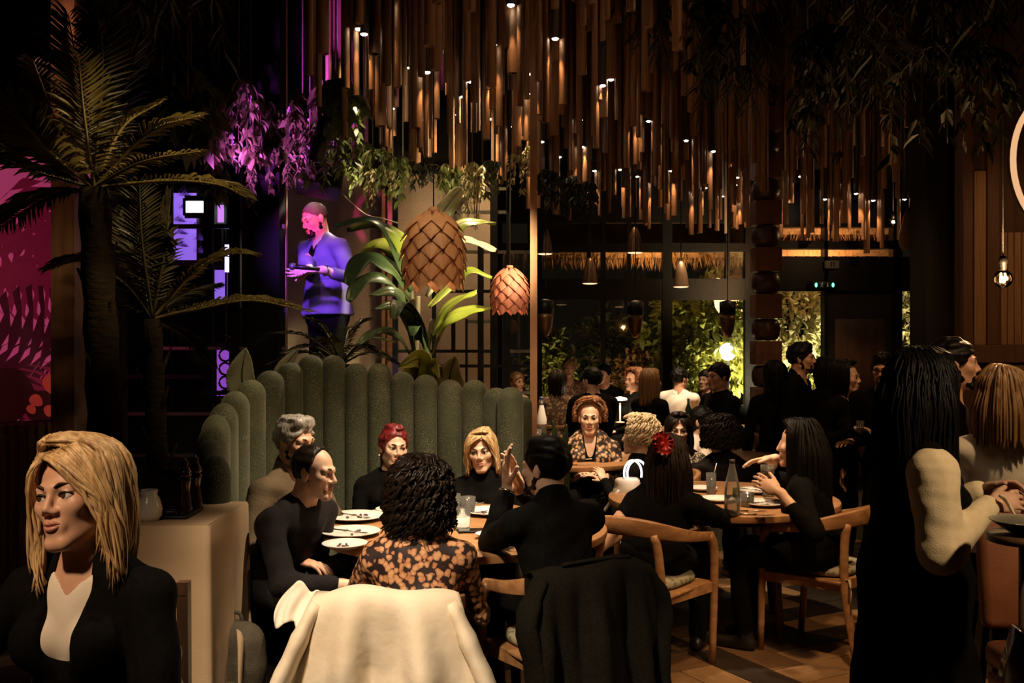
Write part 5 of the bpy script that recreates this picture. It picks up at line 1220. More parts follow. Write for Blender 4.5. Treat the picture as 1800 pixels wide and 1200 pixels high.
for i, (pts, w, M, lb) in enumerate((
    ([(432, 700, 6.2), (425, 660, 6.15), (432, 612, 6.1)], .10, G_PALE, 'pale ribbed caladium leaf beside the tallest left channels'), ([(492, 700, 6.3), (498, 650, 6.25), (525, 612, 6.2)], .055, G_PALE, 'narrow pale folded leaf rising behind the banquette'),
    ([(572, 690, 6.4), (566, 650, 6.35), (562, 618, 6.3)], .08, G_PALE, 'whitish leaf tip peeking over the two tallest channels'), ([(735, 720, 6.35), (733, 660, 6.3), (738, 630, 6.2), (700, 645, 6.1)], .09, G_YEL, 'yellow green round leaf lying over the banquette back'),
    ([(768, 720, 6.4), (766, 660, 6.3), (762, 640, 6.25), (772, 665, 6.15)], .055, G_YEL, 'small spiky yellow leaf over the banquette back'), ([(795, 720, 6.4), (790, 665, 6.3), (800, 625, 6.2)], .10, G_PALE, 'large pale ribbed leaf at the middle of the banquette'), ([(748, 700, 6.4), (745, 650, 6.35), (752, 628, 6.35)], .05, G_PALE, 'pale pink leaf behind the yellow round leaf'))):
    p0 = px(*pts[0]); t = thing('foliage_plant', (p0[0], p0[1], 0), lb, 'plant')
    MB().tube([V3(p0[0], p0[1], 0), p0 + V3(0, 0, .05)], [.012, .008], 6).build('stem', G_STEM, t); MB().lathe([(.07, 0), (.09, .02), (.1, .2), (.09, .2)], (p0[0], p0[1], 0), 14).build('pot', M_DARKWALL, t)
    blade([px(*q) for q in pts], w, t, M, .12, ribs=1, seed=50 + i, prof='round', side=(0, 1, .1))
# snake plant near the leopard-print woman
c = W(985, 800, 6.7); t = thing('snake_plant', (c.x, 6.7, 0), 'snake plant with upright pointed leaves before the woman in leopard print', 'plant')
MB().lathe([(.08, 0), (.10, .02), (.12, .34), (.11, .36)], (c.x, 6.7, .0), 18).build('pot', mat('sand_pot', (.42, .30, .18), .8, col2=(.36, .25, .14), scale=9), t)
for i, (x, y) in enumerate(((958, 775), (972, 738), (996, 745), (984, 770), (1004, 780))): blade([V3(c.x + .02 * (i - 2), 6.7, .33), px((985 + x) / 2, 810, 6.7), px(x, y, 6.68)], .026, t, G_BAND, .1, seed=i, side=(0, 1, .1), wav=.004)
# ---------------------------------------------------------------- hanging greenery
LAMPS = [np.array(o.location) for o in bpy.data.objects if o.type == 'LIGHT' and o.name.split('.')[0] in ('table_spot', 'front_spot', 'aisle_spot', 'group_spot', 'banquette_spot', 'lamp_spot', 'palm_spot', 'right_wall_spot', 'added_leaf_spot')]
def hang(x, y, d, label, n=8, length=.5, spread=.25, kind='lance', M=G_VINE, L=.07, wr=.4, group=None, per=22, seed=0, sway=.05, zt=None, fan=.6):
    """trails hang from a planter cord; stems and leaves are parts"""
    c = px(x, y, d); r_ = np.random.RandomState(seed + 77); t = thing('hanging_plant', c, label, 'hanging plant', group)
    st = MB(); lv = MB(); pos, D, U = [], [], []
    st.tube([c, V3(c[0], c[1], zt or 5.4)], .006, 5)
    for i in range(n):
        a = r_.uniform(0, 6.28); rr = spread * r_.uniform(.1, 1) ; ln = length * r_.uniform(.5, 1.1)
        e = c + V3(math.cos(a) * rr, math.sin(a) * rr, -ln); mid = c + V3(math.cos(a) * rr * .8, math.sin(a) * rr * .8, -ln * .30 + .04)
        P = smooth_path([c, mid, e + r_.randn(3) * sway * .3], 14)
        if any((np.linalg.norm(P[:, :2] - o_[:2], axis=1) < .4).any() for o_ in LAMPS): continue
        st.tube(P, np.linspace(.005, .002, 14), 4)
        for q in range(per):
            k = r_.uniform(.12, 1) * 12.9; i0 = int(k); p = P[i0] + (P[min(i0 + 1, 13)] - P[i0]) * (k - i0)
            an = r_.uniform(0, 6.28); pos.append(p); D.append(V3(math.cos(an) * fan, math.sin(an) * fan, -.75 + r_.uniform(-.3, .4))); U.append(V3(r_.randn() * .5, r_.randn() * .5, 1))
    if not len(pos): bpy.data.objects.remove(t); return None
    pos = np.array(pos); D = np.array(D); U = np.array(U)         # keep clear of the ceiling lamps and the added leaf spot
    ok = np.ones(len(pos), bool)
    for o_ in LAMPS: ok &= ~((np.linalg.norm(pos[:, :2] - o_[:2], axis=1) < .45) & (pos[:, 2] < o_[2] + .3))
    pos, D, U = pos[ok], D[ok], U[ok]
    put_leaves(lv, pos, D, U, r_.uniform(.6, 1.15, len(pos)) * L, wr, kind)
    st.build('stems', G_STEM, t); lv.build('leaves', M, t)
    return t
gA = 'ivy trails over the stage wall'
for i, (x, y, d, n, ln, sp_, kd, M, L) in enumerate(((640, 250, 7.6, 9, .42, .16, 'ivy', G_VINE, .075), (668, 262, 7.5, 8, .30, .14, 'lance', G_VINE, .09), (655, 300, 7.4, 5, .28, .07, 'ivy', G_BLOSS, .05), (708, 275, 7.6, 7, .34, .14, 'lance', G_VINE, .09), (625, 270, 7.7, 6, .26, .10, 'lance', G_VINE, .09), (690, 300, 7.5, 6, .16, .10, 'ivy', G_BLOSS, .04),
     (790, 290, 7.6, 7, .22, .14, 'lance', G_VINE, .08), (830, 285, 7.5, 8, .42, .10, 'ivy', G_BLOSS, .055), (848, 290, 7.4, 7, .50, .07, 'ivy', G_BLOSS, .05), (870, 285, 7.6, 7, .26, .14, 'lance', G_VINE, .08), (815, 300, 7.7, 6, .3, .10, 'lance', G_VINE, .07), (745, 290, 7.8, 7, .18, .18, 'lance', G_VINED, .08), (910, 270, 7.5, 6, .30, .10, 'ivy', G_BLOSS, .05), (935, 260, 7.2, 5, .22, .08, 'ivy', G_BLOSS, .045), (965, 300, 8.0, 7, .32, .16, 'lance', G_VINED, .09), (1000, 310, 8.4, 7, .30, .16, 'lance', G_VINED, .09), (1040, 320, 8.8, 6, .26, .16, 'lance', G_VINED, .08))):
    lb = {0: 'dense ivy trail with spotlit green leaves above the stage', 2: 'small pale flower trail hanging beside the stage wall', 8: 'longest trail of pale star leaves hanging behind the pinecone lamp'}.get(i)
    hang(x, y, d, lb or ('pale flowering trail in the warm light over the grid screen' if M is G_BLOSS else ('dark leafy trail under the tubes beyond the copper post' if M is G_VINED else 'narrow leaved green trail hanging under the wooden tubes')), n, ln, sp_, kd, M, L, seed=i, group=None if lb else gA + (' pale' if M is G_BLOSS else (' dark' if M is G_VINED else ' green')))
for i, (x, y, d, n, ln, sp_, kd, L) in enumerate(((420, 130, 6.6, 10, .62, .18, 'lance', .12), (470, 180, 6.9, 8, .40, .10, 'lance', .16), (532, 165, 6.8, 12, .60, .22, 'ivy', .10), (545, 230, 6.7, 9, .38, .20, 'ivy', .09), (605, 165, 6.9, 9, .62, .12, 'needle', .10), (590, 140, 6.6, 8, .30, .2, 'needle', .16), (440, 260, 6.8, 6, .40, .16, 'ivy', .07), (335, 120, 6.4, 8, .55, .2, 'needle', .18), (330, 180, 6.3, 8, .30, .2, 'needle', .18), (385, 220, 6.8, 6, .5, .12, 'lance', .1))):
    hang(x, y, d, 'leafy trail caught in the purple stage light', n, ln, sp_, kd, G_VINE, L, seed=30 + i, group='trails in the purple light', per=26)
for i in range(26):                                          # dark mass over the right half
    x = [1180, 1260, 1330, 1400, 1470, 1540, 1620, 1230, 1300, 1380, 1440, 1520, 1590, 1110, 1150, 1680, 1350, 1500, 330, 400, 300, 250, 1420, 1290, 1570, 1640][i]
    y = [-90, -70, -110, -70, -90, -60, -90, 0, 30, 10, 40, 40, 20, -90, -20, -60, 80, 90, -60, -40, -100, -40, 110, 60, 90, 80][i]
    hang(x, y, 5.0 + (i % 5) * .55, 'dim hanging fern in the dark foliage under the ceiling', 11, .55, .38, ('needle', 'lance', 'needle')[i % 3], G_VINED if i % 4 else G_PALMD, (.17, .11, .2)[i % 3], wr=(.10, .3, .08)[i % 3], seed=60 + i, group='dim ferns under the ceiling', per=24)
# ---------------------------------------------------------------- night garden beyond the windows
def tree(x, y, d, label, rx, rz_, M, n=1400, L=.16, seed=0, trunk=True, kind='lance', name='tree'):
    c = px(x, y, d); r_ = np.random.RandomState(seed); t = thing(name, (c[0], c[1], 0), label, 'tree'); m = MB()
    q = r_.randn(n, 3); q /= np.linalg.norm(q, axis=1)[:, None]; q *= (r_.uniform(.25, 1, n) ** .45)[:, None]
    q *= (1 + .25 * np.sin(q[:, 0] * 5 + seed) * np.cos(q[:, 2] * 6))[:, None]
    pos = c + q * V3(rx, rx * .8, rz_); pos[:, 2] = np.maximum(pos[:, 2], .1)
    put_leaves(m, pos, q + r_.randn(n, 3) * .6 + V3(0, 0, -.3), r_.randn(n, 3) * .5 + V3(0, 0, 1), r_.uniform(.6, 1.2, n) * L, .45, kind); m.build('crown', M, t)
    MB().tube(smooth_path([V3(c[0], c[1], 0), V3(c[0] + .05, c[1], c[2] * .6), c], 10), np.linspace(.09, .03, 10), 8).build('trunk', G_TRUNK, t)
    for i in range(5):
        a = i * 1.3; MB().tube([V3(c[0], c[1], c[2] * .7), c + V3(math.cos(a) * rx * .5, math.sin(a) * rx * .4, rz_ * .4)], [.03, .01], 6).build('branch', G_TRUNK, t)
G_TREE = leaf_mat('garden_leaf', (.17, .18, .035), (.26, .25, .06), 5, .5, .4); G_TREE2 = leaf_mat('garden_leaf_pale', (.45, .40, .20), (.58, .52, .30), 5, .5, .4)
struct('ground_garden', MB().box((3, 18.6, -.1), (16, 10, .1)), mat('night_soil', (.03, .028, .015), .9, col2=(.02, .018, .01), scale=4))
tree(1250, 590, 15.8, 'broad leafy garden tree lit yellow green beyond the right window', .95, .9, G_TREE, 2400, .2, 1)
tree(1210, 660, 15.2, 'low lit garden shrub beyond the right window', .45, .5, G_TREE, 900, .16, 2)
tree(1120, 670, 16, 'reddish shrub beyond the middle window', .5, .5, leaf_mat('garden_leaf_red', (.20, .09, .035), (.28, .14, .05), 5), 800, .14, 3)
tree(965, 660, 15.5, 'slim lit shrub beyond the window beside the copper post', .3, .75, G_TREE, 900, .15, 4)
tree(1397, 560, 12.5, 'pale floodlit tree beyond the glass beside the dark door', .36, .62, G_TREE2, 1500, .13, 5)
tree(1430, 640, 12.8, 'clipped round shrub with bright leaves beside the dark door', .38, .3, G_TREE, 1200, .06, 6)
tree(1595, 570, 13.0, 'pale garden tree beyond the narrow pane right of the door', .3, .6, G_TREE2, 800, .12, 7)
tree(1070, 640, 17.5, 'dim garden tree beyond the middle windows', .7, .8, leaf_mat('garden_leaf_dim', (.05, .055, .02), (.08, .08, .03), 5), 900, .18, 8)
# thatch fringes
M_STRAW = mat('dry_thatch', (.34, .19, .075), .8, col2=(.22, .115, .045), scale=20)
def thatch(x0, x1, ytop, ybot, d, label, n=900, seed=0, dz=.25):
    a, b = W(x0, ytop, d), W(x1, ybot, d); r_ = np.random.RandomState(seed); c = V3((a.x + b.x) / 2, d, a.z); t = thing('thatch_roof', c, label, 'thatch')
    m = MB(); pos = np.stack([r_.uniform(a.x, b.x, n), d + r_.uniform(-.12, .12, n), a.z + r_.uniform(-.03, .06, n)], 1)
    put_leaves(m, pos, np.stack([r_.randn(n) * .18, r_.randn(n) * .18, -np.ones(n)], 1), r_.randn(n, 3), r_.uniform(.4, 1.25, n) * (a.z - b.z), .06, 'needle'); m.build('straw_fringe', M_STRAW, t)
    V = np.array([[(a.x - .05, d - .14, a.z + .02), (a.x - .05, d + .9, a.z + dz + .3)], [(b.x + .05, d - .14, a.z + .02), (b.x + .05, d + .9, a.z + dz + .3)]]); MB().grid(V, thick=.12).build('roof_slope', M_STRAW, t, smooth=False)
thatch(935, 1325, 443, 470, 14.3, 'straw fringe of a thatched garden roof beyond the upper panes', 1600, 1)
thatch(1368, 1572, 438, 452, 11.6, 'brightly lit straw fringe over the door bay', 900, 2)
thatch(1368, 1560, 400, 424, 11.5, 'dim straw fringe above the lit one over the door bay', 700, 3)
# ---------------------------------------------------------------- lamps
def shade_mat(name, a, b, tl):
    m = leaf_mat(name, a, b, 9, .6, tl); return m
M_CONE1 = shade_mat('veneer_tan', (.42, .22, .10), (.34, .17, .075), .30); M_CONE2 = shade_mat('veneer_red', (.40, .13, .075), (.32, .10, .055), .25)
M_BULB = mat('bulb_glow', (.9, .8, .6), .4, emit=(1, .72, .42), es=7)
def pinecone(c, R, Hh, label, M, rows, per, watt, rot=0):
    c = V3(*c); t = thing('pinecone_lamp', c - V3(0, 0, Hh * .5), label, 'lamp')
    def rad(v): return R * (.16 + .84 * math.sin(math.pi * min(1, .06 + .62 * v ** .80)) ** .85) if v < .8 else R * (.16 + .84 * math.sin(math.pi * (.06 + .62 * .8 ** .80)) ** .85) * (1 - (v - .8) * .35)
    for i in range(rows):
        v0 = i / rows * .92; v1 = min(v0 + 1.9 / rows, 1.10); z0 = .5 - v0; z1 = .5 - v1; fl_ = R * (.20 - .10 * v0)
        wd = 2 * math.pi * (rad((v0 + v1) / 2) + fl_ * .5) / per * .52
        prof = [(rad(v0) - R * .02, z0, .12), (rad(v0 * .75 + v1 * .25) + fl_ * .22, z0 * .75 + z1 * .25, .62), (rad((v0 + v1) / 2) + fl_ * .48, (z0 + z1) / 2, 1.0), (rad(v0 * .25 + v1 * .75) + fl_ * .75, z0 * .25 + z1 * .75, .52), (rad(min(v1, 1)) + fl_, z1, .05)]
        m = MB(); P = []
        for r, z, w in prof:
            P.append([V3(r - (abs(q) ** 2) * wd * w * .30, q * wd * w, z * Hh) for q in (-1, -.5, 0, .5, 1)])
        m.grid(np.array(P), thick=.004 * R / .2); me = m.mesh('petal'); me.materials.append(M)
        me.polygons.foreach_set('use_smooth', np.zeros(len(me.polygons), bool))
        for k in range(per):
            o = bpy.data.objects.new('petal', me); COL.objects.link(o); o.parent = t; o.location = (0, 0, Hh * .5); o.rotation_euler = (0, 0, rot + (k + .5 * (i % 2)) / per * 2 * math.pi)
    MB().lathe([(R * .20, .48 * Hh), (R * .20, .53 * Hh), (.02, .56 * Hh)], c, 16).build('cap', M, t)
    MB().tube([c + V3(0, 0, .55 * Hh), V3(c[0], c[1], 5.4)], .004, 5).build('cord', M_BLACKMETAL, t)
    MB().ball(c + V3(0, 0, .05 * Hh), R * .22, 14, 10).build('bulb', M_BULB, t)
    l = point('pinecone_glow', c, watt, (1, .62, .36), R * .22); l.location = c - V3(0, 0, .22 * Hh); 
    return t
pinecone(W(762, 438, 5.7), .172, .43, 'large tan pinecone pendant lamp in front of the banana plant', M_CONE1, 7, 9, 2.5, .17)
pinecone(W(896, 510, 6.3), .113, .28, 'smaller reddish pinecone pendant lamp beside the copper post', M_CONE2, 7, 9, 1.2, .1)
M_BRONZE = mat('bronze_shade', (.26, .15, .075), .35, metal=.8, col2=(.20, .11, .055), scale=6); M_GLOWIN = mat('shade_inside', (.8, .5, .3), .6, emit=(1, .60, .34), es=1.6)
def pend(x, ybot, d, label, bullet=False):
    k = d / 10.5; p = V3(*W(x, ybot, d)); t = thing('pendant_lamp', p, label, 'pendant lamp')
    if not bullet:
        MB().lathe([(.084 * k, 0), (.080 * k, .02 * k), (.066 * k, .13 * k), (.052 * k, .20 * k), (.03 * k, .25 * k), (.014 * k, .27 * k)], p, 24, capb=False).build('shade', M_BRONZE, t)
        MB().ball(p, (.079 * k, .079 * k, .011 * k), 20, 6).build('diffuser', M_GLOWIN, t)
        MB().tube([p + V3(0, 0, .27 * k), V3(p[0], p[1], 5.4)], .005, 5).build('cord', M_BLACKMETAL, t)
        s = spot('pendant_beam', p - V3(0, 0, .03), p - V3(0, 0, 1), 10, WARM, 110, .6, .04)
    else:
        MB().lathe([(.004, 0), (.03 * k, .012 * k), (.056 * k, .06 * k), (.073 * k, .13 * k), (.080 * k, .20 * k), (.081 * k, .245 * k)], p, 24).build('shade', M_BRONZE, t)
        MB().lathe([(.080 * k, .246 * k), (.086 * k, .25 * k), (.086 * k, .38 * k), (.02 * k, .40 * k)], p, 24).build('cap', M_BLACKMETAL, t)
        MB().tube([p + V3(0, 0, .40 * k), V3(p[0], p[1], 5.4)], .005, 5).build('cord', M_BLACKMETAL, t)
for x, y, lb in ((958, 446, 'bronze cone pendant just right of the copper post'), (1116, 444, 'bronze cone pendant, upper one in the middle of the windows'), (1037, 498, 'bronze cone pendant hanging lower left of the windows'), (1197, 504, 'bronze cone pendant hanging lowest on the right of the windows')): pend(x, y, 10.5, lb)
for x, y, lb in ((959, 592, 'copper bullet pendant beside the copper post'), (1117, 594, 'copper bullet pendant in the middle of the dark window'), (1279, 594, 'copper bullet pendant in front of the lit garden tree')): pend(x, y, 10.2, lb, True)
# filament bulb
p = V3(*W(1763, 490, 5.0)); t = thing('filament_bulb', p - V3(0, 0, .05), 'bare globe filament bulb glowing before the boarded wall', 'bulb')
MB().ball(p, .046, 20, 14).build('globe', glass_mat('amber_glass', (1, .86, .62), .06), t)
MB().lathe([(.016, .042), (.018, .05), (.018, .075), (.021, .078), (.021, .10), (.012, .115)], p, 16).build('socket', M_BLACKMETAL, t)
m = MB(); m.tube(smooth_path([p + V3(-.010, 0, .03), p + V3(-.012, 0, -.018), p + V3(-.004, 0, .01), p + V3(.004, 0, -.02), p + V3(.011, 0, .012), p + V3(.010, 0, .03)], 30), .0045, 6); m.build('filament', mat('filament', (1, .7, .4), .5, emit=(1, .62, .28), es=40), t)
MB().tube([p + V3(0, 0, .11), V3(p[0], p[1], 5.4)], .004, 5).build('cord', M_BLACKMETAL, t)
point('bulb_light', p + V3(0, -.06, 0), 30, (1, .58, .26), .03)
# second bulb by the door
p = V3(*W(1570, 390, 9.5)); t = thing('filament_bulb', p - V3(0, 0, .05), 'small glowing bulb under the tubes above the door', 'bulb')
MB().ball(p, .035, 14, 10).build('globe', glass_mat('amber_glass', (1, .86, .62), .06), t); MB().ball(p, .014, 10, 8).build('filament', MATS['filament'], t); MB().lathe([(.014, .03), (.014, .08)], p, 10).build('socket', M_BLACKMETAL, t); MB().tube([p + V3(0, 0, .08), V3(p[0], p[1], 5.4)], .004, 5).build('cord', M_BLACKMETAL, t)
point('bulb_light', p - V3(0, .05, .02), 7, (1, .60, .30), .03)
# glowing hoop at the picture edge
c = V3(*W(1862, 285, 4.2)); t = thing('hoop_lamp', c - V3(0, 0, .30), 'large glowing hoop pendant cut off by the upper picture edge', 'lamp')
pts = [c + V3(.225 * math.cos(a), .06 * math.cos(a), .285 * math.sin(a)) for a in np.linspace(0, 2 * math.pi, 49)]
MB().tube(pts, .012, 8, cap=False, up=(0, 1, .02)).build('hoop', mat('hoop_glow', (.3, .2, .12), .5, emit=(1, .55, .27), es=.85), t)
MB().tube([q + V3(0, .025, 0) for q in pts], .014, 8, cap=False, up=(0, 1, .02)).build('back_ring', M_WOODD, t)
MB().tube([c + V3(0, .02, .285), V3(c[0], c[1] + .02, 5.4)], .005, 5).build('cord', M_BLACKMETAL, t)
# curved pale lamp / decor behind the door bulb
p = W(1598, 420, 9.0); t = thing('wicker_lamp', (p.x, p.y, p.z), 'tall pale tapered wicker lamp beside the door bulb', 'lamp')
MB().lathe([(.02, .28), (.05, .2), (.085, .05), (.09, -.04), (.06, -.10)], V3(*p), 16).build('shade', M_STRAW, t); MB().tube([p + Vector((0, 0, .27)), Vector((p.x, p.y, 5.4))], .004, 5).build('cord', M_BLACKMETAL, t)
# stage loudspeaker
c = V3(*W(563, 318, 7.0)); t = thing('loudspeaker', c - V3(0, 0, .12), 'black loudspeaker tilted from a bracket above the man on stage', 'speaker')
Rr = euler(math.radians(-18), math.radians(9), math.radians(14))
MB().box(c, (.30, .22, .17), R=Rr, bev=.012).build('cabinet', mat('speaker_black', (.012, .011, .010), .6), t)
MB().box(c + Rr @ V3(0, -.113, 0), (.27, .008, .14), R=Rr, bev=.003).build('grille', M_BLACKMETAL, t)
MB().box(c + Rr @ V3(0, .0, .10), (.33, .05, .014), R=Rr).build('bracket', M_GREYMETAL, t, smooth=False); MB().bar(c + Rr @ V3(.02, .03, .10), c + V3(.02, .03, .6), .03).build('arm', M_BLACKMETAL, t, smooth=False)
MB().box(c + Rr @ V3(-.04, .02, .135), (.20, .05, .012), R=Rr).build('bracket', M_GREYMETAL, t, smooth=False)
m = MB(); m.tube(smooth_path([c + Rr @ V3(.15, 0, -.06), V3(*W(640, 375, 6.9)), V3(*W(672, 384, 6.8)), V3(*W(700, 392, 6.8))], 16), .005, 5); m.build('cable', mat('cable_tan', (.4, .3, .2), .6), t)
# stage spotlight on the ceiling (dark heads seen near the purple beam)
for x, y, tg, cl, wt, lb in ((570, 225, (540, 480), (.62, .12, 1), 0, 'black stage spotlight hanging above the purple leaves'), (560, 260, (500, 480), (1, .1, .6), 0, 'second black stage spotlight under the first')):
    p = V3(*W(x, y, 6.5)); t = thing('stage_light', p, lb, 'spotlight'); MB().lathe([(.05, -.08), (.055, -.06), (.05, .06), (.03, .08)], p, 16, R=euler(.5, .4, 0)).build('can', M_BLACKMETAL, t); MB().bar(p + V3(0, 0, .07), p + V3(0, 0, .5), .012).build('yoke', M_BLACKMETAL, t, smooth=False)
c = V3(*W(1279, 618, 15.0)); t = thing('garden_lamp', (c[0], c[1], 0), 'glaring white garden lamp behind the lit tree', 'lamp')
MB().ball(c, .13, 16, 12).build('globe', mat('garden_globe', (.9, .9, .8), .4, emit=(1, .90, .66), es=6), t); MB().tube([(c[0], c[1], 0), c - V3(0, 0, .12)], .03).build('pole', M_BLACKMETAL, t)
# ---------------------------------------------------------------- the guests
LIPM = mat('lips_natural', (.42, .17, .12), .45); LIPW = mat('lips_rose', (.45, .10, .08), .35); LIPN = mat('lips_nude', (.52, .22, .16), .4)
C_OLIVE = mat('olive_jacket', (.115, .078, .036), .85, col2=(.09, .06, .028), scale=12, bump=.2, bscale=90)
C_NAVY = mat('charcoal_knit', (.011, .009, .010), .9, spec=.15, col2=(.016, .013, .014), scale=30, bump=.25, bscale=220)
C_BLACK = M_BLACKC
C_FLORAL = spotted('floral_blouse', (.016, .005, .004), (.42, .17, .07), (.62, .35, .17), 40, .50)
C_LEO = spotted('leopard_scarf', (.02, .012, .008), (.32, .16, .08), (.62, .42, .25), 34, .46)
C_LEO2 = spotted('spotted_print', (.012, .009, .007), (.45, .33, .20), (.55, .42, .27), 70, .42)
C_BEIGEF = spotted('far_floral', (.10, .05, .025), (.32, .18, .10), (.40, .25, .14), 30, .4)
C_WHITE = mat('white_cotton', (.80, .72, .60), .8, col2=(.74, .66, .54), scale=6, bump=.1)
C_CREAM = mat('cream_knit', (.78, .62, .38), .9, col2=(.72, .56, .33), scale=40, bump=.2, bscale=260)
C_DENIM = mat('dark_denim', (.018, .018, .022), .85, col2=(.026, .026, .03), scale=40)
C_PURP = mat('violet_suit', (.14, .12, .26), .75, col2=(.12, .10, .22), scale=8, bump=.1)
# foreground blonde woman
HH = W(138, 872, 2.32)
p = person('blonde_fg', 'blonde woman in black jacket and white top looking away in the foreground', HH, -14, hyaw=-16, hp=-6, hr=-9, lean=4, sit=.62, s=1.04, skin=SKIN, top=C_BLACK, topname='jacket', neck='v', vdeep=.27, vw=1.3, inner=C_WHITE, lip=LIPN, h=.0045, hc=.008, gaze=(-.25, .1), wr=.003,
           arms={'L': (W(60, 1370, 2.0), (1, .3, -.6)), 'R': (W(-120, 1330, 2.1), (-1, .3, -.6))}, makeup=True)
hair(p, 'long', H_BLOND, n=620, length=.155, vol=.012, phi0=72, part=-.03, wave=.007, wf=24, end=.01, flare=.14, lenvar=.25, seed=4, r=.0046, spread=.018)
fringe(p, H_BLOND, 70, [([(-.022, .080, .088), (.020, .098, .070), (.058, .082, .028), (.078, .050, -.030), (.088, .030, -.10), (.092, .020, -.19)], [(-.022, .0, .128), (.040, .04, .118), (.080, .045, .070), (.096, .020, 0), (.10, .005, -.10), (.10, .0, -.20)]),
     ([(-.026, .082, .086), (-.050, .085, .062), (-.074, .060, .015), (-.082, .044, -.06), (-.082, .045, -.13), (-.076, .05, -.19)], [(-.026, .0, .128), (-.065, .03, .10), (-.092, .03, .04), (-.10, .015, -.05), (-.10, .01, -.13), (-.09, .02, -.20)])])
# bar stool under her
q = p['P']; t = thing('bar_stool', (q[0], q[1], 0), 'dark padded stool under the foreground blonde woman', 'stool'); MB().lathe([(.17, .56), (.19, .58), (.19, .63), (.16, .65)], (q[0], q[1], 0), 24).build('seat', M_DARKCH, t)
for a in (.6, 2.2, 3.7, 5.3): MB().tube([(q[0] + .12 * math.cos(a), q[1] + .12 * math.sin(a), .57), (q[0] + .2 * math.cos(a), q[1] + .2 * math.sin(a), 0)], .014).build('leg', M_BLACKMETAL, t)
m = MB(); b = p['NB'] - p['sp'] * .33 + p['fl'] * .165 - p['l'] * .02; m.box(b, (.03, .006, .02), bev=.002); m.build('gold_clasp', mat('gold_metal', (.7, .45, .15), .3, metal=1), p['root'])
# man with grey hair
p = person('grey', 'grey haired man in olive jacket on the left of the banquette', W(519, 778, 4.85), 60, hyaw=58, hp=4, lean=6, sit=.46, male=True, s=1.0, skin=SKIN, top=C_OLIVE, topname='jacket', neck='collar', lip=LIPM, h=.005,
           arms={'L': (W(560, 960, 4.9), (.3, 0, -1)), 'R': (W(520, 985, 4.5), (-.6, -.5, -1))})
hair(p, 'short', H_GREY, front=(.085, .075), t=.012, extra=[((0, .045, .105), (.060, .045, .030)), ((0, -.02, .108), (.06, .07, .026))], amp=.003)
link_mesh('beard', beard_mesh(p['H'], p['R'], p['s'], .0015), H_BROWN, p['root'])
# man leaning forward, receding hair
p = person('recede', 'man with receding dark hair in charcoal sweater leaning over the table', W(553, 830, 4.45), 62, hyaw=72, hp=6, hr=4, lean=26, sit=.46, male=True, s=.99, skin=SKIN_P, top=C_NAVY, topname='sweater', neck='crew', lip=LIPM, h=.0045, hc=.009, bottom=C_DENIM, sleeve=.93,
           arms={'L': (W(640, 975, 4.75), (.2, .2, -1)), 'R': (W(600, 1028, 4.25), (-.4, -.6, -.7))}, gaze=(0, -.05))
hair(p, 'short', H_BROWN, front=(.028, .098), ear=(.008, -.02), t=.010, amp=.0015, sub=[((.05, .075, .10), (.03, .05, .03)), ((-.05, .075, .10), (.03, .05, .03))], nape=-.07)
link_mesh('stubble', beard_mesh(p['H'], p['R'], p['s'], -.0012), mat('stubble', (.30, .17, .11), .8), p['root'])
# woman with red hair
p = person('redhair', 'woman with pinned up red hair and dark top on the banquette', W(692, 787, 5.60), 10, hyaw=24, hp=0, hr=4, lean=2, sit=.46, s=.97, skin=SKIN_P, top=C_BLACK, topname='cardigan', neck='crew', lip=LIPW, h=.005, gaze=(.25, 0), makeup=True)
hair(p, 'short', H_RED, front=(.076, .082), ear=(.012, -.03), t=.012, extra=[((0, -.02, .115), (.055, .07, .025)), ((0, -.09, .03), (.05, .04, .05))], nape=-.08, amp=.002)
for sd in (1, -1): MB().ball(p['H'] + p['R'] @ V3(sd * .082, -.004, -.045) * p['s'], .006, 8, 6).build('earring', mat('pearl', (.8, .7, .6), .2), p['root'])
hm = hair_strands(p['H'], p['R'], p['s'], n=60, length=.24, vol=.004, phi0=150, end=.0, seed=9, r=.008, lenvar=.1); hm.build('loose_hair', H_RED, p['root'])
# woman in floral blouse, seen from behind
p = person('floral', 'woman with dark curly hair in floral blouse seen from behind', W(738, 874, 3.82), 178, hyaw=172, lean=10, sit=.46, s=1.0, skin=SKIN, top=C_FLORAL, topname='blouse', neck='crew', face=False, h=.007, hc=.008, sleeve=.97, build=1.10,
           arms={'L': (W(650, 1040, 4.2), (-.6, -.7, -.5)), 'R': (W(800, 1040, 4.12), (.5, -.7, -.5))}, wr=.005)
hair(p, 'long', H_BROWN, n=420, length=.115, vol=.026, phi0=60, curl=.017, end=.0, flare=.06, seed=6, r=.0075, spread=.026, lenvar=.25, cap=dict(t=.024, amp=.006, fq=90))
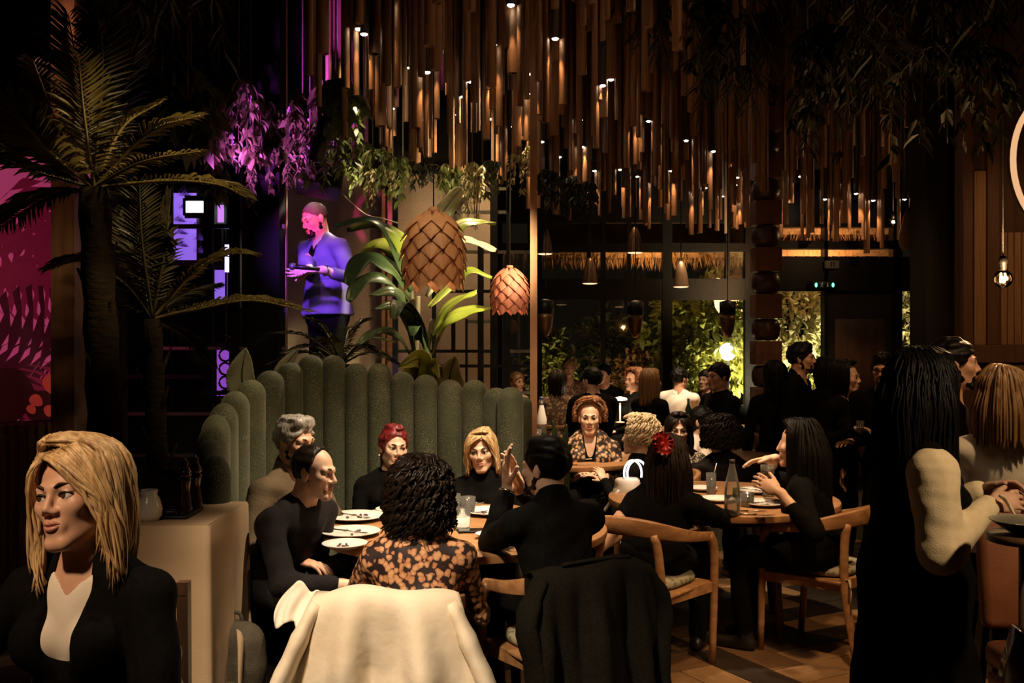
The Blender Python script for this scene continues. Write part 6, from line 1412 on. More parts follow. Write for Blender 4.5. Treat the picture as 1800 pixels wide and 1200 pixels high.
# blonde with turtleneck
p = person('turtle', 'blonde woman in black turtleneck with necklace facing the camera', W(847, 793, 5.62), -12, hyaw=-8, hp=2, hr=-5, lean=4, sit=.46, s=.98, skin=SKIN_P, top=C_BLACK, topname='turtleneck', neck='turtle', lip=LIPN, h=.0045, gaze=(-.35, -.1), makeup=True,
           arms={'L': (W(905, 905, 5.2), (1, 0, -1)), 'R': (W(800, 915, 5.2), (-1, 0, -1))})
hair(p, 'long', H_BLOND, n=340, length=.10, vol=.006, phi0=82, part=.03, end=.012, seed=8, r=.0048, flare=.05)
fringe(p, H_BLOND, 36, [([(.022, .080, .088), (.050, .088, .060), (.074, .062, .012), (.084, .045, -.06), (.084, .05, -.12)], [(.022, .0, .124), (.065, .03, .10), (.090, .03, .03), (.096, .015, -.05), (.095, .02, -.13)]),
     ([(.020, .082, .088), (-.030, .094, .066), (-.066, .072, .022), (-.080, .046, -.05), (-.082, .05, -.11)], [(.020, .0, .124), (-.055, .035, .10), (-.088, .03, .03), (-.095, .015, -.05), (-.093, .02, -.12)])], r=.0048)
m = MB(); nb = p['NB']; f, l, sp_ = p['fl'], p['l'], p['sp']
ng = [nb + l * (.085 * math.sin(a)) + f * (.055 + .075 * math.cos(a) * .9) - sp_ * (.02 + .085 * max(0, math.cos(a)) ** 1.5) for a in np.linspace(-1.3, 1.3, 21)]
M_SILV = mat('bright_silver', (.85, .82, .75), .2, metal=1); m.tube(ng, .0035, 6)
c = ng[10] + f * .004
for a in (-.022, -.011, 0, .011, .022): m.ball(c + l * a - sp_ * (.004 + .10 * a * a * 10 - .002), .006, 8, 6)
m.ball(c - sp_ * .032, (.008, .008, .012), 10, 8); m.build('necklace', M_SILV, p['root'])
# man in black, back to us, hands raised
hw = W(893, 858, 4.36); hw2 = W(916, 862, 4.42)
p = person('black_man', 'man in black shirt seen from behind with both hands raised together', W(958, 822, 4.18), -152, hyaw=-124, hp=2, lean=10, sit=.46, male=True, s=1.0, skin=SKIN_P, top=C_BLACK, topname='shirt', neck='collar', face=True, lip=LIPM, h=.0045, hc=.009, sleeve=.93,
           arms={'L': (hw, (-.2, -.9, -1)), 'R': (hw2, (.3, .8, -1))},
           hands={'L': dict(d=(-.10, .02, 1), n=(.9, .35, .1), curl=12, spread=9, thumb=45, fing=(6, 14, 20, 26)), 'R': dict(d=(-.30, 0, 1), n=(-.9, -.3, 0), curl=10, spread=10, thumb=50, fing=(8, 12, 16, 22))})
hair(p, 'short', H_BLACK, front=(.085, .066), t=.013, extra=[((0, .0, .105), (.062, .08, .030))], nape=-.085, amp=.0015)
link_mesh('beard', beard_mesh(p['H'], p['R'], p['s'], .005), H_BLACK, p['root'])
E, Tw = p['A'][1]; m = MB(); d = nrm(Tw - E); x = nrm(np.cross(d, V3(0, 0, 1))); y = np.cross(x, d); m.tube([Tw - d * .012 + (x * math.cos(a) + y * math.sin(a)) * .033 for a in np.linspace(0, 6.283, 15)], .006, 6, cap=False); m.build('bracelet', M_SILV, p['root'])
# woman in leopard scarf
p = person('leopard', 'woman with auburn hair and leopard print scarf facing the camera', W(1037, 735, 7.55), -4, hyaw=-6, lean=2, sit=.46, s=1.06, skin=SKIN_P, top=C_LEO, topname='scarf_jacket', neck='v', vdeep=.2, inner=C_BLACK, lip=LIPW, h=.006, build=1.15, makeup=True, gaze=(-.1, 0))
hair(p, 'long', H_AUBURN, n=330, length=.02, vol=.024, phi0=86, part=.02, curl=.010, end=.0, seed=11, r=.006, spread=.022, cap=dict(t=.018, front=(.045, .108), ear=(-.01, -.02)))
l, f, u = p['R'].T; m = MB()
for k in range(2): m.tube([p['H'] + (l * .100 * math.sin(a) + f * (.045) + u * (.040 + .088 * math.cos(a))) * p['s'] + f * (.006 * math.sin(a * 16 + k * 3.14)) for a in np.linspace(-1.3, 1.3, 40)], .008, 6)
m.build('braided_headband', mat('gold_brown_braid', (.20, .12, .05), .5), p['root'])
# curly blonde
p = person('curlyblonde', 'woman with short curly platinum hair turned away at the middle table', W(1120, 768, 6.75), -118, hyaw=-112, lean=6, sit=.46, s=1.0, skin=SKIN_P, top=C_BLACK, topname='jacket', face=False, h=.008, hc=.011, arms={'L': (W(1065, 850, 6.7), (0, -.5, -1))})
hair(p, 'long', H_PLAT, n=420, length=.05, vol=.022, phi0=72, curl=.017, end=.01, seed=12, r=.0062, spread=.03, cap=dict(t=.012))
# woman with half hidden face
p = person('halfface', 'dark haired woman in spotted print whose face shows only above the hair bow', W(1193, 757, 7.25), -12, hyaw=-6, lean=4, sit=.46, s=1.0, skin=SKIN_P, top=C_LEO2, topname='blouse', lip=LIPW, h=.006, makeup=True)
hair(p, 'long', H_BROWN, n=220, length=.20, vol=.012, phi0=80, part=.0, wave=.004, end=.0, seed=13, r=.0075)
fringe(p, H_BROWN, 30, [([(.002, .080, .090), (.045, .088, .060), (.070, .062, .012), (.082, .045, -.08), (.082, .05, -.18)], [(.002, .0, .124), (.065, .03, .10), (.090, .03, .03), (.096, .015, -.08), (.095, .02, -.20)]),
     ([(-.002, .080, .090), (-.045, .088, .060), (-.070, .062, .012), (-.082, .045, -.08), (-.082, .05, -.18)], [(-.002, .0, .124), (-.065, .03, .10), (-.090, .03, .03), (-.096, .015, -.08), (-.095, .02, -.20)])], r=.006)
# woman with red bow
p = person('redbow', 'woman in black dress with red bow in long dark hair seen from behind', W(1176, 808, 5.15), 150, hyaw=160, lean=14, side=-.12, sit=.46, s=1.0, skin=SKIN, top=C_BLACK, topname='dress', neck='crew', face=False, h=.007, sleeve=.12, build=1.05,
           arms={'L': (W(1120, 925, 5.25), (-1, -.5, -.6)), 'R': (W(1215, 878, 5.35), (1, -.2, -.5))})
hair(p, 'long', H_BROWN, n=260, length=.24, vol=.012, phi0=60, end=.0, wave=.004, seed=14, r=.0075, spread=.012, back_in=.6)
E, Tw = p['A'][-1]; g = SDF(); g.cap(p['SH'][-1], E, .058, .052, .02); g.cap(E, Tw, .052, .040, .02); link_mesh('shawl_sleeve', g.mesh(.01, wrinkle(3, .003)), C_BLACK, p['root'])
bw = V3(*W(1164, 780, 4.985)); m = MB(); rb = np.random.RandomState(3)
for i in range(14):
    a = i / 14 * 6.283; e = V3(math.cos(a), .3 * math.sin(a * 2), math.sin(a)) * rb.uniform(.045, .066); s1 = nrm(np.cross(e, V3(0, 1, 0))) * .018
    m.grid(np.array([[bw - s1 * .3, bw + s1 * .3], [bw + e * .6 - s1 + V3(0, .012, 0), bw + e * .6 + s1 - V3(0, .012, 0)], [bw + e - s1 * 1.3, bw + e + s1 * 1.3]]), thick=.002)
m.ball(bw, .014, 8, 6); m.build('red_bow', mat('red_satin', (.42, .02, .02), .4, col2=(.28, .01, .012), scale=20), p['root'])
# dark curls
p = person('darkcurls', 'diner with bushy dark curls and dark jacket seen from behind', W(1268, 772, 6.85), 178, lean=4, sit=.46, male=True, s=1.0, skin=SKIN, top=mat('dark_brown_jacket', (.008, .0055, .004), .7, spec=.1), topname='jacket', neck='collar', face=False, h=.009, hc=.011)
hair(p, 'long', H_BROWN, n=300, length=.05, vol=.035, phi0=60, curl=.016, end=.0, seed=15, r=.008, spread=.03, cap=dict(t=.034))
# profile with glasses
p = person('profile', 'diner in profile with thin glasses lit from the table lamp', W(1236, 742, 7.9), 55, hyaw=52, hp=6, lean=4, sit=.46, s=1.0, skin=SKIN_P, top=C_WHITE, topname='shirt', lip=LIPM, h=.007)
hair(p, 'short', H_BLACK, t=.014, extra=[((0, -.05, -.02), (.07, .05, .06))])
def glasses(p, M, r=.022, th=.0025):
    H, R, s = p['H'], p['R'], p['s']; m = MB()
    for sd in (-1, 1):
        c = V3(sd * .033, .099, .0); m.tube([H + R @ ((c + V3(r * 1.1 * math.cos(a), 0, r * .8 * math.sin(a))) * s) for a in np.linspace(0, 6.283, 17)], th, 5, cap=False)
        m.tube([H + R @ (V3(sd * .057, .097, .004) * s), H + R @ (V3(sd * .080, .05, .006) * s), H + R @ (V3(sd * .083, -.008, .008) * s)], th, 5)
    m.tube([H + R @ (V3(-.011, .100, .004) * s), H + R @ (V3(.011, .100, .004) * s)], th, 5); m.build('glasses', M, p['root'])
glasses(p, M_BLACKMETAL)
# long dark hair on the right of the bottle table
p = person('longdark', 'seated woman with very long dark hair in black at the bottle table', W(1402, 782, 5.30), -120, hyaw=-112, lean=12, sit=.46, s=1.02, skin=SKIN_P, top=C_BLACK, topname='dress', face=False, h=.0055, sleeve=.80,
           arms={'L': (W(1372, 866, 5.0), (.3, -.8, -.8)), 'R': (W(1362, 806, 5.42), (.6, .3, -.6))},
           hands={'R': dict(d=(-1, .1, -.10), n=(0, -.3, -1), curl=16), 'L': dict(d=(-.6, .25, .35), n=(-.2, .9, 0), curl=42)})
hair(p, 'long', H_BLACK, n=420, length=.40, vol=.013, phi0=64, end=.0, seed=16, r=.006, spread=.016, back_in=.7)
# standing group
def crowd(key, label, x, y, d, yaw, male, hk, hm, hkw, top=C_BLACK, face=True, s=1.0, hyaw=None, skin=SKIN, tn='jacket', h=.007, lip=LIPM, arms=None, hands=None, sit=None, neck='crew', sleeve=1.0, lean=3, **kw):
    p = person(key, label, W(x, y, d), yaw, hyaw=hyaw, lean=lean, sit=sit, male=male, s=s, skin=skin, top=top, topname=tn, face=face, lip=lip if face else None, h=h, hc=.012, arms=arms, hands=hands, neck=neck, sleeve=sleeve, **kw)
    hair(p, hk, hm, **hkw); return p
crowd('st1', 'standing woman with long dark hair and black coat beside the stacked column', 1363, 662, 8.2, 165, False, 'long', H_BLACK, dict(n=160, length=.22, r=.009, seed=17, end=0), face=False, s=.98)
p = crowd('st2', 'bearded man in dark jacket standing in the group by the door', 1409, 630, 8.0, 60, True, 'short', H_BLACK, dict(t=.014, extra=[((0, .02, .105), (.06, .06, .03))]), hyaw=66, neck='collar'); link_mesh('beard', beard_mesh(p['H'], p['R'], p['s'], .003), H_BLACK, p['root'])
crowd('st3', 'dark haired woman half hidden between the bearded man and the smiling woman', 1452, 655, 8.5, 150, False, 'long', H_BLACK, dict(n=140, length=.18, r=.009, seed=18), face=False)
hh_ = W(1494, 755, 7.1)
p = crowd('st4', 'smiling woman with dark hair in black holding a small glass', 1487, 664, 7.3, 40, False, 'long', H_BLACK, dict(n=170, length=.16, r=.008, seed=19, phi0=62, part=.02), hyaw=58, skin=SKIN_P, s=.98, lip=LIPW, arms={'R': (hh_, (-.6, .2, -1)), 'L': (W(1500, 775, 7.2), (1, 0, -1))}, hands={'R': dict(d=(1, -.2, .15), n=(.1, -.2, -1), curl=35)})
p = crowd('st5', 'man with dark framed glasses and black sweater facing left', 1553, 650, 7.1, -32, True, 'short', H_BLACK, dict(t=.013, extra=[((0, .04, .10), (.055, .05, .03))]), hyaw=-34, s=.98, skin=SKIN_D, hp=6); glasses(p, M_BLACKMETAL, .024, .004)
link_mesh('beard', beard_mesh(p['H'], p['R'], p['s'], .000), H_BLACK, p['root'])
# near standing woman
el = W(1650, 962, 3.15)
p = person('nearwoman', 'standing woman with long dark hair, black vest and cream sleeves in front', W(1628, 688, 3.42), 80, hyaw=112, lean=2, sit=None, s=1.0, skin=SKIN, top=mat('black_fleece', (.003, .0025, .002), .95, spec=.06, col2=(.005, .004, .0035), scale=40, bump=.3, bscale=150), topname='vest', neck='crew', face=False, h=.005, hc=.010, sleeve=.04, build=1.12,
           arms={'R': (W(1738, 888, 3.28), (-.5, -.3, -1)), 'L': (W(1722, 862, 3.50), (-.3, .6, -1))},
           hands={'R': dict(d=(.85, .10, .15), n=(-.1, .75, -.5), curl=42, thumb=30), 'L': dict(d=(.75, -.45, .25), n=(.2, -.6, -.5), curl=35)}, bottom=spotted('dark_trousers_print', (.012, .009, .007), (.035, .024, .016), (.05, .034, .022), 14, .4))
hair(p, 'long', H_BLACK, n=560, length=.34, vol=.022, phi0=72, end=.0, seed=21, r=.0062, spread=.022, wave=.006, back_in=.7)
for sd in (-1, 1):
    E, Tw = p['A'][sd]; g = SDF(); S0 = p['SH'][sd]; g.cap(S0 + (E - S0) * .10, E, .082, .068, .03); g.cap(E, Tw + (E - Tw) * .02, .068, .038, .03); link_mesh('cream_sleeve', g.mesh(.008, wrinkle(11 + sd, .0016, 48)), C_CREAM, p['root'])
P_, f_ = p['P'], p['f']; g = SDF(); g.cap(P_ + V3(0, 0, .10), V3(P_[0], P_[1], .42), .17, .215, .05); g.cap(P_ + V3(0, 0, .35), P_ + V3(0, 0, .05), .15, .17, .05); link_mesh('long_vest', g.mesh(.012, wrinkle(2, .006, 18)), MATS['black_fleece'], p['root'])
m = MB(); a = V3(*W(1770, 882, 3.24)); m.tube(smooth_path([a + V3(-.02, 0, .02), a, V3(*W(1787, 912, 3.22)), V3(*W(1812, 948, 3.20)), V3(*W(1830, 1010, 3.20))], 14), .013, 8, flat=(1, .4)); tag(m.build('bag_strap', C_CREAM), 'cream strap hanging from the hands of the standing woman', 'strap')
p = crowd('beard2', 'bearded man with dark shirt in profile behind the woman in cream sleeves', 1677, 640, 4.5, 70, True, 'short', H_BLACK, dict(t=.012, nape=-.085), hyaw=74, skin=SKIN, s=.98, sleeve=.45, top=mat('dark_tee', (.008, .0055, .004), .85, spec=.1), tn='shirt', arms={'R': (W(1705, 800, 4.2), (-.4, -.4, -1))}); link_mesh('beard', beard_mesh(p['H'], p['R'], p['s'], .004), H_BLACK, p['root'])
p = crowd('blondeback', 'woman with straight light brown hair and cream blouse seen from behind', 1760, 700, 4.15, 172, False, 'long', H_DBLOND, dict(n=330, length=.20, vol=.014, phi0=60, r=.0075, seed=23, spread=.016, back_in=.7, end=0), face=False, top=C_WHITE, tn='blouse', s=.98, sit=.66)
q = p['P']; t = thing('bar_stool', (q[0], q[1], 0), 'stool under the woman with straight light brown hair', 'stool'); MB().lathe([(.17, .60), (.19, .62), (.19, .67), (.16, .69)], (q[0], q[1], 0), 24).build('seat', M_DARKCH, t)
for a in (.6, 2.2, 3.7, 5.3): MB().tube([(q[0] + .12 * math.cos(a), q[1] + .12 * math.sin(a), .61), (q[0] + .2 * math.cos(a), q[1] + .2 * math.sin(a), 0)], .014).build('leg', M_BLACKMETAL, t)
# far diners
crowd('f1', 'far woman in patterned brown top with long brown hair seen from behind', 980, 672, 10.8, 178, False, 'long', H_BROWN, dict(n=130, length=.2, r=.011, seed=24), face=False, top=C_BEIGEF, tn='blouse', sit=.46, h=.010)
crowd('f2', 'far man in black jacket turned from the camera beside the patterned blouse', 1040, 668, 10.2, -160, True, 'short', H_BLACK, dict(t=.014, h=.008), hyaw=-140, face=False, sit=.46, h=.010, build=1.15, s=1.05)
crowd('f3', 'far diner facing the camera behind the patterned blouse', 1000, 648, 12.2, 0, False, 'short', H_DBLOND, dict(t=.016, h=.008), sit=.50, h=.010, top=C_BEIGEF)
crowd('f4', 'far woman with straight blonde brown hair and black top', 1146, 672, 9.6, 135, False, 'long', H_DBLOND, dict(n=200, length=.22, r=.008, seed=25, end=0), hyaw=120, face=False, sit=.46, h=.009)
crowd('f5', 'far diner in dark coat with tousled fair hair beside the lamp', 1113, 668, 11.2, -60, False, 'long', H_AUBURN, dict(n=120, length=.06, vol=.02, curl=.016, r=.010, seed=26), hyaw=-50, sit=.46, h=.010)
crowd('f6', 'far man in bright white shirt at the table by the window', 1196, 665, 11.4, 150, True, 'short', H_BLACK, dict(t=.014, h=.008), hyaw=120, face=False, sit=.46, top=C_WHITE, tn='shirt', h=.010)
crowd('f7', 'large man in dark clothes in front of the lit garden window', 1262, 662, 9.4, -70, True, 'short', H_BLACK, dict(t=.014, h=.008), hyaw=-62, sit=.56, h=.009, s=1.08, build=1.15)
crowd('f8', 'far diner whose face shows beside the large man in dark clothes', 1240, 668, 11.8, -40, False, 'short', H_BROWN, dict(t=.014, h=.008), sit=.46, h=.010)
crowd('f9', 'far guest in pale top seen beyond the grid screen', 908, 672, 11.8, 40, False, 'short', H_DBLOND, dict(t=.016, h=.008), sit=.46, h=.010, top=C_CREAM, tn='top')
crowd('f10', 'far guest in dark jacket behind the fair haired diner', 1062, 658, 12.0, -30, True, 'short', H_BLACK, dict(t=.013, h=.008), sit=.46, h=.010)
# the man on the stage
hd = W(553, 385, 7.35); mw = W(566, 474, 6.98); mw2 = W(548, 484, 6.92)
p = person('dj', 'man in open violet jacket on the stage holding a microphone', hd, -38, hyaw=-46, hp=24, lean=6, sit=None, male=True, s=1.02, skin=SKIN_P, top=C_PURP, topname='jacket', neck='v', vdeep=.32, inner=C_BLACK, lip=LIPM, h=.006, hc=.010, legs=False, sleeve=.80, build=1.05,
           arms={'L': (mw, (1, .5, -.7)), 'R': (mw2, (-.6, .6, -1))}, hands={'L': dict(d=(-1, -.2, -.05), n=(-.1, .3, -1), curl=38), 'R': dict(d=(-1, -.3, -.1), n=(.2, .9, .2), curl=45)})
hair(p, 'short', mat('cropped_hair', (.10, .08, .07), .8), t=.003, front=(.082, .082), ear=(-.005, .0), amp=.0006, nape=-.04); link_mesh('beard', beard_mesh(p['H'], p['R'], p['s'], .004), H_BROWN, p['root'])
P_ = p['P']; f_ = p['f']; l_ = p['l']; g = SDF(); g.ell(P_ + V3(0, 0, -.02), (.17, .13, .14), None, .05)
for sd in (-1, 1):
    g.cap(P_ + l_ * sd * .09, V3(P_[0], P_[1], 1.35) + l_ * sd * .10, .085, .065, .03); g.cap(V3(P_[0], P_[1], 1.35) + l_ * sd * .10, V3(P_[0], P_[1], .99) + l_ * sd * .11, .065, .05, .03)
link_mesh('trousers', g.mesh(.013, wrinkle(5, .003)), C_BLACK, p['root'])
for sd in (-1, 1):
    a = V3(P_[0], P_[1], .90) + l_ * sd * .11; g = SDF(); g.cap(a + V3(0, 0, .04) - f_ * .03, a + V3(0, 0, .035) + f_ * .15, .037, .030, .02); g.cap(a + V3(0, 0, .04), a + V3(0, 0, .1), .045, k=.02); g.cut(a, (0, 0, -1)); link_mesh('shoe', g.mesh(.012), M_SHOE, p['root'])
g = SDF(); g.cap(P_ + V3(0, 0, .16), P_ + V3(0, 0, -.06), .170, .205, .04); g.cut(V3(0, 0, P_[2] - .02), (0, 0, -1)); link_mesh('jacket_hem', g.mesh(.012, wrinkle(6, .004)), C_PURP, p['root'])
a = V3(*W(562, 473, 6.86)); b = V3(*W(514, 468, 6.80)); mc = thing('microphone', (a + b) / 2, 'black handheld microphone in the hand of the man on stage', 'microphone')
MB().tube([a, b], [.013, .018], 10).build('handle', M_BLACKMETAL, mc); MB().ball(b, .026, 12, 8).build('grille', mat('mic_mesh', (.10, .10, .10), .5, metal=.6), mc)
E, Tw = p['A'][1]; m = MB(); d = nrm(Tw - E); x = nrm(np.cross(d, V3(0, 0, 1))); y = np.cross(x, d); m.tube([Tw - d * .03 + (x * math.cos(a) + y * math.sin(a)) * .036 for a in np.linspace(0, 6.283, 15)], .006, 6, cap=False); m.build('bracelet', M_SILV, p['root'])
# ---------------------------------------------------------------- tableware
M_GLASS = glass_mat('clear_glass', (.97, .97, .95), .12, .03, .10); M_STEEL = mat('cutlery_steel', (.55, .50, .44), .25, metal=1)
M_WATER = glass_mat('water', (.93, .93, .88), .08, .02, .22)
ZT = .751
def plate(px_, py, r, label, z=ZT, food=True, M=None, cut=False, ang=0):
    p = T(px_, py, z); p.z = z; t = thing('plate', p, label, 'plate')
    MB().lathe([(r * .55, 0), (r * .60, .004), (r * .66, .006), (r * .97, .018), (r, .021), (r * .97, .023), (r * .66, .011), (r * .55, .009), (0, .009)], p, 36, capt=False).build('dish', M or M_PORC, t)
    if food:
        r_ = np.random.RandomState(int(px_ * 3 + py))
        for i in range(5): MB().ball(p + Vector((r_.uniform(-.4, .4) * r, r_.uniform(-.4, .4) * r, .012)), (r * .10, r * .05, .006), 8, 5, R=rotz(r_.rand() * 3)).build('food_scrap', mat('sauce_dark', (.09, .03, .025), .5), t)
    if cut:
        m = MB(); d = Vector((math.cos(ang), math.sin(ang), 0)); a = p + d * r * .9 + Vector((0, 0, .024)); b = p - d * r * .4 + Vector((0, 0, .016))
        m.tube([a, a * .5 + b * .5, b], [.004, .003, .003], 6); m.ball(b - d * .018, (.02, .008, .003), 10, 5, R=rotz(ang)); tag(m.build('fork', M_STEEL), 'fork on the ' + label, 'fork')
    return t
def cutlery(px_, py, label, ang, L=.2, z=ZT, knife=True):
    p = T(px_, py, z); p.z = z; t = thing('knife' if knife else 'fork', p, label, 'cutlery'); d = Vector((math.cos(ang), math.sin(ang), 0))
    MB().tube([p - d * L / 2 + Vector((0, 0, .005)), p + Vector((0, 0, .004))], [.006, .005], 6).build('handle', M_STEEL, t)
    MB().tube([p + Vector((0, 0, .004)), p + d * L * .35 + Vector((0, 0, .004)), p + d * L / 2 + Vector((0, 0, .004))], [.006, .009, .002], 6, flat=(1, .25)).build('blade' if knife else 'tines', M_STEEL, t)
def tumbler(px_, py, r, h, label, z=ZT, fill=.5, straw=False, water=M_WATER):
    p = T(px_, py, z); p.z = z; t = thing('glass', p, label, 'glass')
    tb_ = MB().lathe([(r * .82, 0), (r * .86, .004), (r, h), (r * .94, h), (r * .80, .012), (0, .010)], p, 24, capt=False).build('tumbler', M_GLASS, t)
    if fill: MB().lathe([(r * .78, .012), (r * (.8 + .12 * fill), h * fill), (0, h * fill)], p, 20, capt=False).build('drink', water, tb_)
    if straw: MB().tube([p + Vector((-.01, 0, .012)), p + Vector((.035, .01, h * 1.45))], .003, 6).build('straw', mat('straw_steel', (.6, .5, .42), .3, metal=.8), t)
    return t
plate(624, 912, .155, 'large white dinner plate before the grey haired man', cut=True, ang=2.6)
plate(616, 940, .14, 'white plate with dark sauce at the left rim of the near table', cut=True, ang=2.8)
plate(606, 962, .10, 'small white plate at the very edge of the near table')
plate(860, 903, .135, 'white plate before the blonde woman in the turtleneck', cut=True, ang=.6)
plate(858, 945, .06, 'small white saucer by the elbow of the man in black', food=False)
plate(905, 925, .085, 'white side plate behind the arm of the man in black')
plate(700, 900, .12, 'white plate before the red haired woman')
t = tumbler(813, 930, .040, .10, 'pale frosted candle glass glowing in the middle of the near table', fill=0)
p = T(813, 930, ZT); p.z = ZT; MB().lathe([(.033, .014), (.036, .06), (0, .06)], p, 20, capt=False).build('candle', mat('candle_wax', (.85, .75, .6), .5, emit=(1, .78, .5), es=1.2), t)
tumbler(797, 905, .038, .11, 'clear water glass behind the candle glass', fill=.6)
tumbler(822, 903, .042, .09, 'wide clear tumbler beside the candle glass', fill=.4)
p = T(832, 934, ZT); t = thing('phone', (p.x, p.y, ZT), 'black phone lying on the near table beside the candle glass', 'phone')
MB().box((p.x, p.y, ZT + .005), (.15, .075, .009), rz=.15, bev=.003).build('case', M_BLACKMETAL, t); MB().box((p.x, p.y, ZT + .0102), (.138, .066, .001), rz=.15).build('screen', mat('phone_screen', (.01, .01, .012), .08), t, smooth=False)
# napkin on the knee of the leaning man
c = V3(*W(522, 1060, 4.05)); t = thing('napkin', c - V3(0, 0, .1), 'white napkin hanging from the lap of the leaning man', 'napkin')
tl, tr, bl, br = (V3(*W(*q)) for q in ((523, 1022, 4.14), (566, 1046, 4.16), (478, 1096, 4.0), (556, 1102, 4.04)))
U = np.linspace(0, 1, 30); P = np.array([[(tl * (1 - u) + tr * u) * (1 - v) + (bl * (1 - u) + br * u) * v + V3(-.03 * v * (1 - v) * 4 * (1 - u), (.022 * math.sin(u * 13 + v * 2) + .012 * math.sin(u * 29 + 1)) * v, .012 * math.sin(u * 9) * (1 - v) - .012 * math.sin(u * 13) * v) for v in np.linspace(0, 1, 16)] for u in U]); MB().grid(P, thick=.004).build('cloth', C_WHITE, t)
# bottle table
p = T(1287, 905, ZT); p.z = ZT; t = thing('water_bottle', p, 'clear glass water bottle with green label on the right table', 'bottle')
MB().lathe([(.036, 0), (.040, .006), (.040, .12), (.036, .16), (.022, .225), (.0145, .255), (.0135, .275)], p, 28).build('glass_body', M_GLASS, t)
MB().lathe([(.034, .006), (.037, .10), (0, .10)], p, 24, capt=False).build('water', M_WATER, t)
MB().lathe([(.015, .268), (.015, .285), (.012, .288)], p, 16).build('cap', mat('bottle_cap', (.05, .04, .035), .5), t)
MB().box(p + Vector((.004, -.039, .125)), (.022, .004, .05), R=euler(.12, 0, 0), bev=.001).build('label', mat('green_label', (.12, .16, .06), .6), t)
tumbler(1250, 868, .030, .125, 'tall highball glass with a straw on the right table', fill=.25, straw=True)
tumbler(1313, 890, .040, .075, 'low ribbed glass beside the water bottle', fill=.5)
tumbler(1350, 872, .038, .08, 'water glass on the far side of the right table', fill=.55)
plate(1342, 888, .125, 'white plate with fork at the right of the bottle', cut=True, ang=.3)
plate(1330, 866, .11, 'white plate behind the low glass', cut=True, ang=2.9)
plate(1262, 881, .10, 'white plate behind the elbow of the woman with the red bow', food=False)
plate(1235, 862, .09, 'white plate near the tall highball glass', food=False)
cutlery(1330, 905, 'knife lying below the plate at the right of the bottle', -.05)
cutlery(1315, 899, 'fork lying beside the low ribbed glass', .1, knife=False)
# drink held by the woman with long dark hair
p = V3(*W(1349, 838, 5.12)); t = thing('held_glass', p, 'small dark drink held by the woman with long dark hair', 'glass'); MB().lathe([(.024, 0), (.034, .02), (.036, .06), (.033, .06), (.0, .01)], p, 18, capt=False).build('tumbler', M_GLASS, t); MB().lathe([(.022, .012), (.031, .035), (0, .035)], p, 16, capt=False).build('drink', mat('cola', (.05, .015, .008), .2), t)
# back middle table
plate(1022, 808, .13, 'white plate before the woman in leopard print', cut=True, ang=.3); plate(1002, 797, .09, 'smaller white plate at the end of the middle table', food=False); tumbler(996, 797, .03, .09, 'water glass at the left of the middle table', fill=.4)
cutlery(1015, 818, 'knife lying at the edge of the middle table', .05)
p = V3(*W(947, 775, 6.9)); zt2 = .66
t = thing('side_stand', (p[0], 6.95, 0), 'small red brown stand beside the copper post', 'side table'); MB().lathe([(.12, .935), (.13, .95), (.13, .97), (.12, .975)], (p[0] + .02, 6.95, 0), 24).build('top', M_WOOD, t); MB().tube([(p[0] + .02, 6.95, 0), (p[0] + .02, 6.95, .94)], [.02, .02]).build('leg', M_WOODD, t); MB().lathe([(.11, 0), (.1, .015), (.02, .03)], (p[0] + .02, 6.95, 0), 20).build('base', M_WOODD, t)
b = V3(p[0] + .02, 6.93, .976); t = thing('labelled_bottle', b, 'slim bottle with a white cone label on the red brown stand', 'bottle')
MB().lathe([(.03, 0), (.034, .01), (.034, .13), (.013, .23), (.012, .28)], b, 18).build('glass_body', M_GLASS, t); MB().lathe([(.0355, .10), (.036, .135), (.016, .225), (.015, .23)], b, 18, capb=False, capt=False).build('label', mat('white_paper', (.8, .75, .68), .7), t); MB().lathe([(.013, .27), (.013, .29)], b, 12).build('cap', mat('blue_cap', (.05, .07, .2), .5), t)
t = tumbler(945, 772, .028, .07, 'small glass on the stand beside the labelled bottle', z=.976, fill=.3)
# far table things
p = V3(*W(1090, 716, 11.0)); p[2] = .75; t = thing('table_lamp', p, 'slim white table lamp glowing on the far table', 'lamp')
MB().lathe([(.05, 0), (.05, .012), (.008, .02), (.008, .22)], p, 16).build('stand', C_WHITE, t); MB().lathe([(.02, .29), (.075, .275), (.08, .255), (.02, .245)], p, 20).build('shade', mat('lamp_white', (.9, .8, .65), .5, emit=(1, .80, .55), es=3), t)
point('table_lamp_light', p + V3(0, 0, .20), 6, (1, .72, .45), .05)
for i, (x, r, h, lb) in enumerate(((1180, .03, .13, 'far wine glass before the white shirt'), (1225, .032, .16, 'far stemmed glass right of the white shirt'), (1232, .03, .14, 'another far stemmed glass beside it'))):
    p = V3(*W(x, 716, 10.3)); p[2] = .75; t = thing('wine_glass', p, lb, 'glass'); MB().lathe([(.03, 0), (.03, .003), (.004, .006), (.004, h * .5), (.02, h * .55), (r, h * .75), (r * .85, h)], p, 16, capt=False).build('bowl', M_GLASS, t); MB().lathe([(.018, h * .56), (r * .9, h * .72), (0, h * .72)], p, 14, capt=False).build('wine', M_WATER, t)
p = V3(*W(1210, 716, 10.5)); p[2] = .75; t = thing('wine_bottle', p, 'dark wine bottle standing on the far table', 'bottle'); MB().lathe([(.036, 0), (.038, .01), (.038, .18), (.014, .24), (.014, .30)], p, 16).build('glass_body', mat('dark_green_glass', (.01, .02, .01), .1), t); MB().lathe([(.039, .06), (.039, .14)], p, 16, capb=False, capt=False).build('label', MATS['white_paper'], t)
plate(1170, 716, .12, 'white plate on the far table', food=False)
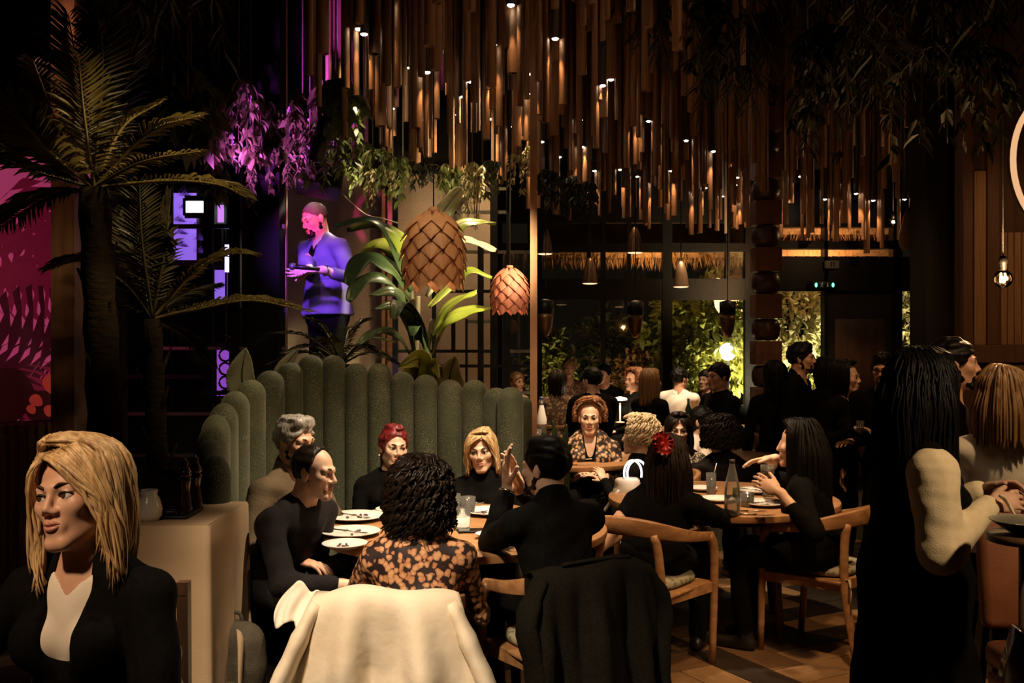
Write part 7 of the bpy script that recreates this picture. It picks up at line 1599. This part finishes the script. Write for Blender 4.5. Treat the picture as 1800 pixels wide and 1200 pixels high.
# pale handbag with a glowing loop handle
c = V3(*W(1102, 866, 5.95)); t = thing('handbag', c - V3(0, 0, .10), 'pale handbag with a glowing white loop handle on the chair arm', 'handbag')
g = SDF(); g.ell(c, (.085, .05, .09), None, .03); g.cap(c + V3(-.05, 0, .07), c + V3(.05, 0, .07), .025, k=.03); link_mesh('pouch', g.mesh(.009, wrinkle(8, .003)), mat('pale_leather', (.55, .48, .38), .5), t)
hd_ = V3(*W(1116, 826, 5.93)); M_NEON = mat('white_neon', (.9, .9, .9), .4, emit=(1, .88, .98), es=2.2)
for k, dx in enumerate((-.012, .014)): MB().tube([hd_ + V3(dx + (.052 + .006 * k) * math.cos(a), .01 * k, .078 * math.sin(a) - .02) for a in np.linspace(-.3, 3.45, 26)], .0065, 6).build('handle', M_NEON, t)
MB().tube(smooth_path([c + V3(-.05, -.03, .02), c + V3(-.10, -.05, -.04), c + V3(-.14, -.06, -.10)], 10), .010, 6).build('strap', MATS['pale_leather'], t)
point('neon_light', hd_ + V3(0, -.06, .02), .25, (1, .85, .95), .05)
# small glass in the smiling woman's hand
p = V3(*W(1512, 752, 6.98)); t = thing('held_glass', p - V3(0, 0, .04), 'small dark glass in the hand of the smiling woman', 'glass'); MB().lathe([(.022, -.04), (.028, .05), (.025, .05), (0, -.03)], p, 16, capt=False).build('tumbler', M_GLASS, t); MB().lathe([(.02, -.03), (.023, .0), (0, .0)], p, 14, capt=False).build('drink', mat('cola', (.05, .015, .008), .2), t)
# dark bowl at the right edge, on a small stand
p = V3(*W(1790, 935, 3.0)); t = thing('serving_stand', (p[0] + .02, p[1], 0), 'small round stand holding a dark bowl at the picture edge', 'side table'); MB().lathe([(.10, p[2] - .03), (.11, p[2] - .025), (.11, p[2] - .008), (.10, p[2] - .004)], (p[0] + .02, p[1], 0), 24).build('top', M_WOODD, t); MB().tube([(p[0] + .02, p[1], 0), (p[0] + .02, p[1], p[2] - .03)], .018).build('leg', M_WOODD, t); MB().lathe([(.10, 0), (.09, .015), (.02, .025)], (p[0] + .02, p[1], 0), 20).build('base', M_WOODD, t)
t = thing('bowl', (p[0] + .02, p[1], p[2] - .003), 'shallow dark green bowl on the stand at the picture edge', 'bowl'); MB().lathe([(.03, 0), (.05, .006), (.095, .035), (.10, .04), (.096, .04), (.05, .012), (0, .01)], (p[0] + .02, p[1], p[2] - .003), 28, capt=False).build('dish', mat('dark_green_glaze', (.02, .025, .015), .3), t)
# black coat over the armchair
c = V3(2.02, 3.86, 0); t = thing('black_coat', c + V3(-.0, 0, .5), 'black coat lying over the back of the rust armchair', 'jacket'); g = SDF(); g.cap(c + V3(-.2, 0, .98), c + V3(.2, .02, .99), .075, .08, .05); g.cap(c + V3(-.02, .08, .92), c + V3(.14, .10, .72), .10, .12, .06); link_mesh('cloth', g.mesh(.013, wrinkle(7, .006, 20)), M_COAT, t)
